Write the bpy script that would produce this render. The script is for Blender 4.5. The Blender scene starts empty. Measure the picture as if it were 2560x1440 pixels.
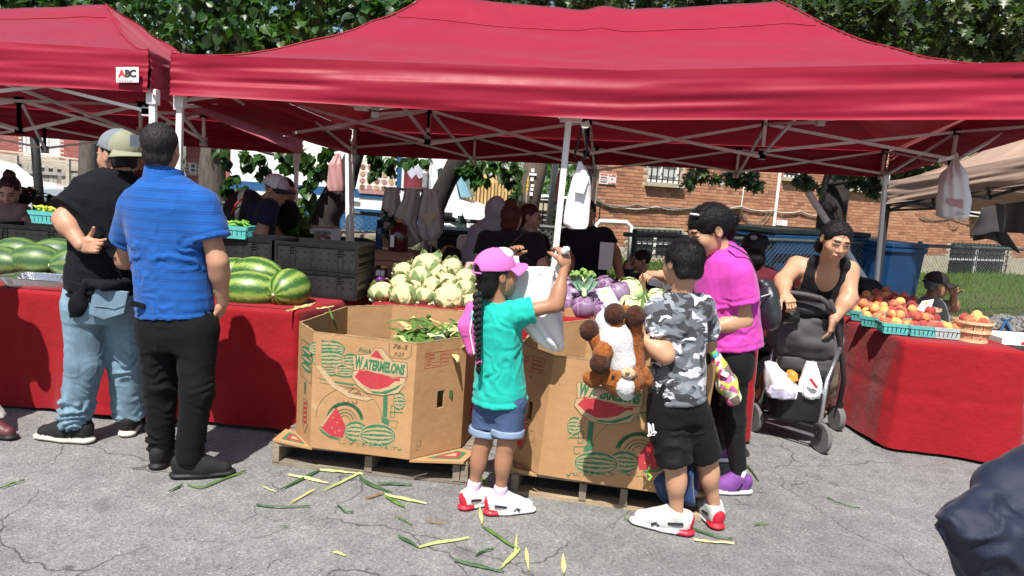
import bpy,bmesh,math,random
import numpy as np
from mathutils import Vector,Matrix,noise as mnoise
random.seed(7);RNG=np.random.default_rng(7)
scene=bpy.context.scene
COL=scene.collection
R_=math.radians
# ------------------------------------------------------------------ camera
CAM_H,FPX=1.58,1850.0
PITCH,ROLL=R_(-7.8),R_(3.9)
_fw=np.array([0,math.cos(PITCH),math.sin(PITCH)])
_r0=np.array([1.0,0,0]);_u0=np.cross(_r0,_fw)
_R=math.cos(ROLL)*_r0+math.sin(ROLL)*_u0
_U=-math.sin(ROLL)*_r0+math.cos(ROLL)*_u0
_C=np.array([0,0,CAM_H])
cam_d=bpy.data.cameras.new('camera');cam=bpy.data.objects.new('camera',cam_d);COL.objects.link(cam)
cam_d.sensor_width=36.0;cam_d.lens=36.0*FPX/2560.0
cam_d.clip_start=0.05;cam_d.clip_end=600
cam.matrix_world=Matrix(((_R[0],_U[0],-_fw[0],0),(_R[1],_U[1],-_fw[1],0),(_R[2],_U[2],-_fw[2],CAM_H),(0,0,0,1)))
scene.camera=cam
# ------------------------------------------------------------------ light
SUN_EL,SUN_AZ=57.0,12.0
world=bpy.data.worlds.new('World');scene.world=world;world.use_nodes=True
wn=world.node_tree.nodes;wl=world.node_tree.links
sky=wn.new('ShaderNodeTexSky');sky.sky_type='NISHITA';sky.sun_disc=False
sky.sun_elevation=R_(SUN_EL);sky.sun_rotation=R_(180+SUN_AZ)
sky.air_density=1.0;sky.dust_density=1.6;sky.ozone_density=1.0
bg=wn['Background'];bg.inputs['Strength'].default_value=0.075
wl.new(sky.outputs[0],bg.inputs['Color'])
sd=bpy.data.lights.new('sun','SUN');sd.energy=4.6;sd.angle=R_(0.55);sd.color=(1.0,0.955,0.89)
sun=bpy.data.objects.new('sun',sd);COL.objects.link(sun)
_ld=Vector((math.sin(R_(SUN_AZ))*math.cos(R_(SUN_EL)),math.cos(R_(SUN_AZ))*math.cos(R_(SUN_EL)),-math.sin(R_(SUN_EL))))
sun.rotation_euler=_ld.to_track_quat('-Z','Y').to_euler();sun.location=(-3,-6,12)
vs=scene.view_settings
scene.display_settings.display_device='sRGB'
vs.view_transform='Standard';vs.look='None';vs.gamma=1.0;vs.exposure=0.72;vs.use_curve_mapping=False
scene.render.engine='CYCLES'
scene.cycles.max_bounces=8;scene.cycles.transparent_max_bounces=12;scene.cycles.use_denoising=True
scene.cycles.sample_clamp_indirect=6.0
# ------------------------------------------------------------------ small maths
def ray(px,py):return _fw+(px-1280)/FPX*_R-(py-720)/FPX*_U
def P(px,py,Y):
 d=ray(px,py);return _C+d*Y/d[1]
def G(px,py,z=0.0):
 d=ray(px,py);return _C+d*(z-CAM_H)/d[2]
def V(*a):return np.array(a,float)
def nrm(v):
 v=np.asarray(v,float);return v/(np.linalg.norm(v)+1e-12)
def lerp(a,b,t):return np.asarray(a,float)*(1-t)+np.asarray(b,float)*t
def rotz(a):
 c,s=math.cos(a),math.sin(a);return np.array([[c,-s,0],[s,c,0],[0,0,1.0]])
def rotm(ax,a):
 return np.array(Matrix.Rotation(a,3,Vector(ax)))
def frame(up,fwd):
 """3x3 with columns right, forward, up"""
 u=nrm(up);f=np.asarray(fwd,float);f=nrm(f-u*(f@u));r=np.cross(f,u)
 return np.stack([r,f,u],1)
def fr_fwd(fwd,up=(0,0,1)):
 """columns right, forward, up keeping forward exact"""
 f=nrm(fwd);u=np.asarray(up,float);u=nrm(u-f*(f@u));r=np.cross(f,u)
 return np.stack([r,f,u],1)
def _hash(i,j,k,seed):
 n=(i*374761393+j*668265263+k*2147483647+seed*974711)&0xffffffff
 n=((n^(n>>13))*1274126177)&0xffffffff
 return((n^(n>>16))&0xffff)/32767.5-1.0
def vnoise(p,seed=0):
 """value noise, p (n,3), -1..1"""
 p=np.asarray(p,float);i=np.floor(p).astype(np.int64);f=p-i;f=f*f*f*(f*(f*6-15)+10)
 r=0
 for a in(0,1):
  for b in(0,1):
   for c in(0,1):
    w=(f[:,0]if a else 1-f[:,0])*(f[:,1]if b else 1-f[:,1])*(f[:,2]if c else 1-f[:,2])
    r=r+w*_hash(i[:,0]+a,i[:,1]+b,i[:,2]+c,seed)
 return r
def fbm(p,seed=0,o=3):
 r=0;a=1.0
 for k in range(o):r=r+a*vnoise(p*2.0**k,seed+k);a*=.5
 return r
# ------------------------------------------------------------------ mesh output
def make_mesh(name,verts,quads=None,tris=None,mats=(),midx=None,smooth=True,polys=None):
 me=bpy.data.meshes.new(name);verts=np.asarray(verts,np.float32)
 if polys is not None:
  me.from_pydata([tuple(map(float,v))for v in verts],[],polys)
 else:
  q=np.asarray(quads if quads is not None else np.zeros((0,4)),np.int32).reshape(-1,4)
  t=np.asarray(tris if tris is not None else np.zeros((0,3)),np.int32).reshape(-1,3)
  me.vertices.add(len(verts));me.vertices.foreach_set('co',verts.ravel())
  nl=q.size+t.size;me.loops.add(nl)
  me.loops.foreach_set('vertex_index',np.concatenate([q.ravel(),t.ravel()]).astype(np.int32))
  npoly=len(q)+len(t);me.polygons.add(npoly)
  st=np.concatenate([np.arange(len(q))*4,q.size+np.arange(len(t))*3]).astype(np.int32)
  me.polygons.foreach_set('loop_start',st)
  me.update(calc_edges=True)
 for m in mats:me.materials.append(m)
 n=len(me.polygons)
 if midx is not None and n:me.polygons.foreach_set('material_index',np.asarray(midx,np.int32))
 if n:me.polygons.foreach_set('use_smooth',np.full(n,bool(smooth)))
 me.validate();me.update()
 return me
def tag(o,label=None,cat=None,group=None,kind=None):
 if label:o['label']=label
 if cat:o['category']=cat
 if group:o['group']=group
 if kind:o['kind']=kind
 return o
def empty(name,loc=(0,0,0),label=None,cat=None,group=None,kind=None,rz=0.0):
 o=bpy.data.objects.new(name,None);COL.objects.link(o);o.empty_display_size=.1
 o.location=tuple(map(float,loc));o.rotation_euler=(0,0,rz)
 return tag(o,label,cat,group,kind)
def put(name,me,parent=None,loc=None,mw=None,kind=None,label=None):
 """link a mesh; vertices given in WORLD space unless loc/mw (local) given; parents are unrotated unless they carry rz"""
 o=bpy.data.objects.new(name,me);COL.objects.link(o)
 if parent is not None:o.parent=parent
 if mw is not None:o.matrix_local=Matrix([list(map(float,r))for r in mw])if not isinstance(mw,Matrix)else mw
 elif loc is not None:o.location=tuple(map(float,loc))
 if kind:o['kind']=kind
 if label:o['label']=label
 return o
def wput(name,me,parent=None,kind=None,label=None):
 """vertices are in world space: shift them into the (unrotated) parent's space, or give a top-level thing an origin at its base"""
 off=V(0,0,0);p=parent
 while p is not None:off=off+np.array(p.location);p=p.parent
 co=np.empty(len(me.vertices)*3,np.float32);me.vertices.foreach_get('co',co);co=co.reshape(-1,3)
 loc=None
 if parent is None and len(co):
  lo,hi=co.min(0),co.max(0);loc=V((lo[0]+hi[0])/2,(lo[1]+hi[1])/2,lo[2]);off=loc
 me.vertices.foreach_set('co',(co-off).astype(np.float32).ravel());me.update()
 return put(name,me,parent,loc,kind=kind,label=label)
class MB:
 """mesh collector of boxes, bars, tubes, grids, polygons"""
 def __init__(s):s.v=[];s.f=[];s.m=[];s.n=0;s.cur=0
 def raw(s,v,f):
  v=np.asarray(v,float).reshape(-1,3);s.v.append(v)
  for q in f:s.f.append(tuple(i+s.n for i in q));s.m.append(s.cur)
  s.n+=len(v);return s
 def box(s,c,half,R=None,jit=0):
  c=np.asarray(c,float);h=np.asarray(half,float)
  k=np.array([[x,y,z]for z in(-1,1)for y in(-1,1)for x in(-1,1)],float)*h
  if jit:k=k+RNG.normal(0,jit,k.shape)
  if R is not None:k=k@np.asarray(R).T
  return s.raw(c+k,[(0,2,3,1),(4,5,7,6),(0,1,5,4),(2,6,7,3),(0,4,6,2),(1,3,7,5)])
 def bar(s,a,b,w,t,up=(0,0,1)):
  a=np.asarray(a,float);b=np.asarray(b,float);d=b-a
  L=np.linalg.norm(d)
  if abs(nrm(d)@nrm(up))>.98:up=(0,1,0)
  return s.box((a+b)/2,(w/2,L/2,t/2),fr_fwd(d,up))
 def tube(s,pts,r,n=8,caps=True,flat=None):
  pts=[np.asarray(p,float)for p in pts];rr=r if hasattr(r,'__len__')else[r]*len(pts)
  d0=nrm(pts[1]-pts[0]);u=np.cross(d0,(0,0,1.))if abs(d0[2])<.95 else np.cross(d0,(0,1.,0));u=nrm(u)
  vs_=[];
  for i,p in enumerate(pts):
   d=nrm(pts[min(i+1,len(pts)-1)]-pts[max(i-1,0)])
   u=nrm(u-d*(u@d));w=np.cross(d,u)
   a=np.arange(n)/n*2*math.pi
   vs_.append(p+rr[i]*(np.cos(a)[:,None]*u+np.sin(a)[:,None]*w*(flat or 1)))
  f=[]
  for i in range(len(pts)-1):
   for j in range(n):k=(j+1)%n;f.append((i*n+j,i*n+k,(i+1)*n+k,(i+1)*n+j))
  if caps:
   f.append(tuple(range(n-1,-1,-1)));f.append(tuple((len(pts)-1)*n+j for j in range(n)))
  return s.raw(np.concatenate(vs_),f)
 def lathe(s,c,prof,n=24,R=None,caps=(True,True)):
  a=np.arange(n)/n*2*math.pi;vs_=[]
  for r,z in prof:vs_.append(np.stack([r*np.cos(a),r*np.sin(a),np.full(n,z)],1))
  v=np.concatenate(vs_)
  if R is not None:v=v@np.asarray(R).T
  f=[]
  for i in range(len(prof)-1):
   for j in range(n):k=(j+1)%n;f.append((i*n+j,i*n+k,(i+1)*n+k,(i+1)*n+j))
  if caps[0]:f.append(tuple(range(n-1,-1,-1)))
  if caps[1]:f.append(tuple((len(prof)-1)*n+j for j in range(n)))
  return s.raw(np.asarray(c)+v,f)
 def grid(s,fn,nu,nv,close=False):
  """fn(u,v) arrays -> (n,3)"""
  u,v=np.meshgrid(np.linspace(0,1,nu+1),np.linspace(0,1,nv+1),indexing='ij')
  p=fn(u.ravel(),v.ravel());f=[]
  for i in range(nu):
   for j in range(nv):
    a=i*(nv+1)+j;f.append((a,a+nv+1,a+nv+2,a+1))
  return s.raw(p,f)
 def poly(s,pts):return s.raw(pts,[tuple(range(len(pts)))])
 def prism(s,pts,d):
  pts=np.asarray(pts,float);n=len(pts);d=np.asarray(d,float)
  f=[tuple(range(n-1,-1,-1)),tuple(range(n,2*n))]+[(i,(i+1)%n,n+(i+1)%n,n+i)for i in range(n)]
  return s.raw(np.concatenate([pts,pts+d]),f)
 def mesh(s,name,mats,smooth=False):
  mats=mats if isinstance(mats,(list,tuple))else[mats]
  return make_mesh(name,np.concatenate(s.v)if s.v else np.zeros((0,3)),polys=s.f,mats=mats,midx=s.m,smooth=smooth)
 def build(s,name,mats,parent=None,smooth=False,bevel=0,kind=None,label=None,auto=None,solid=0):
  o=wput(name,s.mesh(name,mats,smooth),parent,kind,label)
  if solid:
   m=o.modifiers.new('solid','SOLIDIFY');m.thickness=solid;m.offset=0
  if bevel:
   m=o.modifiers.new('bevel','BEVEL');m.width=bevel;m.segments=2;m.limit_method='ANGLE';m.angle_limit=R_(40)
  return o
# ------------------------------------------------------------------ signed distance modelling
class F:
 def __init__(s,h):s.h=h;s.ops=[]
 def _a(s,mode,fn,lo,hi,k,t):s.ops.append((mode,fn,np.asarray(lo,float),np.asarray(hi,float),k,t));return s
 def rc(s,a,b,r1,r2=None,k=.02,t=0,mode='add',n=None,q=1.0):
  """round cone a->b; q<1 flattens it along direction n"""
  a=np.asarray(a,float);b=np.asarray(b,float);r2=r1 if r2 is None else r2
  ba=b-a;L2=max(ba@ba,1e-9);m=max(r1,r2)+k+2*s.h
  nn=None if n is None else nrm(n)
  def fn(x,y,z):
   px,py,pz=x-a[0],y-a[1],z-a[2]
   tt=np.clip((px*ba[0]+py*ba[1]+pz*ba[2])/L2,0,1)
   dx,dy,dz=px-tt*ba[0],py-tt*ba[1],pz-tt*ba[2]
   if nn is not None:
    e=dx*nn[0]+dy*nn[1]+dz*nn[2];g=(1/q-1)*e
    dx,dy,dz=dx+g*nn[0],dy+g*nn[1],dz+g*nn[2]
    return(np.sqrt(dx*dx+dy*dy+dz*dz)-(r1+(r2-r1)*tt))*(q if q<1 else 1)
   return np.sqrt(dx*dx+dy*dy+dz*dz)-(r1+(r2-r1)*tt)
  return s._a(mode,fn,np.minimum(a,b)-m,np.maximum(a,b)+m,k,t)
 def chain(s,pts,rs,k=.02,t=0,mode='add',n=None,q=1.0):
  for i in range(len(pts)-1):s.rc(pts[i],pts[i+1],rs[i],rs[i+1],k,t,mode,n,q)
  return s
 def ell(s,c,r,R=None,k=.02,t=0,mode='add',off=0.0):
  c=np.asarray(c,float);r=np.asarray(r,float);R=np.eye(3)if R is None else np.asarray(R,float)
  ext=np.sqrt(((R*r)**2).sum(1))+k+2*s.h;rm=r.min()
  def fn(x,y,z):
   px,py,pz=x-c[0],y-c[1],z-c[2];q=0;g=0
   for i in range(3):
    u=px*R[0,i]+py*R[1,i]+pz*R[2,i];e=(u/r[i])**2;q=q+e;g=g+e/r[i]**2
   k0=np.sqrt(q);k1=np.sqrt(g)+1e-6
   return np.where(k0<.3,(k0-1)*rm,k0*(k0-1)/k1)
  return s._a(mode,fn,c-ext,c+ext,k,t)
 def box(s,c,half,R=None,rad=.01,k=.01,t=0,mode='add'):
  c=np.asarray(c,float);hh=np.asarray(half,float)-rad;R=np.eye(3)if R is None else np.asarray(R,float)
  ext=(np.abs(R)*(hh+rad)).sum(1)+k+2*s.h
  def fn(x,y,z):
   px,py,pz=x-c[0],y-c[1],z-c[2];o=0;mx=None
   for i in range(3):
    u=np.abs(px*R[0,i]+py*R[1,i]+pz*R[2,i])-hh[i]
    o=o+np.maximum(u,0)**2;mx=u if mx is None else np.maximum(mx,u)
   return np.sqrt(o)+np.minimum(mx,0)-rad
  return s._a(mode,fn,c-ext,c+ext,k,t)
 def loft(s,o,axis,lat,st,k=.02,t=0,mode='add',e=2.0):
  """stations (h, half_width, half_depth, off_lat, off_fwd) along axis; lat = width direction"""
  o=np.asarray(o,float);a=nrm(axis);l=np.asarray(lat,float);l=nrm(l-a*(a@l));w=np.cross(a,l)
  st=np.array([list(x)+[0]*(5-len(x))for x in st],float);H=st[:,0]
  pts=np.concatenate([o+a*q[0]+l*(q[3]+sx*q[1])+w*(q[4]+sy*q[2])for q in st for sx in(-1,1)for sy in(-1,1)]).reshape(-1,3)
  m=k+2*s.h
  def fn(x,y,z):
   px,py,pz=x-o[0],y-o[1],z-o[2]
   hh=px*a[0]+py*a[1]+pz*a[2]
   W=np.interp(hh,H,st[:,1]);D=np.interp(hh,H,st[:,2])
   u=(px*l[0]+py*l[1]+pz*l[2]-np.interp(hh,H,st[:,3]))/W
   v=(px*w[0]+py*w[1]+pz*w[2]-np.interp(hh,H,st[:,4]))/D
   rho=np.sqrt(u*u+v*v)if e==2 else(np.abs(u)**e+np.abs(v)**e)**(1/e)
   d=(rho-1)*np.minimum(W,D)
   return np.maximum(np.maximum(d,H[0]-hh),hh-H[-1])
  return s._a(mode,fn,pts.min(0)-m,pts.max(0)+m,k,t)
 def cut(s,p,n,r=None):
  """remove the side n points to (within r of p)"""
  p=np.asarray(p,float);n=nrm(n)
  fn=lambda x,y,z:(x-p[0])*n[0]+(y-p[1])*n[1]+(z-p[2])*n[2]
  if r is None:return s._a('cut',fn,(-1e3,)*3,(1e3,)*3,0,0)
  def fn2(x,y,z):
   d=fn(x,y,z);dist=np.sqrt((x-p[0])**2+(y-p[1])**2+(z-p[2])**2)-r
   return np.minimum(d,-dist)
  return s._a('cut',fn2,p-r-s.h,p+r+s.h,0,0)
 def mesh(s,smooth=0):
  h=s.h
  lo=np.min([o[2]for o in s.ops if o[0]=='add'],0)-h;hi=np.max([o[3]for o in s.ops if o[0]=='add'],0)+h
  n=np.ceil((hi-lo)/h).astype(int)+1
  ax=[lo[i]+np.arange(n[i])*h for i in range(3)]
  D=np.full(n,0.2,np.float32);T=np.zeros(n,np.int8)
  for mode,fn,l,u,k,t in s.ops:
   i0=np.clip(np.floor((l-lo)/h).astype(int),0,n);i1=np.clip(np.ceil((u-lo)/h).astype(int)+1,0,n)
   if(i1<=i0).any():continue
   sl=tuple(slice(a,b)for a,b in zip(i0,i1))
   d=fn(ax[0][sl[0]][:,None,None],ax[1][sl[1]][None,:,None],ax[2][sl[2]][None,None,:]).astype(np.float32)
   c=D[sl]
   if mode=='add':
    T[sl]=np.where(d<c,t,T[sl])
    if k>0:
     w=np.maximum(k-np.abs(d-c),0)/k;D[sl]=np.minimum(d,c)-w*w*k*.25
    else:D[sl]=np.minimum(d,c)
   elif mode=='sub':
    if t:T[sl]=np.where((-d>c),t,T[sl])
    if k>0:
     w=np.maximum(k-np.abs(-d-c),0)/k;D[sl]=np.maximum(c,-d)+w*w*k*.25
    else:D[sl]=np.maximum(c,-d)
   elif mode=='paint':
    T[sl]=np.where((d<0),t,T[sl])
   elif mode=='cut':D[sl]=np.maximum(c,d)
  S=D<0
  cs=S[:-1,:-1,:-1].astype(np.int8)
  cnt=np.zeros(cs.shape,np.int8)
  for a in(0,1):
   for b in(0,1):
    for c in(0,1):cnt+=S[a:n[0]-1+a,b:n[1]-1+b,c:n[2]-1+c]
  act=(cnt>0)&(cnt<8)
  I=np.argwhere(act)
  if not len(I):return np.zeros((0,3)),np.zeros((0,4),int),np.zeros(0,int)
  corners=[(a,b,c)for a in(0,1)for b in(0,1)for c in(0,1)]
  dv=np.stack([D[I[:,0]+a,I[:,1]+b,I[:,2]+c]for a,b,c in corners],1)
  acc=np.zeros((len(I),3));num=np.zeros(len(I))
  for i in range(8):
   for j in range(i+1,8):
    ca,cb=np.array(corners[i]),np.array(corners[j])
    if np.abs(ca-cb).sum()!=1:continue
    m=(dv[:,i]<0)!=(dv[:,j]<0);t=np.where(m,dv[:,i]/(dv[:,i]-dv[:,j]+1e-12),0)
    acc+=m[:,None]*(ca+t[:,None]*(cb-ca));num+=m
  Vt=lo+(I+acc/num[:,None])*h
  idx=np.full(act.shape,-1,np.int32);idx[act]=np.arange(len(I))
  quads=[]
  for axn in range(3):
   a0=[slice(None)]*3;a1=[slice(None)]*3;a0[axn]=slice(0,-1);a1[axn]=slice(1,None)
   s0,s1=S[tuple(a0)],S[tuple(a1)]
   E=np.argwhere(s0!=s1);o1,o2=[(1,2),(2,0),(0,1)][axn]
   ok=(E[:,o1]>0)&(E[:,o2]>0)&(E[:,o1]<n[o1]-1)&(E[:,o2]<n[o2]-1);E=E[ok]
   if not len(E):continue
   def at(d1,d2):
    e=E.copy();e[:,o1]+=d1;e[:,o2]+=d2;return idx[e[:,0],e[:,1],e[:,2]]
   q=np.stack([at(-1,-1),at(0,-1),at(0,0),at(-1,0)],1)
   fl=~s0[E[:,0],E[:,1],E[:,2]];q[fl]=q[fl][:,::-1]
   quads.append(q)
  Q=np.concatenate(quads)
  Tm=T[I[:,0],I[:,1],I[:,2]].astype(int)
  for _ in range(smooth):Vt=lapl(Vt,Q)
  tag_=np.sort(Tm[Q],1)[:,2]
  return Vt,Q,tag_
def lapl(Vt,Q,lam=.5):
 acc=np.zeros_like(Vt);cn=np.zeros(len(Vt))
 for a,b in((0,1),(1,2),(2,3),(3,0)):
  for i,j in((a,b),(b,a)):
   for c in range(3):acc[:,c]+=np.bincount(Q[:,i],Vt[Q[:,j],c],len(Vt))
   cn+=np.bincount(Q[:,i],minlength=len(Vt))
 return Vt*(1-lam)+lam*acc/np.maximum(cn,1)[:,None]
def vnormals(Vt,Q):
 fn=np.cross(Vt[Q[:,2]]-Vt[Q[:,0]],Vt[Q[:,3]]-Vt[Q[:,1]]);N=np.zeros_like(Vt)
 for i in range(4):
  for c in range(3):N[:,c]+=np.bincount(Q[:,i],fn[:,c],len(Vt))
 return N/(np.linalg.norm(N,axis=1,keepdims=True)+1e-12)
def fmerge(parts):
 vs_,qs,ts=[],[],[];n=0
 for v,q,t in parts:
  vs_.append(v);qs.append(q+n);ts.append(t);n+=len(v)
 return np.concatenate(vs_),np.concatenate(qs),np.concatenate(ts)
def fbuild(name,parts,mats,parent=None,disp=None,kind=None,label=None,smooth=True):
 if isinstance(parts,F):parts=[parts.mesh()]
 v,q,t=fmerge(parts)
 if disp is not None:
  N=vnormals(v,q);v=v+N*disp(v,N)[:,None]
 mats=mats if isinstance(mats,(list,tuple))else[mats]
 return wput(name,make_mesh(name,v,quads=q,mats=mats,midx=np.clip(t,0,len(mats)-1),smooth=smooth),parent,kind,label)
def fast_smax(a,b):return np.maximum(a,b)
# ------------------------------------------------------------------ materials
MATS={}
def mat(name,col=(.5,.5,.5),rough=.6,var=.12,vs=14,bump=0.0,bs=120,spec=.4,sheen=0.0,metal=0.0,trans=0.0,tcol=None,alpha=1.0,fn=None,coat=0.0,sss=0.0,vstr=(1,1,1),bstr=(1,1,1),dirt=0.0,coord='Object',shr=.45,stint=(1,1,1)):
 if name in MATS:return MATS[name]
 m=bpy.data.materials.new(name);m.use_nodes=True;nt=m.node_tree;N=nt.nodes;L=nt.links
 b=N['Principled BSDF'];out=N['Material Output']
 b.inputs['Roughness'].default_value=rough;b.inputs['Metallic'].default_value=metal
 b.inputs['Specular IOR Level'].default_value=spec;b.inputs['Base Color'].default_value=(*col,1)
 if sheen:b.inputs['Sheen Weight'].default_value=sheen;b.inputs['Sheen Roughness'].default_value=shr;b.inputs['Sheen Tint'].default_value=(*stint,1)
 if coat:b.inputs['Coat Weight'].default_value=coat;b.inputs['Coat Roughness'].default_value=.08
 if sss:b.inputs['Subsurface Weight'].default_value=sss;b.inputs['Subsurface Radius'].default_value=(.02,.008,.004);b.inputs['Subsurface Scale'].default_value=.35
 if alpha<1:b.inputs['Alpha'].default_value=alpha
 tc=N.new('ShaderNodeTexCoord')
 def mapping(scale):
  mp=N.new('ShaderNodeMapping');mp.inputs['Scale'].default_value=scale;L.new(tc.outputs[coord],mp.inputs[0]);return mp.outputs[0]
 def nz(scale,detail=4,rough_=.55,st=(1,1,1)):
  n=N.new('ShaderNodeTexNoise');n.inputs['Scale'].default_value=scale;n.inputs['Detail'].default_value=detail;n.inputs['Roughness'].default_value=rough_
  L.new(mapping(st),n.inputs['Vector']);return n.outputs['Fac']
 csock=None
 if var:
  r=N.new('ShaderNodeMapRange');r.inputs['From Min'].default_value=.3;r.inputs['From Max'].default_value=.7
  r.inputs['To Min'].default_value=1-var;r.inputs['To Max'].default_value=1+var;L.new(nz(vs,5,.6,vstr),r.inputs[0])
  mx=N.new('ShaderNodeVectorMath');mx.operation='SCALE';mx.inputs[0].default_value=col;L.new(r.outputs[0],mx.inputs['Scale']);csock=mx.outputs[0]
  L.new(csock,b.inputs['Base Color'])
  mr=N.new('ShaderNodeMapRange');mr.inputs['To Min'].default_value=max(.02,rough-.12);mr.inputs['To Max'].default_value=min(1,rough+.12)
  L.new(nz(vs*2.3),mr.inputs[0]);L.new(mr.outputs[0],b.inputs['Roughness'])
 if bump:
  bp=N.new('ShaderNodeBump');bp.inputs['Strength'].default_value=bump;bp.inputs['Distance'].default_value=.01
  L.new(nz(bs,6,.6,bstr),bp.inputs['Height']);L.new(bp.outputs[0],b.inputs['Normal'])
 if trans:
  tr=N.new('ShaderNodeBsdfTranslucent');tr.inputs['Color'].default_value=(*(tcol or col),1)
  mx2=N.new('ShaderNodeMixShader');mx2.inputs[0].default_value=trans
  L.new(b.outputs[0],mx2.inputs[1]);L.new(tr.outputs[0],mx2.inputs[2]);L.new(mx2.outputs[0],out.inputs[0])
 if fn:fn(nt,N,L,b,tc,csock,nz,mapping)
 MATS[name]=m
 return m
def ramp(N,L,fac,stops,interp='LINEAR'):
 r=N.new('ShaderNodeValToRGB');r.color_ramp.interpolation=interp;e=r.color_ramp.elements
 while len(e)>1:e.remove(e[-1])
 e[0].position=stops[0][0];e[0].color=(*stops[0][1],1)
 for p,c in stops[1:]:x=e.new(p);x.color=(*c,1)
 L.new(fac,r.inputs[0]);return r.outputs[0]
def mixc(N,L,fac,a,b):
 m=N.new('ShaderNodeMix');m.data_type='RGBA';m.clamp_factor=True
 if isinstance(fac,(int,float)):m.inputs[0].default_value=fac
 else:L.new(fac,m.inputs[0])
 for s,i in((a,6),(b,7)):
  if isinstance(s,tuple):m.inputs[i].default_value=(*s,1)
  else:L.new(s,m.inputs[i])
 return m.outputs[2]
def math_(N,L,op,a,b=None,clamp=False):
 m=N.new('ShaderNodeMath');m.operation=op;m.use_clamp=clamp
 for s,i in((a,0),(b,1)):
  if s is None:continue
  if isinstance(s,(int,float)):m.inputs[i].default_value=s
  else:L.new(s,m.inputs[i])
 return m.outputs[0]
_OI={}
def dup(o,loc=None,rot=None,scale=None,parent=None,name=None):
 """copy a thing with its parts and sub-parts (mesh data shared)"""
 c=o.copy();COL.objects.link(c)
 if name:c.name=name
 if parent is not None:c.parent=parent
 if loc is not None:c.location=tuple(map(float,loc))
 if rot is not None:c.rotation_euler=rot
 if scale is not None:c.scale=scale
 for ch in list(o.children):dup(ch,parent=c)
 return c
def mesh_arrays(me):
 co=np.empty(len(me.vertices)*3,np.float32);me.vertices.foreach_get('co',co)
 return co.reshape(-1,3),[tuple(p.vertices)for p in me.polygons]
def text_mesh(name,body,size,m,align='CENTER',off=0.0,shear=0.0,xscale=1.0,ext=0.0):
 """flat lettering as a mesh in the XY plane"""
 c=bpy.data.curves.new(name,'FONT');c.body=body;c.size=size;c.align_x=align;c.align_y='CENTER';c.offset=off;c.shear=shear;c.extrude=ext
 c.resolution_u=3
 o=bpy.data.objects.new('tmp',c);COL.objects.link(o)
 dg=bpy.context.evaluated_depsgraph_get();dg.update()
 me=bpy.data.meshes.new_from_object(o.evaluated_get(dg));bpy.data.objects.remove(o);bpy.data.curves.remove(c)
 me.name=name;me.materials.clear();me.materials.append(m)
 if xscale!=1.0:
  for v in me.vertices:v.co.x*=xscale
 return me
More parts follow.
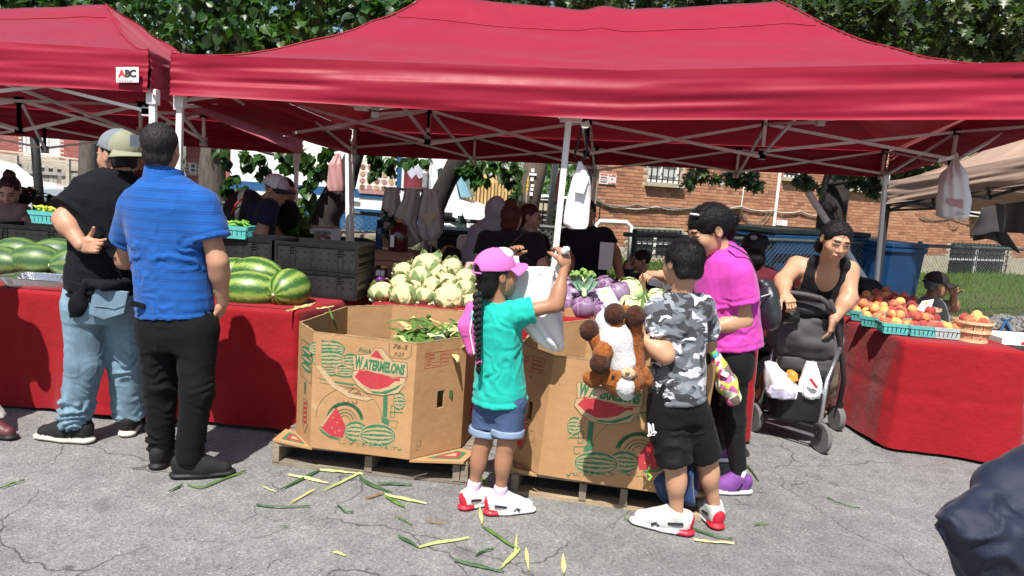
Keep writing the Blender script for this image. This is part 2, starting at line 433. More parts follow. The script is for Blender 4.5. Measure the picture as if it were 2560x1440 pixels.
# =================================================================== SETTING
def asphalt_fn(nt,N,L,b,tc,cs,nz,mapping):
 big=nz(.55,3);mid=nz(6,5,.65);fine=nz(95,2,.7)
 v=N.new('ShaderNodeTexVoronoi');v.inputs['Scale'].default_value=120;L.new(mapping((1,1,1)),v.inputs['Vector'])
 base=ramp(N,L,big,[(.3,(.185,.183,.180)),(.7,(.235,.233,.229))])
 m1=ramp(N,L,mid,[(.25,(.72,.72,.72)),(.75,(1.2,1.2,1.2))])
 mul=N.new('ShaderNodeMix');mul.data_type='RGBA';mul.blend_type='MULTIPLY';mul.inputs[0].default_value=1;L.new(base,mul.inputs[6]);L.new(m1,mul.inputs[7])
 st=ramp(N,L,v.outputs['Color'],[(0,(.5,.5,.5)),(.45,(.92,.92,.92)),(.8,(1.15,1.14,1.12)),(.97,(1.7,1.68,1.62))])
 mul2=N.new('ShaderNodeMix');mul2.data_type='RGBA';mul2.blend_type='MULTIPLY';mul2.inputs[0].default_value=.85;L.new(mul.outputs[2],mul2.inputs[6]);L.new(st,mul2.inputs[7])
# cracks
 def crack(scale,wid,dist):
  n=N.new('ShaderNodeTexNoise');n.inputs['Scale'].default_value=scale*2.2;n.inputs['Detail'].default_value=6;L.new(mapping((1,1,1)),n.inputs['Vector'])
  a=N.new('ShaderNodeVectorMath');a.operation='SCALE';a.inputs['Scale'].default_value=dist;L.new(n.outputs['Color'],a.inputs[0])
  ad=N.new('ShaderNodeVectorMath');ad.operation='ADD';L.new(a.outputs[0],ad.inputs[0]);L.new(mapping((1,1,1)),ad.inputs[1])
  vo=N.new('ShaderNodeTexVoronoi');vo.feature='DISTANCE_TO_EDGE';vo.inputs['Scale'].default_value=scale;L.new(ad.outputs[0],vo.inputs['Vector'])
  mr=N.new('ShaderNodeMapRange');mr.inputs['From Max'].default_value=wid;mr.inputs['To Min'].default_value=1;mr.inputs['To Max'].default_value=0;L.new(vo.outputs['Distance'],mr.inputs[0]);return mr.outputs[0]
 gate2=N.new('ShaderNodeMapRange');gate2.inputs['From Min'].default_value=.38;gate2.inputs['From Max'].default_value=.5;L.new(nz(1.3,2),gate2.inputs[0])
 gate=N.new('ShaderNodeMapRange');gate.inputs['From Min'].default_value=.54;gate.inputs['From Max'].default_value=.64;L.new(nz(.8,2),gate.inputs[0])
 c1=math_(N,L,'MULTIPLY',math_(N,L,'MULTIPLY',crack(.8,.006,.7),gate2.outputs[0]),.95);c2=math_(N,L,'MULTIPLY',crack(2.7,.010,.35),gate.outputs[0])
 ck=math_(N,L,'MAXIMUM',c1,c2,True)
 ckw=math_(N,L,'MULTIPLY',ck,.72)
 col=mixc(N,L,ckw,mul2.outputs[2],(.035,.034,.032))
 spot=N.new('ShaderNodeMapRange');spot.inputs['From Min'].default_value=.70;spot.inputs['From Max'].default_value=.76;L.new(nz(3.1,2,.4),spot.inputs[0])
 col=mixc(N,L,math_(N,L,'MULTIPLY',spot.outputs[0],.35),col,(.06,.058,.055))
 L.new(col,b.inputs['Base Color'])
 h=math_(N,L,'SUBTRACT',math_(N,L,'ADD',v.outputs['Distance'],fine),math_(N,L,'MULTIPLY',ck,2.0))
 bp=N.new('ShaderNodeBump');bp.inputs['Strength'].default_value=.55;bp.inputs['Distance'].default_value=.006;L.new(h,bp.inputs['Height']);L.new(bp.outputs[0],b.inputs['Normal'])
M_asph=mat('asphalt',(.17,.17,.165),.88,0,spec=.25,fn=asphalt_fn)
g=MB();g.grid(lambda u,v:np.stack([(u-.5)*260,-8+v*250,np.zeros_like(u)],1),26,26)
tag(g.build('ground',M_asph),'worn grey asphalt lot with cracks',kind='structure')
# ---- grass strip behind the fence, sloping up gently to the apartment block
FD=nrm(V(math.cos(R_(27.5)),math.sin(R_(27.5)),0));FN=V(-FD[1],FD[0],0)
F0=V(1.25,8.55,0)
W0=V(1.50,14.35,0)
WL=15.0
def gz(x,y):
 s=(np.asarray(x)-F0[0])*FN[0]+(np.asarray(y)-F0[1])*FN[1];a=(np.asarray(x)-F0[0])*FD[0]+(np.asarray(y)-F0[1])*FD[1]
 return.012+np.clip(s-.1,0,5)/5*np.clip(.36-.022*a,.06,.5)
M_soil=mat('soil',(.075,.085,.03),.95,.4,5,.6,60,.1)
g=MB();g.grid(lambda u,v:(lambda p:np.stack([p[:,0],p[:,1],gz(p[:,0],p[:,1])],1))(F0+FD*(u*26-1)[:,None]+FN*(v*14+.02)[:,None]),30,24)
tag(g.build('lawn_soil',M_soil),kind='structure')
gn=16000;ga=RNG.uniform(-.8,17,gn);gs=RNG.uniform(.1,5.0,gn);gp=F0+FD*ga[:,None]+FN*gs[:,None]
gp[:,2]=gz(gp[:,0],gp[:,1]);th=RNG.uniform(0,6.28,gn);hh=RNG.uniform(.05,.13,gn)*(1+.5*vnoise(gp*.8));ww=.011
dx=np.stack([np.cos(th),np.sin(th),0*th],1);ln=np.stack([np.cos(th*3.7),np.sin(th*3.7),0*th],1)*(hh*.5)[:,None]
gv=np.stack([gp-dx*ww,gp+dx*ww,gp+ln+np.stack([0*hh,0*hh,hh],1)],1).reshape(-1,3)
M_grass=[mat('grass_a',(.07,.17,.018),.6,.3,3,trans=.35,tcol=(.12,.28,.02)),mat('grass_b',(.12,.22,.03),.6,.3,3,trans=.35,tcol=(.2,.34,.03))]
tag(wput('grass',make_mesh('grass',gv,tris=np.arange(gn*3).reshape(-1,3),mats=M_grass,midx=RNG.integers(0,2,gn),smooth=False)),'short green lawn grass before the brick block',kind='stuff')
M_gravel=mat('gravel',(.22,.21,.2),.9,.5,40,.8,60)
gvb=MB()
for i in range(700):
 a=RNG.uniform(3.4,8.5);s_=RNG.uniform(-1.3,.05);c=F0+FD*a+FN*s_;r=RNG.uniform(.012,.035)
 gvb.box((c[0],c[1],r*.5),(r,r*.8,r*.6),rotz(RNG.uniform(0,3)),jit=r*.25)
tag(gvb.build('gravel',M_gravel),'loose grey gravel along the fence foot',kind='stuff')
# ---- brick walls
BR=[mat('brick_a',(.43,.20,.112),.85,.18,20,.3,60),mat('brick_b',(.48,.24,.142),.85,.18,20,.3,60),mat('brick_c',(.365,.165,.092),.85,.18,20,.3,60),mat('brick_d',(.27,.125,.082),.85,.18,20,.3,60)]
BR2=[mat('dark_brick_a',(.30,.085,.07),.85,.18,20,.3,60),mat('dark_brick_b',(.36,.11,.09),.85,.18,20,.3,60),mat('dark_brick_c',(.25,.07,.06),.85,.18,20,.3,60)]
M_mortar=mat('mortar',(.50,.43,.33),.9,.15,8,.3,90)
M_mortar2=mat('pale_mortar',(.52,.45,.42),.9,.15,8,.3,90)
def brick_wall(parent,o,u,n,wid,z0,z1,holes,mats,mortar,bw=.2,bh=.057,gap=.012,header=6,top=None,limit=300):
 """bricks proud of a mortar sheet; holes = (a0,a1,z0,z1); nearest ones single objects, rest one part"""
 u=nrm(u);n=nrm(n);R=np.stack([u,-n,V(0,0,1)],1)
 mb=MB();segs=[(0,wid,z0,top or z1)]
 for(a0,a1,b0,b1)in holes:
  new=[]
  for(s0,s1,t0,t1)in segs:
   if a1<=s0 or a0>=s1 or b1<=t0 or b0>=t1:new.append((s0,s1,t0,t1));continue
   if s0<a0:new.append((s0,a0,t0,t1))
   if a1<s1:new.append((a1,s1,t0,t1))
   m0,m1=max(s0,a0),min(s1,a1)
   if t0<b0:new.append((m0,m1,t0,b0))
   if b1<t1:new.append((m0,m1,b1,t1))
  segs=new
 for(s0,s1,t0,t1)in segs:
  c=o+u*((s0+s1)/2)+V(0,0,(t0+t1)/2)-n*.10
  mb.box(c,((s1-s0)/2,.10,(t1-t0)/2),R)
 mb.build('wall',mortar,parent)
 items=[];r=0;z=z0+gap
 while z+bh<z1:
  hd=header and r%header==header-1
  L_=bw*.48 if hd else bw;x=-(L_+gap)*(.5 if r%2 else 0)
  while x<wid:
   a,b_=max(x,0),min(x+L_,wid)
   if b_-a>.03 and not any(b_>h[0]-.004 and a<h[1]+.004 and z+bh>h[2]and z<h[3]for h in holes):
    items.append(((a+b_)/2,z+bh/2,(b_-a)/2))
   x+=L_+gap
  z+=bh+gap;r+=1
 cs=np.array([o+u*a+V(0,0,zz)for a,zz,_ in items]);dist=np.linalg.norm(cs-_C,axis=1)
# hidden ones (above the canopy's lower edge) rank last
 order=np.argsort(dist+np.where(cs[:,2]>2.1,50,0));cache={};off=V(*parent.location)
 for i in order[:limit]:
  hl=round(items[i][2],3);k=int(RNG.integers(0,len(mats)-(1 if RNG.random()<.8 else 0)));key=(hl,k)
  if key not in cache:cache[key]=MB().box((0,0,0),(hl,.012,bh/2)).mesh('brick',mats[k])
  M4=np.eye(4);M4[:3,:3]=R;M4[:3,3]=cs[i]-off+n*RNG.uniform(-.003,.002)
  put('brick',cache[key],parent,mw=M4)
 rest=MB()
 for i in order[limit:]:
  rest.cur=int(RNG.integers(0,len(mats)-(1 if RNG.random()<.8 else 0)))
  rest.box(cs[i]+n*RNG.uniform(-.003,.002),(items[i][2],.012,bh/2),R)
 if rest.n:rest.build('bricks',mats,parent,kind='stuff')
M_white=mat('white_paint',(.78,.79,.78),.5,.06,12)
M_whitep=mat('white_post',(.80,.82,.80),.35,.05,12,coat=.2)
M_glass=mat('dark_glass',(.03,.045,.045),.08,.3,3,spec=.8)
M_glassb=mat('grey_glass',(.16,.19,.18),.12,.3,3,spec=.8)
M_curtain=mat('curtain',(.52,.55,.52),.8,.2,30,vstr=(1,1,.05))
M_black=mat('black_iron',(.015,.015,.016),.45,.2,20)
M_conc=mat('concrete',(.42,.37,.28),.9,.2,6,.4,40)
M_dgreen=mat('green_post',(.03,.075,.06),.5,.2,10)
def onplane(px,py,p0,n):
 d=ray(px,py);t=((p0-_C)@n)/(d@n);return _C+t*d
def wallcoord(px,py,p0,u,n):
 q=onplane(px,py,p0,n);return(q-p0)@u,q[2]
def window(parent,p0,u,n,rect,cols=2,rows=2,bars=0,frame=.05,glass=None,sill=True,deep=.09):
 a0,a1,b0,b1=rect;R=np.stack([u,-n,V(0,0,1)],1)
 at=lambda a,z,d:p0+u*a+V(0,0,z)-n*d-V(0,0,p0[2])
 fr=MB()
 for a in(a0+frame/2,a1-frame/2):fr.box(at(a,(b0+b1)/2,deep),(frame/2,.03,(b1-b0)/2),R)
 for z in(b0+frame/2,b1-frame/2):fr.box(at((a0+a1)/2,z,deep),((a1-a0)/2-frame,.03,frame/2),R)
 wf=fr.build('window',M_white,parent)
 for i in range(1,cols):
  MB().box(at(a0+(a1-a0)*i/cols,(b0+b1)/2,deep+.002),(.03,.028,(b1-b0)/2-frame),R).build('mullion',M_white,wf)
 for j in range(1,rows):
  MB().box(at((a0+a1)/2,b0+(b1-b0)*j/rows,deep+.004),((a1-a0)/2-frame,.024,.022),R).build('rail',M_white,wf)
 for i in range(cols):
  for j in range(rows):
   x0,x1=a0+(a1-a0)*i/cols,a0+(a1-a0)*(i+1)/cols;z0,z1=b0+(b1-b0)*j/rows,b0+(b1-b0)*(j+1)/rows
   MB().box(at((x0+x1)/2,(z0+z1)/2,deep+.012),((x1-x0)/2-.02,.006,(z1-z0)/2-.015),R).build('pane',glass or M_glass,wf)
 for k in range(bars):
  a=a0+(a1-a0)*(k+.5)/bars
  MB().box(at(a,(b0+b1)/2,-.035),(.009,.009,(b1-b0)/2),R).build('bar',M_black,wf)
 if bars:
  for z in np.linspace(b0+.06,b1-.06,4):MB().box(at((a0+a1)/2,z,-.035),((a1-a0)/2,.007,.011),R).build('bar',M_black,wf)
 if sill:MB().box(at((a0+a1)/2,b0-.045,-.02),((a1-a0)/2+.06,.10,.04),R).build('sill',M_conc,wf)
blk=empty('brick_apartment',W0,'tan brick apartment block with barred basement windows behind the chain link fence','building')
WN=-FN
wc=lambda px,py:wallcoord(px,py,W0,FD,WN)
def wrect(px0,py0,px1,py1,ztop=None):
 a0,z1=wc(px0,py0);a1,z0=wc(px1,py1);return(a0,a1,min(z0,z1),ztop or max(z0,z1))
holes=[wrect(1583,571,1690,645),wrect(2378,606,2512,692),wrect(1620,420,1700,460,2.9),wrect(1960,435,2004,446,3.3),wrect(2112,442,2200,476,3.3),wrect(1950,583,1995,602),wrect(2110,590,2205,612)]
# two windows per opening read as one wide unit; make the basement ones wide enough
h0=list(holes[0]);h0[1]=h0[0]+1.25;holes[0]=tuple(h0)
brick_wall(blk,W0,FD,WN,WL,.55,3.1,holes,BR,M_mortar,top=3.15)
MB().box(W0+FD*WL/2-WN*.1+V(0,0,3.9),(WL/2,.1,.74),np.stack([FD,-WN,V(0,0,1)],1)).build('upper_wall',BR[0],blk)
fd_=MB();Rb=np.stack([FD,-WN,V(0,0,1)],1)
for s0,s1 in((0,holes[0][0]),(holes[0][1],holes[1][0]),(holes[1][1],WL)):
 fd_.box(W0+FD*(s0+s1)/2-WN*.12+V(0,0,.25),((s1-s0)/2,.13,.297),Rb)
for h in holes[:2]:fd_.box(W0+FD*(h[0]+h[1])/2-WN*.2+V(0,0,min(h[2],.5)/2-.02),((h[1]-h[0])/2,.12,min(h[2],.5)/2),Rb)
fd_.build('foundation',M_conc,blk)
SD=nrm(V(.16,.99,0));MB().prism([W0+V(.02,.25,-.1),W0+FD*.3+V(0,.25,-.1),W0+FD*.3+SD*3,W0+SD*3],(0,0,4.6)).build('side_wall',BR[0],blk)
MB().prism([W0+V(0,-.2,4.6),W0+FD*WL+V(0,-.2,4.6),W0+FD*WL+SD*3+V(0,0,4.6),W0+SD*3+V(0,0,4.6)],(0,0,.2)).build('roof',M_conc,blk)
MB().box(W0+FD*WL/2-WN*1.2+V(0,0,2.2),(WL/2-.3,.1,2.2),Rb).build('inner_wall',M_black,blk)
window(blk,W0,FD,WN,holes[0],2,2,9);window(blk,W0,FD,WN,holes[1],2,2,15)
window(blk,W0,FD,WN,holes[2],2,3,6,glass=M_curtain);window(blk,W0,FD,WN,holes[3],1,2,4);window(blk,W0,FD,WN,holes[4],2,2,8,glass=M_glassb)
window(blk,W0,FD,WN,holes[5],1,1,0,sill=False);window(blk,W0,FD,WN,holes[6],2,1,8,sill=False)
a,z=wc(1933,520);MB().tube([W0+FD*wc(1946,430)[0]+V(0,0,3.2)+WN*.05,W0+FD*wc(1926,600)[0]+V(0,0,wc(1926,600)[1])+WN*.05],.035,8).build('conduit',M_white,blk)
a,z=wc(1871,430);MB().tube([W0+FD*wc(1862,440)[0]+V(0,0,2.6)+WN*.03,W0+FD*wc(1851,515)[0]+V(0,0,wc(1851,515)[1])+WN*.03],.012,6).build('thin_conduit',M_white,blk)
a,z=wc(1946,556);ln_=MB().box(W0+FD*a+V(0,0,z)+WN*.1,(.075,.09,.06),Rb).build('wall_lamp',M_white,blk)
MB().box(W0+FD*a+V(0,0,z-.16)+WN*.05,(.06,.05,.1),Rb).build('lamp_back',M_black,ln_)
a,z=wc(2435,530);MB().box(W0+FD*a+V(0,0,z)+WN*.15,(.24,.15,.12),Rb).build('vent_hood',M_white,blk)
def sag_cable(parent,pxs,r,m,drop=.0,name='cable'):
 pts=[onplane(px,py,W0+WN*.05,WN)for px,py in pxs];out=[]
 for i in range(len(pts)-1):
  for t in np.linspace(0,1,7)[:-1]:out.append(lerp(pts[i],pts[i+1],t)-V(0,0,drop*4*t*(1-t)))
 out.append(pts[-1]);MB().tube(out,r,5).build(name,m,parent)
M_cable=mat('cable_grey',(.16,.14,.12),.7,.2,20);M_cablel=mat('cable_pale',(.42,.38,.34),.7,.2,20)
sag_cable(blk,[(1492,496),(1530,514),(1590,511),(1660,518),(1740,518),(1850,520)],.022,M_cable,.04)
sag_cable(blk,[(1492,500),(1550,518),(1640,516),(1720,521),(1850,516),(1930,526),(2000,528),(2060,538)],.018,M_cablel,.05)
sag_cable(blk,[(1850,520),(1880,560),(1905,556),(1930,530)],.008,M_cable,.05);sag_cable(blk,[(1855,522),(1862,545),(1885,555),(1922,527)],.008,M_cable,.08)
sag_cable(blk,[(2300,540),(2330,546),(2380,542),(2440,558)],.012,M_cable,.03);sag_cable(blk,[(2370,545),(2376,565),(2392,568),(2402,552)],.01,M_cable,.03)
# square security notice on the wall
a0,z1=wc(1497,433);a1,z0=wc(1537,462)
M_sign=mat('sign_white',(.72,.66,.64),.5,.05);M_signred=mat('sign_red',(.55,.09,.08),.5,.05);M_ink=mat('ink_black',(.03,.03,.03),.7,0)
sg=empty('security_notice',W0+FD*(a0+a1)/2+V(0,0,z0),'square white and red camera surveillance notice on the left end of the brick wall','sign')
MB().box(W0+FD*(a0+a1)/2+V(0,0,(z0+z1)/2)+WN*.03,((a1-a0)/2,.006,(z1-z0)/2),Rb).build('board',M_sign,sg)
pr=MB();hw,hz=(a1-a0)/2,(z1-z0)/2
for(x,zz,w_,h_)in((-.5,.8,.42,.1),(.5,.75,.42,.14),(-.5,-.15,.42,.05),(.5,-.78,.42,.12)):
 pr.box(W0+FD*((a0+a1)/2+x*hw)+V(0,0,(z0+z1)/2+zz*hz)+WN*.038,(hw*w_,.002,hz*h_),Rb)
pr.cur=1
for(x,zz,w_,h_)in((.5,.05,.1,.09),(-.5,.35,.35,.025),(-.5,.2,.35,.025),(-.5,-.5,.35,.025),(-.5,-.65,.35,.025)):
 pr.box(W0+FD*((a0+a1)/2+x*hw)+V(0,0,(z0+z1)/2+zz*hz)+WN*.038,(hw*w_,.002,hz*h_),Rb)
pr.build('print',[M_signred,M_ink],sg)
def sign_text(body,size,m,parent,pos,R,name='lettering',**k):
 me=text_mesh(name,body,size,m,**k);co,_=mesh_arrays(me)
 w=pos+co[:,:1]*R[:,0]+co[:,1:2]*R[:,2]+co[:,2:]*R[:,1]
 me.vertices.foreach_set('co',w.astype(np.float32).ravel());return wput(name,me,parent)
sign_text('24',hz*.34,M_sign,sg,W0+FD*((a0+a1)/2+.3*hw)+V(0,0,(z0+z1)/2+.75*hz)+WN*.042,Rb,off=.004)
sign_text('24',hz*.3,M_sign,sg,W0+FD*((a0+a1)/2+.3*hw)+V(0,0,(z0+z1)/2-.78*hz)+WN*.042,Rb,off=.004)
# ---- chain link fences
M_wire=mat('galvanised_wire',(.26,.28,.27),.5,.2,30,metal=.3);M_rail=mat('fence_rail',(.06,.075,.07),.5,.2,20)
def chain_fence(a,b,h,npost,label,z=0.0,cell=.075,posts=None):
 a=np.asarray(a,float);b=np.asarray(b,float);d=nrm(b-a);L_=np.linalg.norm(b-a)
 t=empty('chain_link_fence',a,label,'fence')
 for s in(posts if posts is not None else np.linspace(0,L_,npost)):
  p=a+d*s;MB().tube([p,p+V(0,0,h+.06)],.033,8).build('post',M_dgreen,t)
 MB().tube([a+V(0,0,h),b+V(0,0,h)],.026,8).build('top_rail',M_rail,t)
 v=[];f=[];w=.0028;k=0;n_=V(-d[1],d[0],0)
 for sgn in(1,-1):
  for s in np.arange(-h,L_+h,cell):
   s0,z0,s1,z1=(s,0,s+sgn*h,h)
   if sgn<0:s0=s;s1=s-h
   def clip(sa,za,sb,zb):
    pts=[(sa,za),(sb,zb)];lo=min(sa,sb);hi=max(sa,sb)
    if hi<=0 or lo>=L_:return None
    def at(x):q=(x-sa)/(sb-sa);return(x,za+(zb-za)*q)
    if sa<0:pts[0]=at(0)
    if sa>L_:pts[0]=at(L_)
    if sb<0:pts[1]=at(0)
    if sb>L_:pts[1]=at(L_)
    return pts
   q=clip(s0,.03,s1,h)
   if not q:continue
   A=a+d*q[0][0]+V(0,0,q[0][1]);B=a+d*q[1][0]+V(0,0,q[1][1]);dr=nrm(B-A);sd=np.cross(dr,n_)*w
   o_=n_*w*sgn
   v+=[A-sd+o_,A+sd+o_,B+sd+o_,B-sd+o_,A+o_*2,B+o_*2];f+=[(k,k+1,k+2,k+3),(k,k+4,k+5,k+3),(k+1,k+4,k+5,k+2)];k+=6
 me=MB();me.raw(v,f);me.build('wire_mesh',M_wire,t,kind='stuff')
 return t
s_p=lambda px,py:(G(px,py)-F0)@FD
chain_fence(F0,F0+FD*15.5,1.12,5,'chain link fence with green posts in front of the lawn and brick block',posts=[.15,1.35,5.35,9.3,12.4,15.4])
chain_fence((-6.2,10.2,0),(1.1,9.35,0),1.1,5,'chain link fence with dark rail running past the food truck')
# bent pale pipe gate frame near the left end of the fence
gp_=[P(1484,660,9.3),P(1492,562,9.3),P(1500,553,9.3),P(1566,556,9.3),P(1578,566,9.3),P(1572,660,9.3)]
tag(MB().tube(gp_,.028,8).build('gate_frame',M_whitep,smooth=True),'bent pale pipe gate frame standing by the fence under the cables','gate')
# ---- left brick house and shed roof
H0=V(-21.5,25.5,0);HU=nrm(V(1,.10,0));HN=nrm(V(.10,-1,0))
hs=empty('brick_house',H0,'dark red brick house with a white sliding window behind the board fence','house')
hr0=wallcoord(54,350,H0,HU,HN);hr1=wallcoord(148,395,H0,HU,HN)
hw_=(hr0[0],hr1[0],hr1[1],3.3)
brick_wall(hs,H0,HU,HN,8.1,.2,3.4,[hw_],BR2,M_mortar2,header=0,top=5.5)
window(hs,H0,HU,HN,hw_,3,1,0,.09,M_curtain,sill=True)
MB().box(H0+HU*4-HN*3+V(0,0,5.6),(4.4,3.4,.15)).build('roof',M_conc,hs)
H1=V(-13.4,30,0);hs2=empty('brick_house',H1,'small brick house with white corner trim seen between the two big tree trunks','house')
r0=wallcoord(449,405,H1,V(1,0,0),V(0,-1,0));r1=wallcoord(461,432,H1,V(1,0,0),V(0,-1,0))
brick_wall(hs2,H1,V(1,0,0),V(0,-1,0),3.0,.2,2.35,[(max(.1,r0[0]),max(.4,r1[0]),r1[1],r0[1])],BR2,M_mortar2,header=0)
window(hs2,H1,V(1,0,0),V(0,-1,0),(max(.1,r0[0]),max(.4,r1[0]),r1[1],r0[1]),1,2,0,.06,M_glassb)
MB().box(H1+V(3.06,-.02,1.3),(.1,.12,1.25)).build('corner_trim',M_white,hs2);MB().box(H1+V(1.6,.8,2.45),(1.9,1.4,.09)).build('eave',M_white,hs2)
# weathered shed eave running in front of the house
M_oldwood=mat('old_wood',(.42,.37,.30),.9,.3,6,.5,50,vstr=(.3,.3,3));M_oldwood2=mat('dark_wood',(.25,.22,.18),.9,.3,6,.5,50)
sh=empty('shed',(-17,23,0),'low shed with a weathered pale board eave below the house window','shed')
A=P(-80,386,23.0);B=P(205,417,23.5)
MB().bar(A,B,.12,.30).build('fascia',M_oldwood,sh);MB().bar(A+V(0,.6,.2),B+V(0,.6,.2),1.3,.03).build('roof',M_conc,sh)
mid_=(A+B)/2;MB().box((mid_[0],mid_[1]+.5,.75),(abs(B[0]-A[0])/2,.3,.62)).build('wall',M_oldwood2,sh)
# grey board fence
FA,FB=P(-30,400,21.5),P(228,424,21.8);nb=24
FA[2]=FB[2]=0
bf=empty('board_fence',FA,'weathered grey dog-ear board fence behind the white car','fence');M_fg=[mat('grey_board_a',(.30,.285,.255),.9,.3,5,.6,40,vstr=(3,3,.4)),mat('grey_board_b',(.23,.22,.20),.9,.3,5,.6,40,vstr=(3,3,.4)),mat('grey_board_c',(.36,.34,.29),.9,.3,5,.6,40,vstr=(3,3,.4))]
for i in range(nb):
 if i in(16,19):continue
 p=lerp(FA,FB,(i+.5)/nb);h_=P(20+i*10,404+i*1.0,21.6)[2]-(.18 if i in(12,14,20)else 0)+RNG.normal(0,.015);w_=.062
 MB().prism([p+V(-w_,0,.05),p+V(w_,0,.05),p+V(w_,0,h_-.05),p+V(w_*.45,0,h_),p+V(-w_*.45,0,h_),p+V(-w_,0,h_-.05)],(0,.022,0)).build('board',M_fg[i%3],bf)
for z in(.35,1.05):MB().bar(FA+V(0,-.04,z),FB+V(0,-.04,z),.05,.09).build('rail',M_fg[0],bf)
for i in(7,19):MB().box(lerp(FA,FB,i/nb)+V(0,-.08,.75),(.05,.05,.75)).build('post',M_oldwood,bf)
# new yellow board fence at the back
M_yw=[mat('new_board_a',(.62,.42,.18),.8,.2,4,vstr=(3,3,.4)),mat('new_board_b',(.52,.34,.14),.8,.2,4,vstr=(3,3,.4))]
ya,yb=P(1150,470,24),P(1305,480,27);ya[2]=yb[2]=0
yf=empty('board_fence',ya,'new yellow board fence beyond the truck hood','fence')
for i in range(18):
 p=lerp(ya,yb,(i+.5)/18);ht=P(1160,432,24)[2]if i<11 else P(1290,462,26)[2];w_=np.linalg.norm(yb-ya)/36*.93
 MB().prism([p+V(-w_,0,.02),p+V(w_,0,.02),p+V(w_,0,ht-.05),p+V(0,0,ht+.02),p+V(-w_,0,ht-.05)],(0,.03,0)).build('board',M_yw[i%2],yf)
# ---- utility pole with number tags
M_pole=mat('pole_wood',(.16,.12,.095),.9,.35,8,.8,40,vstr=(6,6,.25),bstr=(6,6,.2))
M_yel=mat('tag_yellow',(.75,.55,.04),.5,.05);M_tagw=mat('tag_white',(.7,.7,.68),.5,.1)
up0=P(1308,560,12.0);up1=P(1347,380,12.0);pd=(up1-up0)/(up1[2]-up0[2]);pb=up0-pd*up0[2];pdir=nrm(pd)
po=empty('utility_pole',pb,'weathered wooden utility pole with yellow number tags','pole')
MB().tube([pb+pd*z for z in(0,2,4,8)],[.2,.185,.175,.15],16).build('shaft',M_pole,po,smooth=True)
def poletag(px,py,w_,h_,m,nm='tag'):
 c=P(px,py,11.79);R=np.stack([V(1,0,0),V(0,1,0),V(0,0,1)],1);MB().box(c,(w_,.008,h_),R).build(nm,m,po)
for px,py in((1332,426),(1330,448),(1331,465),(1330,472),(1328,485)):poletag(px,py,.025,.03,M_tagw)
poletag(1332,436,.06,.018,M_tagw)
for i,ch in enumerate('102A2921-17'):
 c=P(1320.5-i*.55,444+i*6.2,11.8);sign_text(ch,.055,M_yel if i<7 else M_tagw,po,c,np.eye(3),'number',off=.002)
# grey steel posts and iron stair railing right of the pole
M_steel=mat('steel_grey',(.33,.34,.34),.4,.15,10,metal=.4)
sp0=P(1374,480,13);tag(MB().tube([V(sp0[0],13,0),V(sp0[0]+.12,13,3.6)],.06,10).build('steel_post',M_steel,smooth=True),'grey steel pipe post right of the utility pole','post')
rl=empty('stair_railing',P(1390,600,13.2)*V(1,1,0),'black iron railing beside the block steps','railing')
for z in(1.35,.75,.35):MB().bar(P(1346,520,13.2)*V(1,1,0)+V(0,0,z),P(1500,520,13.2)*V(1,1,0)+V(0,0,z),.04,.05).build('rail',M_black,rl)
for i in range(14):MB().box(lerp(P(1346,520,13.2),P(1500,520,13.2),i/13)*V(1,1,0)+V(0,0,.68),(.012,.012,.68)).build('baluster',M_black,rl)
ac=empty('condenser_unit',P(1385,600,13.8)*V(1,1,0),'pale louvred air conditioning unit behind the iron railing','air conditioner')
acc=P(1385,580,13.9)*V(1,1,0);MB().box(acc+V(0,0,.7),(.42,.4,.68)).build('housing',M_conc,ac)
for i in range(12):MB().box(acc+V(0,-.41,.18+i*.09),(.36,.012,.018)).build('louvre',M_black,ac)
# ---- bins and dumpsters
M_blue=mat('bin_blue',(.008,.050,.14),.5,.15,6);M_bdk=mat('bin_dark',(.012,.02,.02),.5,.2,6)
def bin_(base,w,d,h,label,m,lidm,yaw=.48):
 t=empty('wheeled_bin',base,label,'bin','bins by the fence');R=rotz(yaw)
 mb=MB();k=[]
 for z,s in((.06,.86),(h-.12,1.0),(h-.12,1.06),(h-.06,1.06)):
  k.append([R@V(x*w/2*s,y*d/2*s,z)+base for x,y in((-1,-1),(1,-1),(1,1),(-1,1))])
 mb.raw(np.concatenate(k),[(3,2,1,0)]+[(i*4+j,i*4+(j+1)%4,i*4+4+(j+1)%4,i*4+4+j)for i in range(3)for j in range(4)]+[(12,13,14,15)])
 mb.build('body',m,t,bevel=.012)
 MB().box(base+V(0,0,h-.02),(w/2*1.08,d/2*1.08,.035),R).build('lid',lidm,t,bevel=.015)
 MB().tube([base+R@V(-w*.4,d*.55,h-.1),base+R@V(w*.4,d*.55,h-.1)],.018,6).build('handle',lidm,t)
 for s in(-1,1):
  Rw=R@rotm((0,1,0),math.pi/2);MB().lathe(base+R@V(s*w*.4,d*.4,.1),[(.1,-.025),(.1,.025)],14,Rw).build('wheel',M_black,t)
bin_(P(1990,640,10.6)*V(1,1,0),1.75,.85,1.25,'long blue bin left of the leaning grey pole',M_blue,M_bdk)
bin_(P(2205,640,10.6)*V(1,1,0),.72,.8,1.16,'blue bin right of the canopy leg by the lawn',M_blue,M_blue)
bin_(P(1152,600,8.9)*V(1,1,0),.56,.6,1.02,'black bin in front of the truck wheel',M_bdk,M_black,.1)
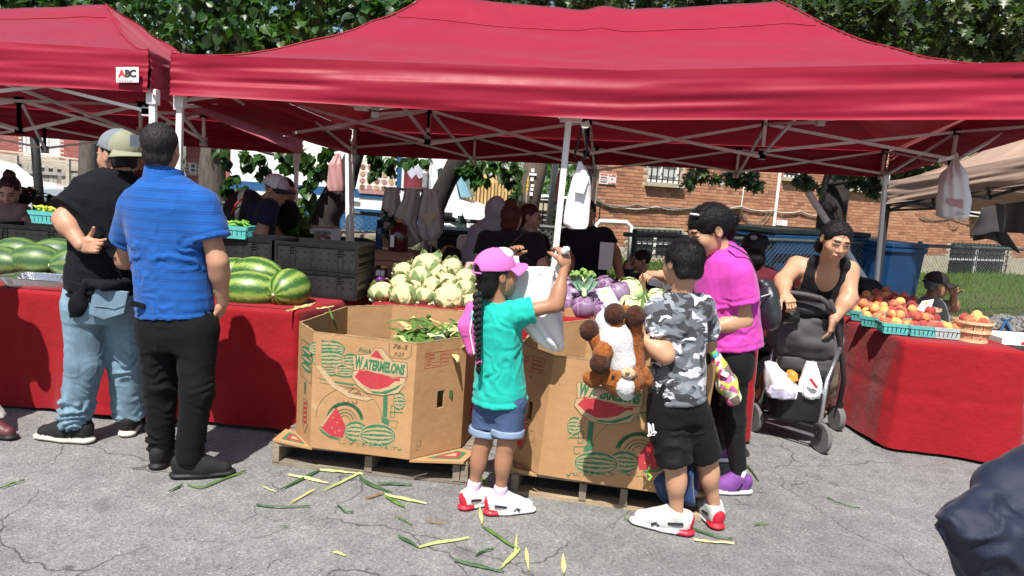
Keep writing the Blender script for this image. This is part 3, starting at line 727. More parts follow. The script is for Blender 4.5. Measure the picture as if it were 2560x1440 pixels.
# =================================================================== VEHICLES
M_tw=mat('truck_white',(.72,.75,.74),.35,.06,3,coat=.3);M_tb=mat('truck_blue',(.02,.085,.20),.4,.1,4,coat=.2)
M_tyre=mat('tyre',(.02,.02,.02),.85,.2,20);M_rim=mat('rim',(.45,.46,.47),.3,.1,20,metal=.7)
M_burg=mat('burgundy',(.16,.03,.04),.3,.4,4,spec=.6);M_wind=mat('windshield',(.22,.42,.52),.1,.2,2,spec=.9);M_carw=mat('car_white',(.80,.82,.84),.2,.03,3,coat=.8)
M_red=mat('tail_red',(.5,.02,.02),.2,.1,10,coat=.6)
TY=15.2
def tp(px,py,d=0.0):return P(px,py,TY+d)
def slab(nm,pts,d,m,parent,bevel=0.0):return MB().prism([tp(*p)if len(p)==2 else tp(*p)for p in pts],(0,d,0)).build(nm,m,parent,bevel=bevel)
tr=empty('food_truck',tp(850,640)*V(1,1,0),'white food truck with a blue waist stripe and picture menu parked behind the stall','truck')
x0,x1=tp(572,500)[0],tp(1092,500)[0]
MB().box(((x0+x1)/2,TY+1.1,1.83),((x1-x0)/2,1.1,1.35)).build('body',M_tw,tr,bevel=.06)
def truckband(py_l,py_r,pxl,pxr,h,m,nm,d=-.012):
 a,b=tp(pxl,py_l),tp(pxr,py_r);zc=(a[2]+b[2])/2
 MB().box(((a[0]+b[0])/2,TY+d,zc),((b[0]-a[0])/2,.014,h/2)).build(nm,m,tr)
truckband(463,487,574,990,.17,M_tb,'stripe');truckband(476,500,580,900,.06,M_tw,'rub_rail',-.06)
MB().box(((x0+x1)/2,TY+.01,.62),((x1-x0)/2-.01,.016,.30)).build('skirt',M_tb,tr)
MB().box((tp(996,440)[0],TY-.012,1.75),(.06,.014,.42)).build('corner_stripe',M_tb,tr)
M_menu=mat('menu_back',(.62,.56,.52),.4,.2,8)
a,b=tp(900,412),tp(988,482);mc=(a+b)/2
mn=MB().box((mc[0],TY-.03,mc[2]+.05),((b[0]-a[0])/2,.02,(a[2]-b[2])/2+.07)).build('menu_board',M_menu,tr)
FOOD=[mat('food_brown',(.20,.11,.07),.6,.3,30),mat('food_pink',(.36,.19,.18),.6,.3,30),mat('food_gold',(.38,.26,.14),.6,.3,30),mat('food_cream',(.7,.64,.55),.6,.2,30)]
for r in range(4):
 for c in range(5):
  px=V(a[0]+(b[0]-a[0])*(c+.5)/5,TY-.055,a[2]+.04-(a[2]-b[2]+.05)*(r+.6)/4.2)
  MB().lathe(px,[(.055,0),(.05,.006)],12,rotm((1,0,0),math.pi/2)).build('dish_picture',FOOD[(r*2+c)%3],mn)
  MB().lathe(px+V(.08,.002,.05),[(.028,0),(.025,.004)],10,rotm((1,0,0),math.pi/2)).build('price_dot',FOOD[3],mn)
MB().box((mc[0],TY-.052,b[2]-.005),((b[0]-a[0])/2*.96,.003,.05)).build('print',FOOD[1],mn)
a,b=tp(1012,413),tp(1070,472);mc=(a+b)/2
sw=MB().box((mc[0],TY-.015,mc[2]),((b[0]-a[0])/2+.05,.02,(a[2]-b[2])/2+.05)).build('side_window',M_tw,tr,bevel=.02)
MB().box((mc[0],TY-.04,mc[2]),((b[0]-a[0])/2,.01,(a[2]-b[2])/2)).build('pane',M_burg,sw)
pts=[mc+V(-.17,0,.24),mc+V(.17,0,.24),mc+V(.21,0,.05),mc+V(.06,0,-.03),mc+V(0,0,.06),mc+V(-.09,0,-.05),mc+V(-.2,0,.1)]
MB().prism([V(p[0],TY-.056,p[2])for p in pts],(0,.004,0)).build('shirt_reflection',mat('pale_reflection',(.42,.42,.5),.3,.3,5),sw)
# cab: door post, windshield, hood
slab('cab',[(1085,400),(1125,385),(1150,505),(1172,560),(1172,590),(1085,590)],2.0,M_tw,tr,.04)
slab('door_window',[(1094,423),(1106,419),(1114,480),(1096,478)],.02,M_glass,tr).location.y-=.03
slab('hood',[(1148,497),(1215,522),(1218,600),(1150,596)],2.0,M_tw,tr,.05)
slab('windshield',[(1124,392),(1140,398),(1178,494),(1152,494)],1.7,M_wind,tr,.01)
for i in range(6):MB().box(tp(1120,532+i*4)+V(0,-.02,0),(.09,.012,.008)).build('vent',M_black,tr)
MB().tube([tp(1067,425)+V(0,-.25,.25),tp(1067,432)+V(0,-.3,0),tp(1066,470)+V(0,-.25,0)],.02,6).build('mirror_arm',M_steel,tr)
MB().box(tp(1067,450)+V(0,-.3,0),(.05,.03,.16)).build('mirror',M_steel,tr,bevel=.02)
for px in(650,1117):
 c=tp(px,610);wh=MB().lathe((c[0],TY+.1,.45),[(.30,-.13),(.44,-.12),(.45,0),(.44,.12),(.30,.13)],28,rotm((1,0,0),math.pi/2)).build('wheel',M_tyre,tr,smooth=False)
 MB().lathe((c[0],TY-.04,.45),[(.05,.02),(.12,.03),(.22,-.01),(.29,.03),(.3,-.02)],24,rotm((1,0,0),math.pi/2)).build('rim',M_rim,wh,smooth=True)
MB().box(tp(1215,590)+V(0,1,-.1),(.12,1.0,.12)).build('bumper',M_steel,tr,bevel=.02)
def sedan(x_rear,y,length,facing,label,zs=1.0):
 """side-on car: body loft, windows, lights, wheels"""
 t=empty('parked_car',(x_rear+facing*length/2,y,0),label,'car');L_=length;s=facing
 prof=[(0,.45),(.02,.75),(.08,.93),(.55,.98),(.9,1.0),(1.35,1.33),(1.9,1.43),(2.6,1.42),(3.3,1.02),(4.3,.82),(4.45,.55),(4.45,.3),(0,.3)]
 k=L_/4.45;pts=[V(x_rear+s*a*k,y,z*zs)for a,z in prof]
 bm_=MB().prism([p+V(0,-.85,0)for p in pts],(0,1.7,0));bm_.build('body',M_carw,t,bevel=.06)
 MB().prism([V(x_rear+s*a*k,y-.86,z*zs)for a,z in((1.0,1.02),(1.42,1.3),(1.95,1.38),(2.5,1.37),(3.1,1.02))],(0,.02,0)).build('side_window',M_glass,t)
 MB().prism([V(x_rear+s*a*k,y-.88,z*zs)for a,z in((-.015,.72),(.05,.9),(.17,.93),(.12,.72))],(0,.25,0)).build('tail_light',M_red,t)
 for a in(.85,3.6):
  c=V(x_rear+s*a*k,y-.78,.33);wh=MB().lathe(c,[(.2,-.1),(.32,-.09),(.32,.09),(.2,.1)],24,rotm((1,0,0),math.pi/2)).build('wheel',M_tyre,t)
  MB().lathe(c,[(.04,.1),(.2,.07),(.21,.1)],20,rotm((1,0,0),math.pi/2)).build('rim',M_rim,wh)
c=P(142,480,15.5);sedan(c[0],15.5,4.5,-1,'white sedan with a red tail light parked before the grey board fence')
c=P(1168,500,19.5);sedan(c[0],19.5,4.6,1,'white car parked beyond the truck hood')
# picnic table
M_ptw=mat('picnic_wood',(.26,.22,.17),.85,.25,8,.4,50)
pt=empty('picnic_table',P(880,620,9.6)*V(1,1,0),'weathered wooden picnic table behind the rear canopy legs','table')
pc=P(880,570,9.6)*V(1,1,0)
for i in range(5):MB().box(pc+V(0,-.3+i*.15,.84),(.55,.07,.02)).build('plank',M_ptw,pt)
for s in(-1,1):
 for yy in(-1,1):MB().bar(pc+V(s*.42,yy*.1,.82),pc+V(s*.42,yy*.62,0),.09,.04).build('leg',M_ptw,pt)
 MB().box(pc+V(s*.42,0,.45),(.02,.7,.05)).build('brace',M_ptw,pt)
for yy in(-1,1):MB().box(pc+V(0,yy*.62,.5),(.55,.12,.02)).build('bench',M_ptw,pt)
# =================================================================== TREES
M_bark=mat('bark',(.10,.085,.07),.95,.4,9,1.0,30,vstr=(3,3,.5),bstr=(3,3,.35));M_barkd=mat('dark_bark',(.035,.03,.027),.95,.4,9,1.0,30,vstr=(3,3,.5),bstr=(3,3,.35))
def leafmat(nm,c,t):return mat(nm,c,.38,.25,6,spec=.5,trans=.3,tcol=t)
LM=[leafmat('leaf_a',(.024,.068,.016),(.07,.19,.015)),leafmat('leaf_b',(.034,.09,.018),(.10,.24,.02)),leafmat('leaf_c',(.016,.046,.014),(.04,.12,.01)),leafmat('leaf_d',(.06,.12,.03),(.16,.3,.03))]
OM=[leafmat('oak_a',(.034,.066,.024),(.10,.20,.025)),leafmat('oak_b',(.048,.084,.03),(.14,.24,.03)),leafmat('oak_c',(.021,.04,.015),(.06,.13,.015)),leafmat('oak_d',(.10,.13,.055),(.18,.26,.05))]
def leaf_shape(kind):
 if kind=='mulberry':half=[(0,.0),(.30,.06),(.48,.30),(.44,.55),(.27,.80),(0,1.08)]
 elif kind=='oak':half=[(0,0),(.09,.12),(.34,.2),(.11,.34),(.46,.50),(.14,.58),(.38,.80),(.10,.82),(0,1.05)]
 else:half=[(0,0),(.26,.3),(.24,.6),(0,1)]
 pts=[(x,y,abs(x)*.28-.12*y*y)for x,y in half];n=len(half)
 v=pts+[(-x,y,z)for x,y,z in pts[1:-1]];mid=[(0,y,-.12*y*y)for x,y in half[1:-1]]
 base=len(v);v=np.array(v+mid,float);f=[]
 m=lambda i:0 if i==0 else(n-1 if i==n-1 else base+i-1);l=lambda i:0 if i==0 else(n-1 if i==n-1 else n+i-1)
 for i in range(n-1):
  for side in(lambda i:i,l):
   q=[]
   for k in(side(i),side(i+1),m(i+1),m(i)):
    if k not in q:q.append(k)
   f.append(tuple(q if side(1)==1 else q[::-1]))
 return v,f
def crown(parent,clusters,kind,size,mats,single=300,droop=.6,seed=1,name='leaf',stuff='foliage',rank=None):
 r=np.random.default_rng(seed);v,f=leaf_shape(kind);v=v*V(1,1,1);pos=[];out=[]
 for c,rad,n in clusters:
  d=r.normal(0,1,(n,3));d/=np.linalg.norm(d,axis=1,keepdims=True);q=d*(r.uniform(.15,1,(n,1))**.45)*np.asarray(rad)
# clump: pull leaves towards random twig ends so that gaps open
  k=max(3,n//14);tw=r.normal(0,1,(k,3));tw=tw/np.linalg.norm(tw,axis=1,keepdims=True)*r.uniform(.35,1,(k,1))**.5*np.asarray(rad)
  ti=r.integers(0,k,n);q=tw[ti]+r.normal(0,1,(n,3))*min(rad)*.13
  pos.append(np.asarray(c)+q);out.append(d)
 pos=np.concatenate(pos);n=len(pos);d=np.concatenate(out)
 yd=d*.8+r.normal(0,.5,(n,3))-V(0,0,droop);yd/=np.linalg.norm(yd,axis=1,keepdims=True)
 up=r.normal(0,.55,(n,3))+V(0,-.25,1);xd=np.cross(yd,up);xd/=np.linalg.norm(xd,axis=1,keepdims=True)+1e-9;zd=np.cross(xd,yd)
 sc=size*r.uniform(.6,1.25,n);Rm=np.stack([xd,yd,zd],2)*sc[:,None,None]
 key=np.linalg.norm(pos-_C,axis=1)if rank is None else rank(pos)
 order=np.argsort(key);off=np.zeros(3);p=parent
 while p is not None:off=off+np.array(p.location);p=p.parent
 protos=[make_mesh(name,v,polys=f,mats=[m],smooth=True)for m in mats]
 mi=r.choice(len(mats),n,p=[.34,.3,.24,.12][:len(mats)])
 for i in order[:single]:
  M4=np.eye(4);M4[:3,:3]=Rm[i];M4[:3,3]=pos[i]-off;put(name,protos[mi[i]],parent,mw=M4)
 rest=order[single:]
 if len(rest):
  allv=np.einsum('nij,kj->nki',Rm[rest],v)+pos[rest][:,None,:];nv=len(v)
  q4=np.array([x for x in f if len(x)==4],int);t3=np.array([x for x in f if len(x)==3],int);o_=(np.arange(len(rest))*nv)[:,None,None]
  Q=(q4[None]+o_).reshape(-1,4)if len(q4)else None;T_=(t3[None]+o_).reshape(-1,3)
  mid2=np.concatenate([np.repeat(mi[rest],len(q4)),np.repeat(mi[rest],len(t3))])
  wput(stuff,make_mesh(stuff,allv.reshape(-1,3),quads=Q,tris=T_,mats=mats,midx=mid2,smooth=True),parent,kind='stuff')
def trunk(parent,pts,rs,m,nm='trunk'):
 fine=[];fr=[]
 for i in range(len(pts)-1):
  for t in np.linspace(0,1,6)[:-1]:fine.append(lerp(pts[i],pts[i+1],t));fr.append(rs[i]*(1-t)+rs[i+1]*t)
 fine.append(np.asarray(pts[-1],float));fr.append(rs[-1]);mb=MB();mb.tube(fine,fr,14);v=np.concatenate(mb.v)
 ctr=np.repeat(np.array(fine),14,0);n_=vnoise(v*V(9,9,2.2),5)*.10+vnoise(v*3,8)*.08
 mb.v=[ctr+(v-ctr)*(1+n_)[:,None]];mb.build(nm,m,parent,smooth=True)
fr_rank=lambda pos:np.where(np.abs(pos[:,0])<pos[:,1]*.72,0,60)+np.linalg.norm(pos-_C,axis=1)+np.where((pos[:,2]>1.58+pos[:,1]*.12)&(pos[:,2]<1.58+pos[:,1]*.20),30,0)
# mulberry with the straight trunk, left
t1=empty('mulberry_tree',P(532,560,10.2)*V(1,1,0),'tree with a straight grey trunk and big glossy leaves above the left canopies','tree')
b=P(532,560,10.2)*V(1,1,0);trunk(t1,[b,b+V(-.02,0,1.5),b+V(.05,.1,3),b+V(.1,.2,5.2)],[.22,.165,.15,.09],M_bark)
def limb(t,a,b_,r,m=M_bark):mid=(np.asarray(a)+np.asarray(b_))/2+RNG.normal(0,.15,3);trunk(t,[a,mid,b_],[r,r*.7,r*.35],m,'limb')
for e in((1.6,-.4,4.2),(-1.6,.2,4.4),(.8,.6,5.4),(2.6,.2,4.6),(-.3,-.7,3.9)):limb(t1,b+V(.06,.1,2.6),b+V(*e),.06)
cl=[]
for px,py,Y,rad,n in((430,20,9.6,(.55,.6,.5),150),(560,40,9.0,(.6,.6,.5),200),(660,90,8.8,(.6,.5,.4),200),(780,40,9.1,(.7,.6,.5),230),(900,70,9.0,(.7,.6,.45),230),(1000,30,9.6,(.6,.6,.45),170),(700,-40,9.8,(1.5,.9,.6),300),(420,-60,9.8,(1.2,.9,.6),200),(560,110,9.8,(.9,.5,.4),180),(840,10,10.4,(1.3,.6,.7),260),(1060,8,10.2,(.6,.5,.3),120),(500,60,10.6,(1.,.5,.7),220)):
 cl.append((P(px,py,Y),rad,n))
cl=[(c,r_,int(n*1.7))for c,r_,n in cl]
crown(t1,cl,'mulberry',.118,LM,300,seed=3,rank=fr_rank)
# leaning mulberry in the middle with hanging leaf sprays
b2=P(800,640,9.2)*V(1,1,0);t2=empty('mulberry_tree',b2,'leaning dark tree whose big leaves hang below the canopy in front of the truck','tree')
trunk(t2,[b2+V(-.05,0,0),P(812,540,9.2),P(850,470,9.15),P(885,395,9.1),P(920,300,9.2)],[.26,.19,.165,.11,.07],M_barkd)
for(a,e)in(((850,470),(620,370)),((885,395),(740,330)),((885,395),(990,370)),((850,470),(800,430))):limb(t2,P(*a,9.1),P(*e,8.9),.035,M_barkd)
cl=[]
for px,py,rad,n in((590,400,(.18,.22,.16),42),(575,450,(.12,.15,.14),22),(640,400,(.22,.22,.12),40),(610,480,(.10,.12,.09),10),(560,490,(.08,.1,.12),12),(690,385,(.25,.22,.08),40),(735,400,(.2,.2,.12),40),(790,400,(.2,.2,.12),45),(795,450,(.12,.15,.12),22),(775,475,(.08,.1,.16),18),(820,400,(.15,.15,.12),30),(760,520,(.12,.12,.12),16),(785,500,(.08,.1,.1),12),(925,400,(.2,.2,.09),36),(945,420,(.14,.15,.1),22),(1005,402,(.14,.15,.07),24),(660,430,(.08,.1,.08),8)):
 cl.append((P(px,py,8.95),rad,n))
cl=[(c,r_,int(n*1.5))for c,r_,n in cl]
crown(t2,cl,'mulberry',.11,LM,300,droop=1.2,seed=5)
# second leaning dark trunk
b3=P(1075,560,9.4)*V(1,1,0);t3=empty('mulberry_tree',b3,'slanting black trunk rising behind the hanging canvas bags with dense leaves right of it','tree')
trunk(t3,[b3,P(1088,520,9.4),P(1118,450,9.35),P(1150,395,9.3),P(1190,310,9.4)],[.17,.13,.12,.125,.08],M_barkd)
cl=[]
for px,py,rad,n in((1190,418,(.25,.2,.1),60),(1250,420,(.25,.2,.1),60),(1180,440,(.14,.15,.08),26),(1290,440,(.08,.1,.1),14),(1285,470,(.07,.1,.13),16),(1170,410,(.12,.12,.08),20),(1060,396,(.12,.12,.04),12),(1240,445,(.2,.15,.06),24)):
 cl.append((P(px,py,9.2),rad,n))
cl=[(c,r_,int(n*1.5))for c,r_,n in cl]
crown(t3,cl,'mulberry',.105,LM,260,droop=1.2,seed=6)
# oak on the right
b4=P(2075,700,11.6)*V(1,1,0);t4=empty('oak_tree',b4,'oak with a thick dark trunk and lobed leaves over the right canopy','tree')
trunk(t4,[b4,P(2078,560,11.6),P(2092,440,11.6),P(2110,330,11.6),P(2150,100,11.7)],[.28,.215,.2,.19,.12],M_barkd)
for e in((1850,60,10.6),(2300,40,10.4),(2480,120,10.2),(2000,-40,11),(1800,440,11),(2150,450,11)):limb(t4,P(2110,330 if e[1]<400 else 380,11.6),P(*e),.06,M_barkd)
cl=[]
for px,py,Y,rad,n in((1960,10,9.4,(.5,.5,.35),170),(2060,50,9.4,(.5,.5,.4),240),(2160,40,9.2,(.5,.5,.4),240),(2200,110,9.6,(.6,.5,.3),200),(2290,40,9.0,(.45,.5,.4),230),(2360,110,9.2,(.4,.5,.3),170),(2440,40,9.0,(.5,.5,.4),260),(2530,70,8.8,(.4,.5,.4),240),(2560,20,9.0,(.6,.5,.4),200),(2120,-20,10,(1.8,.9,.4),300),(2540,130,9.6,(.5,.4,.15),120),(2440,90,10.6,(.9,.6,.5),240),(2250,90,11,(1.,.5,.5),240),(1900,-25,10,(.6,.5,.3),100),(1760,440,10.6,(.22,.2,.08),55),(1860,440,10.6,(.28,.2,.09),65),(1890,458,10.6,(.1,.15,.08),20),(1735,448,10.6,(.1,.1,.08),16),(2010,450,10.6,(.1,.12,.12),22),(2040,465,10.6,(.06,.1,.06),8),(2150,440,10.6,(.3,.25,.12),80),(2180,460,10.6,(.18,.2,.08),40),(2320,430,10.5,(.6,.3,.16),140),(2240,440,10.5,(.3,.3,.12),70),(2450,390,10.6,(.6,.4,.2),120)):
 cl.append((P(px,py,Y),rad,n))
cl=[(c,r_,int(n*1.6))for c,r_,n in cl]
cl+=[(P(px,-18+6*(i%2),9.6),(.75,.6,.3),460)for i,px in enumerate((1120,1260,1400,1540,1680,1820))]
crown(t4,cl,'oak',.15,OM,300,droop=.5,seed=8,rank=fr_rank)
# crown from a tree out of frame on the left: shades and dapples the left canopy, shows at the top left corner
b5=V(-6.9,6.2,0);t5=empty('mulberry_tree',b5,'tree standing left of the stalls, its leaves at the top left corner','tree')
trunk(t5,[b5,b5+V(.1,.2,2.4),b5+V(.5,.6,5)],[.24,.18,.1],M_bark)
cl=[(P(-20,10,8.6),(.5,.5,.35),190),(P(80,0,9.2),(.7,.5,.3),200),(P(200,-10,10),(.9,.6,.3),260),(P(310,-15,10),(.6,.5,.3),200),(P(30,25,9.6),(1.,.5,.3),260),(V(-5.6,5.3,4.6),(.75,.6,.3),190),(V(-4.9,5.9,5.0),(.5,.4,.25),90),(V(-6.4,5.6,4.3),(.6,.6,.3),120)]
limb(t5,b5+V(.2,.3,3),V(-5.2,5.3,4.6),.06);limb(t5,b5+V(.2,.3,3),P(80,-10,9.2),.06)
crown(t5,cl,'mulberry',.13,LM,200,seed=9,rank=fr_rank)
# small trunk before the brick house
b6=P(218,480,19.5)*V(1,1,0);t6=empty('tree',b6,'grey trunk standing before the board fence beside the brick house','tree');trunk(t6,[b6,b6+V(.05,0,2),b6+V(.1,0,5.5)],[.27,.22,.14],M_bark)
crown(t6,[(b6+V(0,0,6),(2.2,1.5,1.6),500)],'mulberry',.2,LM,0,seed=11)
# thin dark post seen below the left canopy
q0,q1=P(101,520,9.0),P(86,340,9.0);dd=(q1-q0)/(q1[2]-q0[2]);q0=q0-dd*q0[2]
tag(MB().tube([q0,q0+dd*2.6],.05,10).build('dark_post',mat('post_dark',(.03,.03,.032),.5,.2,10),smooth=True),'dark round post under the back edge of the left canopy','post')
# bright bushes and far trees that close the view
FM=[leafmat('far_a',(.10,.22,.035),(.2,.4,.04)),leafmat('far_b',(.07,.17,.03),(.15,.32,.03)),leafmat('far_c',(.13,.25,.05),(.25,.45,.05)),leafmat('far_d',(.05,.12,.03),(.1,.2,.03))]
for px,py,Y,rad,n,lb in((1270,455,27,(.8,.8,.75),500,'sunlit green bush right of the yellow fence'),(1395,450,26,(1.0,.8,1.2),700,'sunlit tall bush behind the steel post'),(1240,420,33,(1.4,1,.6),400,'bright leafy tree top above the yellow fence'),(480,420,34,(1.0,.8,1.0),300,'green shrub between the big trunks')):
 c=P(px,py,Y);t=empty('bush',c*V(1,1,0),lb,'bush');MB().tube([c*V(1,1,0),c],[.08,.04],8).build('stem',M_bark,t)
 crown(t,[(c,rad,n),(c-V(0,0,rad[2]*.8),np.array(rad)*.9,n//2)],'simple',.17,FM,60,seed=int(px))
r_=np.random.default_rng(4);cl=[]
fw_=empty('far_woods',(0,44,0),'wall of far green trees beyond the lot',kind='stuff')
for x in np.arange(-44,46,5.5):cl.append((V(x+r_.normal(0,1),44+r_.normal(0,2),3.2+r_.uniform(0,2)),(4.2,2,3.8),900))
for x in np.arange(-38,40,7):cl.append((V(x,46,8.5+r_.uniform(0,2)),(5,2,3.2),700))
crown(fw_,cl,'simple',.5,LM,0,seed=12)
# =================================================================== CANOPIES
def cloth_fn(nt,N,L,b,tc,cs,nz,mapping):
 w1=N.new('ShaderNodeTexNoise');w1.inputs['Scale'].default_value=2.2;w1.inputs['Detail'].default_value=5;L.new(mapping((.35,1.2,1.6)),w1.inputs['Vector'])
 w2=N.new('ShaderNodeTexNoise');w2.inputs['Scale'].default_value=260;w2.inputs['Detail'].default_value=1;L.new(mapping((1,1,1)),w2.inputs['Vector'])
 h=math_(N,L,'ADD',w1.outputs['Fac'],math_(N,L,'MULTIPLY',w2.outputs['Fac'],.05))
 bp=N.new('ShaderNodeBump');bp.inputs['Strength'].default_value=.3;bp.inputs['Distance'].default_value=.03;L.new(h,bp.inputs['Height']);L.new(bp.outputs[0],b.inputs['Normal'])
M_canopy=mat('canopy_red',(.275,.005,.028),.5,.05,3,spec=.3,stint=(1,.38,.44),sheen=.8,shr=.40,trans=.06,tcol=(.45,.010,.02),fn=cloth_fn)
M_tan=mat('canopy_tan',(.40,.27,.20),.7,.1,3,sheen=.2,trans=.06,tcol=(.4,.3,.25),fn=cloth_fn)
M_seam=mat('seam_red',(.30,.012,.03),.7,.1,20)
M_joint=mat('joint_grey',(.50,.47,.46),.5,.1,20)
def canopy(name,FL,FR,RR,RL,vh,peaks,tilt,m,label,expo=1.5,nx=150,ny=70,mid=None,seed=1,rbump=.022):
 """eave corners (x,y,z); vh valance drop at the four corners; peaks (s1,s2,z1,z2)"""
 t=empty(name,(np.asarray(FL)+FR+RR+RL)/4*V(1,1,0),label,'canopy tent','market canopies')
 FL,FR,RR,RL=(np.asarray(a,float)for a in(FL,FR,RR,RL));s1,s2,z1,z2=peaks
 def base(s,q):
  s=s[:,None];q=q[:,None];return(FL*(1-s)+FR*s)*(1-q)+(RL*(1-s)+RR*s)*q
 def roof(s,q):
  p=base(s,q)
  if mid is not None:p[:,2]+=(mid-(FL[2]+FR[2])/2)*(1-np.abs(2*s-1))*(1-q)
  a=1-np.abs(2*q-1);b_=np.where(s<s1,s/s1,np.where(s>s2,(1-s)/(1-s2),1))
  h=np.minimum(a,b_);hip=np.exp(-((a-b_)/.05)**2);h=np.clip(h,0,1)
  zt=np.interp(s,[s1,s2],[z1,z2])
  sag=1-.035*np.sin(np.clip((s-s1)/(s2-s1),0,1)*math.pi)+rbump*np.exp(-((s-(s1+s2)/2)/.02)**2)*.5
  zz=(h**expo)*(zt*sag-p[:,2])
  wr=vnoise(np.stack([s*5,q*22+s*7,0*s],1),seed)*.012+vnoise(np.stack([s*60,q*9,0*s],1),seed+3)*.006*(1-h)+fbm(np.stack([s*16,q*14,0*s],1),seed+5)*.008
  edge=np.minimum(np.minimum(s,1-s)*8,np.minimum(q,1-q)*8).clip(0,1)
  p[:,2]+=zz+hip*.004+wr*edge
  return p
 mb=MB();mb.grid(roof,nx,ny);o=mb.build('roof_cloth',m,t,smooth=True)
# stitched seams: hips, one seam across the slope
 sm=MB()
 for(c,pk)in(((0,0),(s1,.5)),((1,0),(s2,.5)),((0,1),(s1,.5)),((1,1),(s2,.5))):
  u=np.linspace(0,1,26);sm.tube(list(roof(c[0]+(pk[0]-c[0])*u,c[1]+(pk[1]-c[1])*u)+V(0,0,.004)),.006,5)
 for qq in(.045,.40):u=np.linspace(.05 if qq<.1 else s1*.85,.95 if qq<.1 else 1-(1-s2)*.85,60);sm.tube(list(roof(u,np.full(60,qq))+V(0,-.003,.003)),.004,4)
 sm.build('seam',M_seam if m is M_canopy else m,t,kind='stuff')
# valance, four sides
 cs=[FL,FR,RR,RL]
 for i in range(4):
  A,B=cs[i],cs[(i+1)%4];ha,hb=vh[i],vh[(i+1)%4];L_=np.linalg.norm(B-A);out_=nrm(V((B-A)[1],-(B-A)[0],0))
  def val(u,v_,A=A,B=B,ha=ha,hb=hb,L_=L_,out_=out_,i=i):
   p=A*(1-u)[:,None]+B*u[:,None]
   if i==0 and mid is not None:p[:,2]+=(mid-(A[2]+B[2])/2)*(1-np.abs(2*u-1))
   hh=ha*(1-u)+hb*u;p[:,2]-=hh*v_
   x=u*L_;tw=np.abs(((x/1.5)%2)-1)
   d=.022*vnoise(np.stack([x*.55,v_*3.3+.5*vnoise(np.stack([x*.3,0*x,0*x],1),3),0*x+i*9],1),seed+7)+.012*vnoise(np.stack([x*1.4,v_*8+x*.3,0*x+i*5],1),seed+9)
   e=np.minimum(u,1-u)*L_;d=d*np.clip(e/.25,0.15,1)+.012*np.exp(-e/.10)*vnoise(np.stack([x*2,v_*16,0*x],1),4)
   fl=np.where(v_>.97,.006,0)+.01*np.clip(v_*2,0,1)
   p+=out_*(d*np.clip(v_*4,0,1)+fl+.004)[:,None];p[:,2]+=.012*vnoise(np.stack([x*.8,0*x,0*x+i],1),seed)*v_;return p
  mb=MB();mb.grid(val,int(L_*26),26);mb.build('valance',m,t,smooth=True)
 return t,roof,base
def leg(t,top,foot,w=.042,m=None,collar=True):
 m=m or M_whitep;top=np.asarray(top,float);foot=np.asarray(foot,float)
 o=MB().bar(foot,top,w,w).build('leg',m,t,bevel=.006)
 MB().box(foot+V(0,0,.012),(.06,.06,.006)).build('foot_plate',M_joint,o)
 if collar:MB().box(top-(top-foot)*.02,(w*.8,w*.8,.05)).build('slider',m,o,bevel=.006)
 return o
def truss(t,A,B,drop,n,m,jm,w=.022,sag=0.0):
 """scissor truss with n crossed bays between the top points A and B"""
 A=np.asarray(A,float);B=np.asarray(B,float)
 for i in range(n):
  a=lerp(A,B,i/n);b=lerp(A,B,(i+1)/n);d=V(0,0,drop);off=nrm(np.cross(b-a,(0,0,1)))*.012
  MB().bar(a+off,b-d+off,w,w).build('truss_bar',m,t);MB().bar(a-d-off,b-off,w,w).build('truss_bar',m,t)
  c=(a+b-d)/2;MB().box(c,(w*.5,.03,w*.55),fr_fwd(b-a)).build('pivot',jm,t)
  for q in([a,b]if i==n-1 else[a]):
   MB().bar(q-d,q,w,w).build('truss_post',m,t);MB().box(q,(.028,.028,.028)).build('joint',jm,t);MB().box(q-d,(.026,.026,.024)).build('joint',jm,t)
# ---- long centre canopy
bFL,bFM,bFR=P(430,240,5.10),P(1425,283,5.22),P(2740,300,5.0)
eFL,eFM,eFR=P(428,135,5.10),P(1425,177,5.22),P(2740,152,5.0)
bRL,bRM,bRR=P(880,386,8.45),P(1490,428,8.35),P(2214,441,8.2)
eRL,eRR=bRL+V(0,0,.27),bRR+V(0,0,.27)
pk1,pk2=P(1092,3,7.0),P(1935,5,6.7)
vR=eFR[2]-bFR[2]
tc_,roofc,basec=canopy('canopy_tent',eFL,eFR,eRR,eRL,(eFL[2]-bFL[2],vR,.27,.27),(.212,.712,pk1[2],pk2[2]),0,M_canopy,'long red canopy tent over the middle stall with two peaks and white legs',mid=eFM[2],seed=2)
gz0=lambda p:V(p[0],p[1],0)
leg(tc_,bFL+V(.03,.06,.02),gz0(P(427,320,5.16))+V(.03,0,0));lm=leg(tc_,bFM+V(0,.05,.04),gz0(P(1395,600,5.27))+V(-.04,0,0),.044)
leg(tc_,bFR+V(-.03,.05,.1),gz0(bFR));leg(tc_,bRL,gz0(P(888,610,8.45)));leg(tc_,bRM,gz0(bRM)-V(.03,0,0),collar=True);leg(tc_,bRR,gz0(P(2200,700,8.2)))
# white fittings on the front middle leg
MB().box(bFM+V(.01,.03,-.035),(.075,.03,.026)).build('bracket',M_whitep,lm,bevel=.006)
for s,e in((-1,(1340,275)),(1,(1530,281))):MB().bar(bFM+V(s*.05,.03,-.03),P(*e,5.42)+V(0,0,.02),.03,.022).build('brace',M_whitep,tc_)
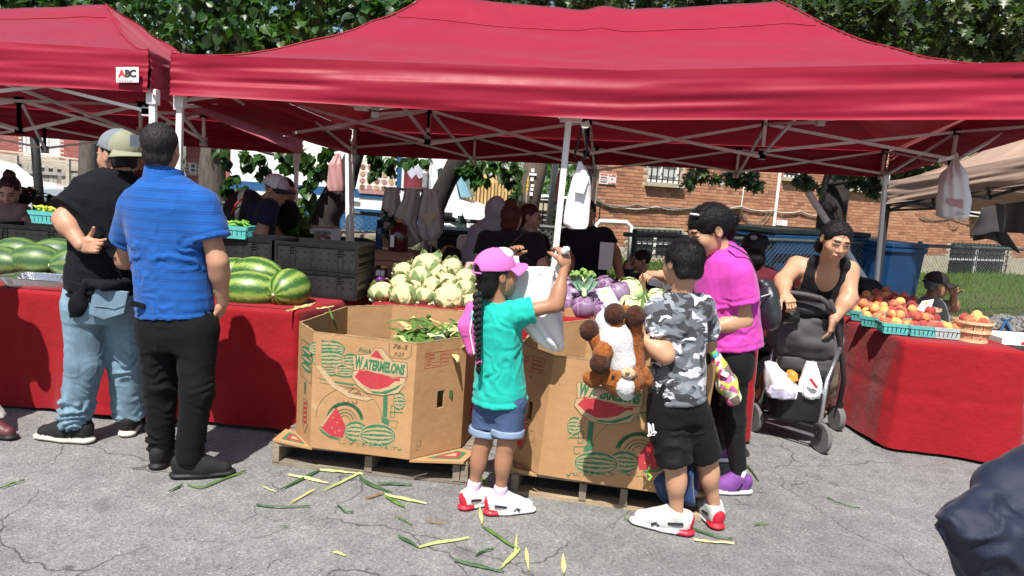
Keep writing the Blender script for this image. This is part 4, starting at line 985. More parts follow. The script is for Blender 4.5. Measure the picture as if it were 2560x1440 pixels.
# scissor trusses: front, middle, rear and crosswise
tf=[bFL+V(0,.1,.2),bFM+V(0,.1,.21),bFR+V(0,.1,.25)]
truss(tc_,tf[0],tf[1],.22,2,M_whitep,M_joint);truss(tc_,tf[1],tf[2],.22,2,M_whitep,M_joint)
mids=[P(719,256,7.0),P(1073,276,6.95),P(1472,305,6.9),P(1913,311,6.8),P(2392,330,6.7)];midb=[P(719,325,7.0),P(1072,366,6.95),P(1472,385,6.9),P(1907,394,6.8),P(2392,384,6.7)]
for i in range(4):
 dr=((mids[i]-midb[i])[2]+(mids[i+1]-midb[i+1])[2])/2;truss(tc_,mids[i],mids[i+1],dr,1,M_whitep,M_joint,.026)
rr=[P(889,318,8.4),P(1490,372,8.3),P(2212,378,8.15)]
truss(tc_,rr[0],rr[1],.22,2,M_whitep,M_joint,.024);truss(tc_,rr[1],rr[2],.24,2,M_whitep,M_joint,.024)
for f_,m_,r__ in((tf[0],mids[0],rr[0]),((tf[0]+tf[1])/2,mids[1],(rr[0]+rr[1])/2),(tf[1],mids[2],rr[1]),((tf[1]+tf[2])/2,mids[3],(rr[1]+rr[2])/2),(tf[2],mids[4],rr[2])):
 truss(tc_,f_,m_,.26,1,M_whitep,M_joint);truss(tc_,m_,r__,.28,1,M_whitep,M_joint)
for i,pk in((1,pk1),(3,pk2)):MB().bar(mids[i]-V(0,0,.2),V(mids[i][0]*.5+pk[0]*.5,pk[1],pk[2]-.22),.03,.03).build('peak_pole',M_whitep,tc_)
for c in((904,268),(2040,300)):
 q=P(*c,5.5);MB().box(q,(.05,.03,.024)).build('bracket',M_whitep,tc_,bevel=.005)
 for s in(-1,1):MB().bar(q,q+V(s*.45,.02,.06),.028,.02).build('brace',M_whitep,tc_)
# ---- left canopy
cFR,cb=P(372,126,4.94),P(379,232,4.94)
ux=nrm(V(1,-.03,0));lF=cFR-ux*5.6+V(0,0,-.02);lRR=V(cFR[0]+.10,8.05,P(440,366,8.05)[2]+.3);lRL=lRR-ux*5.6
tl_,roofl,basel=canopy('canopy_tent',lF,cFR,lRR,lRL,(.34,cFR[2]-cb[2],.3,.3),(.2,.785,P(342,16,6.5)[2]-.03,P(342,16,6.5)[2]+.01),0,M_canopy,'left red canopy tent with a white ABC label on its valance',seed=12,expo=1.35)
leg(tl_,cb+V(-.02,.06,.02),gz0(cb)+V(.0,.04,0));leg(tl_,lRR-V(.05,0,.3),gz0(lRR)-V(.05,0,0));leg(tl_,lF+V(.05,.05,-.3),gz0(lF));leg(tl_,lRL+V(0,0,-.3),gz0(lRL))
f1,f0=cFR+V(-.05,.08,-.14),cFR+V(-2.8,.1,-.14)
truss(tl_,f0,f1,.24,2,M_whitep,M_joint)
m0,m1,m2=P(47,250,6.5),P(352,262,6.5),P(510,285,6.5)
truss(tl_,P(-330,232,6.5),m0,.26,1,M_whitep,M_joint,.026);truss(tl_,m0,m1,.26,1,M_whitep,M_joint,.026);truss(tl_,m1,m2,.22,1,M_whitep,M_joint,.024)
r0_,r1_=P(111,318,8.0),P(445,330,8.0);truss(tl_,r0_-(r1_-r0_),r0_,.22,1,M_whitep,M_joint);truss(tl_,r0_,r1_,.22,1,M_whitep,M_joint)
truss(tl_,f1,m2,.25,1,M_whitep,M_joint);truss(tl_,(f0+f1)/2,m1,.25,1,M_whitep,M_joint);truss(tl_,m0,f0,.25,1,M_whitep,M_joint);truss(tl_,m1,r1_,.25,1,M_whitep,M_joint);truss(tl_,m0,r0_,.25,1,M_whitep,M_joint)
# ABC label sewn on the valance
M_label=mat('label_white',(.8,.8,.78),.6,.03,10);M_lred=mat('label_red',(.6,.04,.05),.6,0)
la,lb=P(291,187,4.90),P(347,187,4.89);lc=(la+lb)/2;lw=np.linalg.norm(lb-la)/2
Rl=np.stack([nrm(lb-la),nrm(np.cross(V(0,0,1),lb-la)),V(0,0,1)],1);Rl[:,1]=np.cross(Rl[:,2],Rl[:,0])
lab=MB().box(lc,(lw,.003,.048),Rl).build('label',M_label,tl_)
fr_=lc-Rl[:,1]*.006
def abc(ch,dx,m):sign_text(ch,.062,m,lab,fr_+Rl[:,0]*dx+V(0,0,.006),Rl,off=.0028,xscale=1.05)
abc('A',-.036,M_lred);abc('B',.002,M_ink);abc('C',.038,M_ink)
for i in range(9):MB().box(fr_+Rl[:,0]*(-.055+i*.011)-V(0,0,.036),(.0035,.001,.004),Rl).build('print',M_joint,lab)
# ---- tan canopy at the right edge
A,B=P(2224,455,9.0),P(2660,372,6.6);n_=nrm(V((B-A)[1],-(B-A)[0],0));dd=-n_*2.9
C2,D2=B-n_*-2.9*-1,A+n_*2.9
Bz=B.copy()
tt_,_,_=canopy('canopy_tent',A,B,B-n_*2.9,A-n_*2.9,(.27,.27,.27,.27),(.45,.55,B[2]+.75,B[2]+.75),0,M_tan,'tan canopy tent with a dark frame at the right edge',seed=22,nx=60,ny=40)
M_dframe=mat('frame_dark',(.03,.03,.032),.5,.1,20)
leg(tt_,A+V(.03,.03,-.2),gz0(P(2197,700,9.0)),.05,M_dframe);leg(tt_,B-V(0,0,.2),gz0(B),.05,M_dframe)
truss(tt_,A+V(.03,.03,-.24),B+V(0,0,-.24),.1,3,M_dframe,M_dframe,.028);truss(tt_,A+V(0,0,-.2),A-n_*2.9-V(0,0,.2),.14,2,M_dframe,M_dframe,.028)
M_dcloth=mat('dark_grey_cloth',(.045,.04,.04),.85,.2,8,.3,200,sheen=.2)
def hang_cloth(name,pts_px,Y,m,label,cat,amp=.02,fr=9,depth=.0):
 q=[P(px,py,Y)for px,py in pts_px]
 def fn(u,v_):
  p=(q[0]*(1-u)[:,None]+q[1]*u[:,None])*(1-v_)[:,None]+(q[3]*(1-u)[:,None]+q[2]*u[:,None])*v_[:,None]
  p[:,1]+=amp*(.3+v_)*vnoise(np.stack([u*fr,v_*1.2,0*u],1),31)+depth*v_;p[:,2]+=amp*v_*vnoise(np.stack([u*4,0*u,0*u],1),5);return p
 mb=MB();mb.grid(fn,40,24);return tag(mb.build(name,m,None,smooth=True,solid=.006),label,cat)
hang_cloth('hanging_cloth',[(2452,520),(2640,490),(2640,590),(2434,594)],7.3,M_dcloth,'charcoal cloth hanging from the frame of the tan canopy','cloth',.06,7)
hang_cloth('hanging_cloth',[(2448,560),(2500,560),(2545,622),(2440,604)],7.36,M_dcloth,'lower black fold of cloth hanging below the charcoal one','cloth',.05,5)
# =================================================================== TABLES
def redcloth_fn(nt,N,L,b,tc,cs,nz,mapping):
 w1=N.new('ShaderNodeTexNoise');w1.inputs['Scale'].default_value=4.5;w1.inputs['Detail'].default_value=6;w1.inputs['Roughness'].default_value=.62;L.new(mapping((1,1,1)),w1.inputs['Vector'])
 w2=N.new('ShaderNodeTexNoise');w2.inputs['Scale'].default_value=330;L.new(mapping((1,1,1)),w2.inputs['Vector'])
 h=math_(N,L,'ADD',w1.outputs['Fac'],math_(N,L,'MULTIPLY',w2.outputs['Fac'],.04))
 bp=N.new('ShaderNodeBump');bp.inputs['Strength'].default_value=.5;bp.inputs['Distance'].default_value=.04;L.new(h,bp.inputs['Height']);L.new(bp.outputs[0],b.inputs['Normal'])
M_rcloth=mat('red_tablecloth',(.265,.005,.010),.75,.08,5,spec=.2,sheen=.15,fn=redcloth_fn)
M_top=mat('table_top',(.55,.53,.5),.5,.1,8)
def table(corners,z,label,flare=.03,drop=.03,seed=1,amp=.036,cloth=None,wave=3.2):
 c=[np.asarray(q,float)for q in corners];ctr=sum(c)/4
 t=empty('market_table',V(ctr[0],ctr[1],0),label,'table','stall tables')
 per=[];r=.035
 for i in range(4):
  a,b_,n2=c[i-1],c[i],c[(i+1)%4];d1=nrm(b_-a);d2=nrm(n2-b_)
  per.append((b_-d1*r,b_+d2*r,b_))
 pts=[]
 for i in range(4):
  p0,p1,k=per[i]
  for s in np.linspace(0,1,5):pts.append((1-s)**2*p0+2*s*(1-s)*k+s*s*p1)
  q0=per[(i+1)%4][0];n=max(2,int(np.linalg.norm(q0-p1)/.03))
  for s in np.linspace(0,1,n+1)[1:-1]:pts.append(lerp(p1,q0,s))
 pts=np.array(pts);n=len(pts);seg=np.linalg.norm(np.roll(pts,-1,0)-pts,axis=1);arc=np.concatenate([[0],np.cumsum(seg)[:-1]])
 tg=np.roll(pts,-1,0)-np.roll(pts,1,0);out_=np.stack([tg[:,1],-tg[:,0]],1);out_/=np.linalg.norm(out_,axis=1,keepdims=True)
 rows=[(-.06,0),(-.02,0),(0,-.004),(.006,-.02),(.008,-.05)]+[(None,k)for k in np.linspace(.1,1,22)]
 vs_=[]
 for(o_,dz)in rows:
  if o_ is None:
   v_=dz;zz=z-.05-(z-.05-drop)*v_
   d=.008+flare*v_+amp*(v_**.8)*(vnoise(np.stack([arc*wave,np.full(n,v_*.7),np.zeros(n)],1),seed)+.4*vnoise(np.stack([arc*wave*2.7,np.full(n,v_*2),np.zeros(n)],1),seed+4))
   zz=zz+.012*vnoise(np.stack([arc*1.5,np.zeros(n),np.zeros(n)],1),seed+8)*v_
   d=d-.007*np.exp(-((((arc+.13*v_)%.62)-.31)/.018)**2)-.006*math.exp(-((v_-.45)/.03)**2)
  else:d=np.full(n,o_);zz=np.full(n,z+dz)+.003*vnoise(np.stack([arc*5,np.full(n,0),np.zeros(n)],1),3)
  p=pts.copy()[:,:2]+out_*d[:,None]if True else 0;vs_.append(np.concatenate([p,np.broadcast_to(zz,n)[:,None]],1))
 f=[]
 for i in range(len(rows)-1):
  for j in range(n):k=(j+1)%n;f.append((i*n+j,(i+1)*n+j,(i+1)*n+k,i*n+k))
 f.append(tuple(range(n)))
 mb=MB();mb.raw(np.concatenate(vs_),f);mb.build('tablecloth',cloth or M_rcloth,t,smooth=True)
 q=[lerp(k,ctr,.08)for k in c];MB().prism([V(k[0],k[1],z-.045)for k in q],(0,0,.03)).build('tabletop',M_top,t)
 for k in c:k2=lerp(k,ctr,.15);MB().bar(V(k2[0],k2[1],0),V(k2[0],k2[1],z-.05),.03,.03).build('leg',M_joint,t)
 return t
v2=lambda x,y:V(x,y,0)
table([v2(-4.4,4.52),v2(-1.27,4.34),v2(-.98,5.32),v2(-4.4,5.45)],.755,'red clothed table under the left canopies carrying the watermelons',seed=3)
table([v2(-.93,4.86),v2(1.62,4.72),v2(1.66,5.40),v2(-.89,5.50)],.745,'red clothed table of cauliflower and cabbages behind the two watermelon bins',seed=5)
table([v2(2.60,4.80),v2(3.33,4.66),v2(3.36,6.6),v2(2.50,6.55)],.755,'red clothed table with the peaches beside the stroller',seed=7,flare=.045)
table([v2(.15,5.95),v2(1.98,5.85),v2(2.0,6.45),v2(.15,6.5)],.75,'shaded red clothed counter where the man in black stands',seed=9)
table([v2(-1.12,6.1),v2(-.2,6.05),v2(-.2,6.65),v2(-1.12,6.7)],.75,'shaded red clothed table under the honey jars and the wooden crate',seed=11)
table([v2(-2.2,7.35),v2(-1.62,7.3),v2(-1.6,7.9),v2(-2.2,7.95)],.78,'red clothed table far back beside the two rear canopy legs',seed=13)
M_bcloth=mat('black_table',(.02,.02,.022),.6,.2,8)
tb=empty('folding_table',(3.95,5.4,0),'black folding table at the right edge holding a white carton','table');MB().box((3.98,5.35,.70),(.5,.42,.02)).build('tabletop',M_bcloth,tb,bevel=.008)
for sx in(-1,1):
 for sy in(-1,1):MB().bar((3.98+sx*.44,5.35+sy*.36,0),(3.98+sx*.4,5.35+sy*.33,.69),.03,.03).build('leg',M_bcloth,tb)
# =================================================================== WATERMELON BINS
def card_fn(nt,N,L,b,tc,cs,nz,mapping):
 f=nz(1,3,.6,(3,3,60));sp=nz(160,2)
 c=ramp(N,L,nz(5,4),[(.3,(.40,.225,.105)),(.7,(.475,.275,.135))]);c2=ramp(N,L,f,[(.3,(.975,.975,.975)),(.7,(1.02,1.02,1.02))])
 m=N.new('ShaderNodeMix');m.data_type='RGBA';m.blend_type='MULTIPLY';m.inputs[0].default_value=1;L.new(c,m.inputs[6]);L.new(c2,m.inputs[7])
 L.new(mixc(N,L,math_(N,L,'MULTIPLY',sp,.25),mixc(N,L,ramp(N,L,nz(3.2,6,.72),[(.60,(0,0,0)),(.70,(.5,.5,.5))]),m.outputs[2],(.56,.40,.25)),(.25,.15,.07)),b.inputs['Base Color'])
 h=math_(N,L,'ADD',math_(N,L,'MULTIPLY',f,.03),nz(4.5,3));bp=N.new('ShaderNodeBump');bp.inputs['Strength'].default_value=.35;bp.inputs['Distance'].default_value=.03
 L.new(h,bp.inputs['Height']);L.new(bp.outputs[0],b.inputs['Normal'])
M_card=mat('cardboard',(.40,.25,.13),.8,0,spec=.2,fn=card_fn)
M_cardl=mat('cardboard_light',(.47,.33,.185),.8,.1,20,.2,60);M_cardd=mat('cardboard_edge',(.30,.19,.10),.9,.3,60,.5,90)
M_pg=mat('print_green',(.035,.16,.075),.75,.2,60);M_prd=mat('print_red',(.42,.035,.045),.75,.15,60);M_pln=mat('print_line',(.10,.12,.06),.8,.2,60);M_pen=mat('pen_brown',(.09,.055,.03),.8,.2,30)
M_ptan=mat('print_tan',(.40,.29,.155),.8,.1,40)
class Face:
 """flat print on a panel: 2-D picture coordinates -> panel; pieces collected per colour"""
 def __init__(s,O,U,D,TL,uvec,dvec,n):
  s.O,s.U,s.D,s.n=O,U,D,n;s.TL=np.array(TL,float);s.Mi=np.linalg.inv(np.array([uvec,dvec],float).T);s.mb={}
 def p(s,x,y,lv):a,d=s.Mi@(np.array([x,y],float)-s.TL);return s.O+s.U*a+s.D*d+s.n*(.0008+.00022*lv)
 def poly(s,pts,m,lv=0):s.mb.setdefault(m,MB()).poly([s.p(x,y,lv)for x,y in pts][::-1])
 def line(s,pts,w,m,lv=0,close=False):
  pts=[np.array(q,float)for q in pts];pts=pts+[pts[0]]if close else pts
  for a,b in zip(pts[:-1],pts[1:]):
   t=b-a;L_=np.hypot(*t)
   if L_<1e-6:continue
   t/=L_;nn=np.array([-t[1],t[0]])*w/2;e=t*w*.3;s.poly([a-e+nn,b+e+nn,b+e-nn,a-e-nn],m,lv)
 def ell(s,c,rx,ry,m,lv=0,rot=0,a0=0,a1=360,n=36,jag=0,seed=0):
  r=np.random.default_rng(seed);t=np.radians(np.linspace(a0,a1,n+1)[:(-1 if a1-a0==360 else None)]);k=1+jag*r.uniform(-1,1,len(t));cr,sr=math.cos(R_(rot)),math.sin(R_(rot))
  s.poly([(c[0]+rx*k_*math.cos(a)*cr-ry*k_*math.sin(a)*sr,c[1]+rx*k_*math.cos(a)*sr+ry*k_*math.sin(a)*cr)for a,k_ in zip(t,k)],m,lv)
 def arc(s,c,rx,ry,a0,a1,w,m,lv=0,n=24):
  t=np.radians(np.linspace(a0,a1,n));s.line([(c[0]+rx*math.cos(a),c[1]+ry*math.sin(a))for a in t],w,m,lv)
 def melon(s,c,rx,ry,lv=0,seed=0,clipx=None):
  s.ell(c,rx,ry,M_pg,lv);r=np.random.default_rng(seed)
  for k in(-.62,-.22,.2,.62):
   up,dn=[],[]
   for x in np.linspace(-.93,.93,15):
    yy=k*math.sqrt(max(0,1-x*x));th=.135*math.sqrt(max(0,1-x*x));up.append((c[0]+rx*x,c[1]+ry*(yy-th*r.uniform(.5,1.2))));dn.append((c[0]+rx*x,c[1]+ry*(yy+th*r.uniform(.5,1.2))))
   s.poly(up+dn[::-1],M_ptan,lv+1)
 def text(s,body,c,h,m,lv=0,ang=0,ws=1.0,off=0,shear=0,w=None,left=False):
  me=text_mesh('t',body,1.0,m,off=off,shear=shear,align='LEFT' if left else 'CENTER');co,pl=mesh_arrays(me);bpy.data.meshes.remove(me)
  if not len(co):return
  if w:ws=w/(np.ptp(co[:,0])*h)if np.ptp(co[:,0])>0 else 1
  ca,sa=math.cos(R_(ang)),math.sin(R_(ang));v=[]
  for x,y,_ in co:
   X,Y=x*h*ws,-y*h;v.append(s.p(c[0]+X*ca-Y*sa,c[1]+X*sa+Y*ca,lv))
  s.mb.setdefault(m,MB()).raw(v,[q for q in pl])
 def build(s,parent):
  nm={M_pg:'green_print',M_prd:'red_print',M_pln:'line_print',M_pen:'pen_marks',M_ptan:'tan_print',M_cardl:'pale_print'}
  for m,mb in s.mb.items():mb.build(nm.get(m,'print'),m,parent,kind='stuff')
def art_main(F_,mir=None):
 """the big picture: melons, slice, truck tail. mir mirrors x about a centre line except lettering"""
 X=(lambda x:x)if mir is None else(lambda x:2*mir-x)
 def pl(pts,m,lv):F_.poly([(X(x),y)for x,y in(pts if mir is None else pts[::-1])],m,lv)
 def ln(pts,w,m,lv,close=False):F_.line([(X(x),y)for x,y in pts],w,m,lv,close)
 if mir is None:
  for c,rx,ry in(((165,210),180,90),((400,330),95,80),((190,320),165,95),((205,420),95,60),((350,430),135,62)):F_.melon((X(c[0]),c[1]),rx,ry,0 if c[1]<300 else 2,int(c[0]))
  pl([(60,100),(118,100),(112,500),(60,500)],M_card,6);pl([(112,60),(260,60),(200,140),(118,120)],M_card,1)
 ln([(100,515),(450,560)],8,M_pg,3);ln([(100,550),(470,600)],5,M_pln,3);ln([(230,535),(420,565)],14,M_pg,4)
 F_.arc((X(380),900),320,300,180,360,4,M_pln,3)if mir is None else F_.arc((X(380),900),320,300,180,360,4,M_pln,3)
 for r0,r1,w,m in((165,175,34,M_pg),(110,118,8,M_pln),(80,86,10,M_pg),(50,54,7,M_pln)):F_.arc((X(345),930),r0,r1,190,350,w,m,3)
# tail post, hitch, lamp
 ln([(715,670),(712,880)],5,M_pg,3);ln([(755,665),(750,880)],5,M_pg,3);pl([(720,665),(750,665),(748,880),(716,880)],M_pg,3)
 pl([(700,880),(765,895),(765,965),(700,930)],M_pg,3);ln([(770,910),(850,915),(845,985),(770,980)],6,M_pg,3,True);ln([(790,760),(825,765),(822,880),(785,875)],6,M_pg,3,True);ln([(780,825),(910,830)],10,M_pg,3)
 F_.melon((X(865),715),58,92,2,4)
 ln([(830,640),(845,700),(860,760),(885,815),(910,830)],9,M_ptan,5)
# big slice at the lower left
 pl([(95,990),(235,805),(268,805),(352,985),(325,1100),(210,1090)],M_prd,5);pl([(85,1005),(200,1090),(300,1110),(270,1125),(190,1110),(110,1050)],M_pg,5);pl([(95,985),(235,808),(250,808),(125,1000)],M_ptan,6)
 for sx,sy in((230,900),(270,950),(220,1000),(290,1030),(250,1050)):F_.ell((X(sx),sy),5,9,M_ptan,6)
 F_.melon((X(450),1035),110,105,5,7);F_.ell((X(665),1065),178,122,M_ptan,7);F_.melon((X(665),1065),168,112,8,8)
 r=np.random.default_rng(3)
 for i in range(70):
  x=r.uniform(280,900);y=1130+(x-300)*.09+r.uniform(-12,40);a=r.uniform(-1.2,1.2);l=r.uniform(18,45);ln([(x,y),(x+l*math.sin(a),y-l*math.cos(a)*.6)],r.uniform(3,7),M_pg if r.random()<.45 else M_ptan,10)
 for fx,fy in((490,1125),(810,1165)):
  for k in range(5):a=k*1.256;ln([(fx,fy),(fx+26*math.cos(a),fy+26*math.sin(a))],11,M_ptan,11)
def art_logo(F_,dx=0,dy=0,s=1.0):
 q=lambda pts:[(dx+x*s,dy+y*s)for x,y in pts]
 F_.poly(q([(590,245),(640,190),(700,195),(800,320),(935,330),(940,455),(915,560),(860,630),(700,662),(560,640),(470,570),(412,490),(430,400),(415,270),(480,262)]),M_cardl,12)
 F_.line(q([(590,250),(640,190),(700,195),(800,320),(935,330),(940,455),(900,560),(860,630),(700,662),(560,640),(470,570),(412,490),(430,400),(415,270),(480,262)]),5*s,M_pln,13,True)
 F_.poly(q([(590,275),(640,210),(690,225),(757,330),(700,300)]),M_prd,14);F_.poly(q([(655,215),(690,225),(757,330),(725,315)]),M_ptan,15)
 F_.poly(q([(440,480),(485,415),(620,430),(820,492),(840,500),(760,570),(670,600),(590,598),(510,550)]),M_prd,14);F_.poly(q([(815,490),(870,480),(872,515),(830,512)]),M_prd,14)
 F_.poly(q([(515,565),(600,620),(700,625),(800,590),(895,535),(850,590),(740,645),(620,640)]),M_pg,14)
 F_.poly(q([(430,285),(930,345),(925,470),(640,440),(520,405),(435,420)]),M_cardl,16)
 F_.line(q([(430,420),(520,405),(640,440),(800,475),(925,475)]),6*s,M_prd,17)
 F_.text('W',q([(478,345)])[0],165*s,M_pg,18,6,off=.055,w=80*s);F_.text('ATERMELONS',q([(722,382)])[0],135*s,M_pg,18,8,off=.055,w=395*s)
 F_.text('Fresh',q([(530,215)])[0],66*s,M_pg,14,8,shear=.35,w=118*s)
def art_side(F_,x0,y0,sx,s):
 q=lambda pts:[(x0+(x-1105)*sx,y0+(y-210)*s)for x,y in pts]
 F_.line(q([(1108,240),(1438,207),(1430,355),(1103,395)]),4*s,M_prd,2,True);F_.line(q([(1255,225),(1250,378)]),4*s,M_prd,2)
 for i,tx in enumerate(('SEEDED','SEEDLESS','COUNT','WEIGHT')):
  y=262+i*33;F_.text(tx,q([(1142 if i<2 else 1118,y-2)])[0],24*s,M_prd,2,-5,off=.02,w=(54 if i<2 else 50)*sx,left=True)
  if i<2:F_.line(q([(1120,y-10),(1136,y-12),(1136,y+6),(1120,y+8)]),3*s,M_prd,2,True)
  else:F_.line(q([(1172,y+6),(1240,y)]),3*s,M_prd,2)
 for i,tx in enumerate(('PRODUCE OF USA','PRODUCE OF MEXICO','PRODUCE OF CANADA')):
  y=255+i*40;F_.text(tx,q([(1284,y)])[0],25*s,M_prd,2,-5,off=.02,w=(118,138,140)[i]*sx,left=True);F_.line(q([(1264,y-8),(1279,y-10),(1279,y+8),(1264,y+10)]),3*s,M_prd,2,True)
 F_.text('0316',q([(1268,430)])[0],34*s,M_pln,2,-3,w=52*sx)
 ar=[(1190,845),(1322,822),(1310,1075),(1330,1068),(1242,1190),(1150,1105),(1180,1102)]
 F_.line(q(ar),6*s,M_pln,4,True)
 for i in range(8):
  y=868+i*42
  if y<1090:F_.poly(q([(1197,y+22),(1304,y-30),(1303,y-6),(1196,y+46)]),M_prd,3)
 F_.poly(q([(1175,1112),(1300,1085),(1242,1172)]),M_prd,3)
 F_.ell(q([(1396,990)])[0],1,1,M_pln,1);F_.arc(q([(1396,990)])[0],44*sx,58*s,0,360,4*s,M_pln,3)
 F_.line(q([(1055,1140),(1138,1122),(1135,1210),(1052,1232)]),3*s,M_pln,3,True);F_.arc(q([(1098,1152)])[0],13*sx,15*s,0,360,6*s,M_pg,3)
 for i in range(2):F_.line(q([(1070,1180+i*18),(1128,1172+i*18)]),8*s,M_pln,3)
def bin_box(B,T,label,hole=(2,),thick=.011):
 """eight sided cardboard bin; B bottom corners, T top corners (counter-clockwise from the left front)"""
 t=empty('watermelon_bin',sum(B)/8,label,'cardboard bin','cardboard watermelon bins');ctr=sum(B)/8;fr=[]
 for i in range(8):
  b0,b1,t0,t1=B[i],B[(i+1)%8],T[i],T[(i+1)%8];u=nrm(b1-b0);n=nrm(np.cross(u,t0-b0));n=n if n@(b0-ctr)>0 else-n
  mb=MB()
  def quad(a0,a1,d0,d1):
   p=lambda a,d:lerp(lerp(t0,t1,a),lerp(b0,b1,a),d);mb.prism([p(a0,d1),p(a1,d1),p(a1,d0),p(a0,d0)],-n*thick)
  def top(a):return.004*math.sin(a*9+i)+.006*math.sin(a*23+2*i)
  if i in hole:
   a0,a1,d0,d1=(.46,.60,.44,.595);quad(0,a0,0,1);quad(a1,1,0,1);quad(a0,a1,0,d0);quad(a0,a1,d1,1)
  else:
   k=10
   for j in range(k):quad(j/k,(j+1)/k,top((j+.5)/k)*.9-.006,1)
  o=mb.build('panel',M_card,t);fr.append((t0,t1-t0,b0-t0,n))
  e=MB();e.bar(t0-n*thick/2+V(0,0,.002),t1-n*thick/2+V(0,0,.002),thick*1.05,.006);e.build('rim',M_cardd,t)
 return t,fr
z0,z1=.142,.762
B1=[V(-1.15,3.98,z0),V(-1.01,3.76,z0),V(-.472,3.68,z0),V(-.222,3.91,z0),V(-.12,4.42,z0),V(-.29,4.70,z0),V(-.77,4.75,z0),V(-1.03,4.58,z0)]
T1=[b*V(1,1,0)+V(0,0,z1)for b in B1];T1[2]=T1[2]+V(.01,0,-.008)
bx1,f1_=bin_box(B1,T1,'open cardboard watermelon bin with cut corn inside, left of the girl')
O,U,D,n=f1_[1];fa=Face(O,U,D,(40,50),(985,100),(-40,1165),n);art_main(fa);art_logo(fa)
fa.line([(765,140),(765,250),(790,280),(930,290),(970,260),(975,155)],4,M_pln,14)
fa.text('76-S',(865,175),62,M_pen,14,5,shear=.2,w=140);fa.text('7-27',(855,250),54,M_pen,14,5,shear=.2,w=95)
fa.line([(430,590),(375,640),(530,680)],5,M_pen,12);fa.line([(450,650),(480,620),(500,668)],5,M_pen,12);fa.line([(435,640),(500,650)],5,M_pen,12)
for cx in(355,440):fa.arc((cx,715),25,35,10,170,5,M_pen,12,8)
fa.poly([(60,375),(115,385),(260,560),(420,650),(620,690),(560,720),(380,690),(220,590),(120,470)],M_cardl,11);fa.build(bx1)
O,U,D,n=f1_[2];fb=Face(O,U,D,(1025,150),(495,-70),(-40,1165),n);art_side(fb,1105,210,1,1);fb.build(bx1)
O,U,D,n=f1_[0];fc=Face(O,U,D,(0,0),(100,0),(0,400),n)
for y in range(3):fc.ell((60,80+y*28),32,15,M_pg,0);fc.ell((60,80+y*28),28,5,M_ptan,1)
fc.line([(22,50),(95,50),(95,180),(22,180)],2,M_pln,1,True);fc.text("Fresh",(60,50),16,M_pg,2)
fc.line([(48,250),(72,250),(72,330),(80,330),(60,372),(42,330),(48,330)],2,M_pln,2,True)
for i in range(5):fc.poly([(50,262+i*17),(70,254+i*17),(70,264+i*17),(50,272+i*17)],M_prd,2)
fc.poly([(48,150+40),(62,190),(62,232),(48,232)],M_pln,1);fc.build(bx1)
O,U,D,n=f1_[3];fd=Face(O,U,D,(0,0),(900,0),(0,1165),n);art_logo(fd,60,-30,.8);fd.poly([(250,900),(450,650),(560,900),(500,1050)],M_prd,2);fd.poly([(230,920),(490,1070),(470,1090),(260,980)],M_pg,2);fd.build(bx1)
lean=V(.035,-.015,0)
B2=[V(.03,3.84,z0),V(.195,3.60,z0),V(.80,3.465,z0),V(1.02,3.66,z0),V(1.12,4.14,z0),V(.98,4.44,z0),V(.46,4.56,z0),V(.13,4.38,z0)]
T2=[b*V(1,1,0)+V(0,0,z1)+lean for b in B2];
for i in(5,6):T2[i]=T2[i]+V(0,0,.03)
bx2,f2_=bin_box(B2,T2,'cardboard watermelon bin behind the boy and the stuffed dog',hole=(0,))
O,U,D,n=f2_[1];fa=Face(O,U,D,(40,50),(985,100),(-40,1165),n);art_main(fa,560);art_logo(fa,-175,20,1.0);fa.build(bx2)
O,U,D,n=f2_[0];fb=Face(O,U,D,(1025,150),(495,0),(0,1165),n);art_side(fb,1090,210,.95,1);fb.build(bx2)
# pallets
M_pal=[mat('pallet_wood_a',(.30,.235,.165),.9,.3,6,.6,40,vstr=(.5,3,3)),mat('pallet_wood_b',(.22,.18,.135),.9,.3,6,.6,40,vstr=(.5,3,3)),mat('pallet_wood_c',(.36,.27,.17),.9,.3,6,.6,40,vstr=(.5,3,3))]
def pallet(o,u,w,d,label,stringers):
 u=nrm(u);v=V(-u[1],u[0],0);R=np.stack([u,v,V(0,0,1)],1);t=empty('pallet',o+u*w/2+v*d/2,label,'pallet','wooden pallets')
 for s in stringers:MB().box(o+u*w*s+v*d/2+V(0,0,.064),(.019,d/2,.044),R,jit=.001).build('stringer',M_pal[1],t)
 for k in range(8):
  y=(k+.5)/8;MB().box(o+u*w/2+v*d*y+V(0,0,.118+RNG.uniform(-.001,.001)),(w/2,d/19+RNG.uniform(-.006,.003),.0095),R,jit=.002).build('deck_board',M_pal[int(RNG.integers(0,3))],t)
 for y in(.05,.5,.95):MB().box(o+u*w/2+v*d*y+V(0,0,.0105),(w/2,.045,.0095),R,jit=.001).build('bottom_board',M_pal[int(RNG.integers(0,3))],t)
 return t
pallet(V(-1.235,3.83,0),V(1,-.095,0),1.07,1.02,'weathered pallet under the left watermelon bin',(.02,.5,.945,.985))
pallet(V(.06,3.66,0),V(1,-.165,0),1.04,1.05,'weathered pallet under the bin beside the boy',(.02,.36,.56,.98))
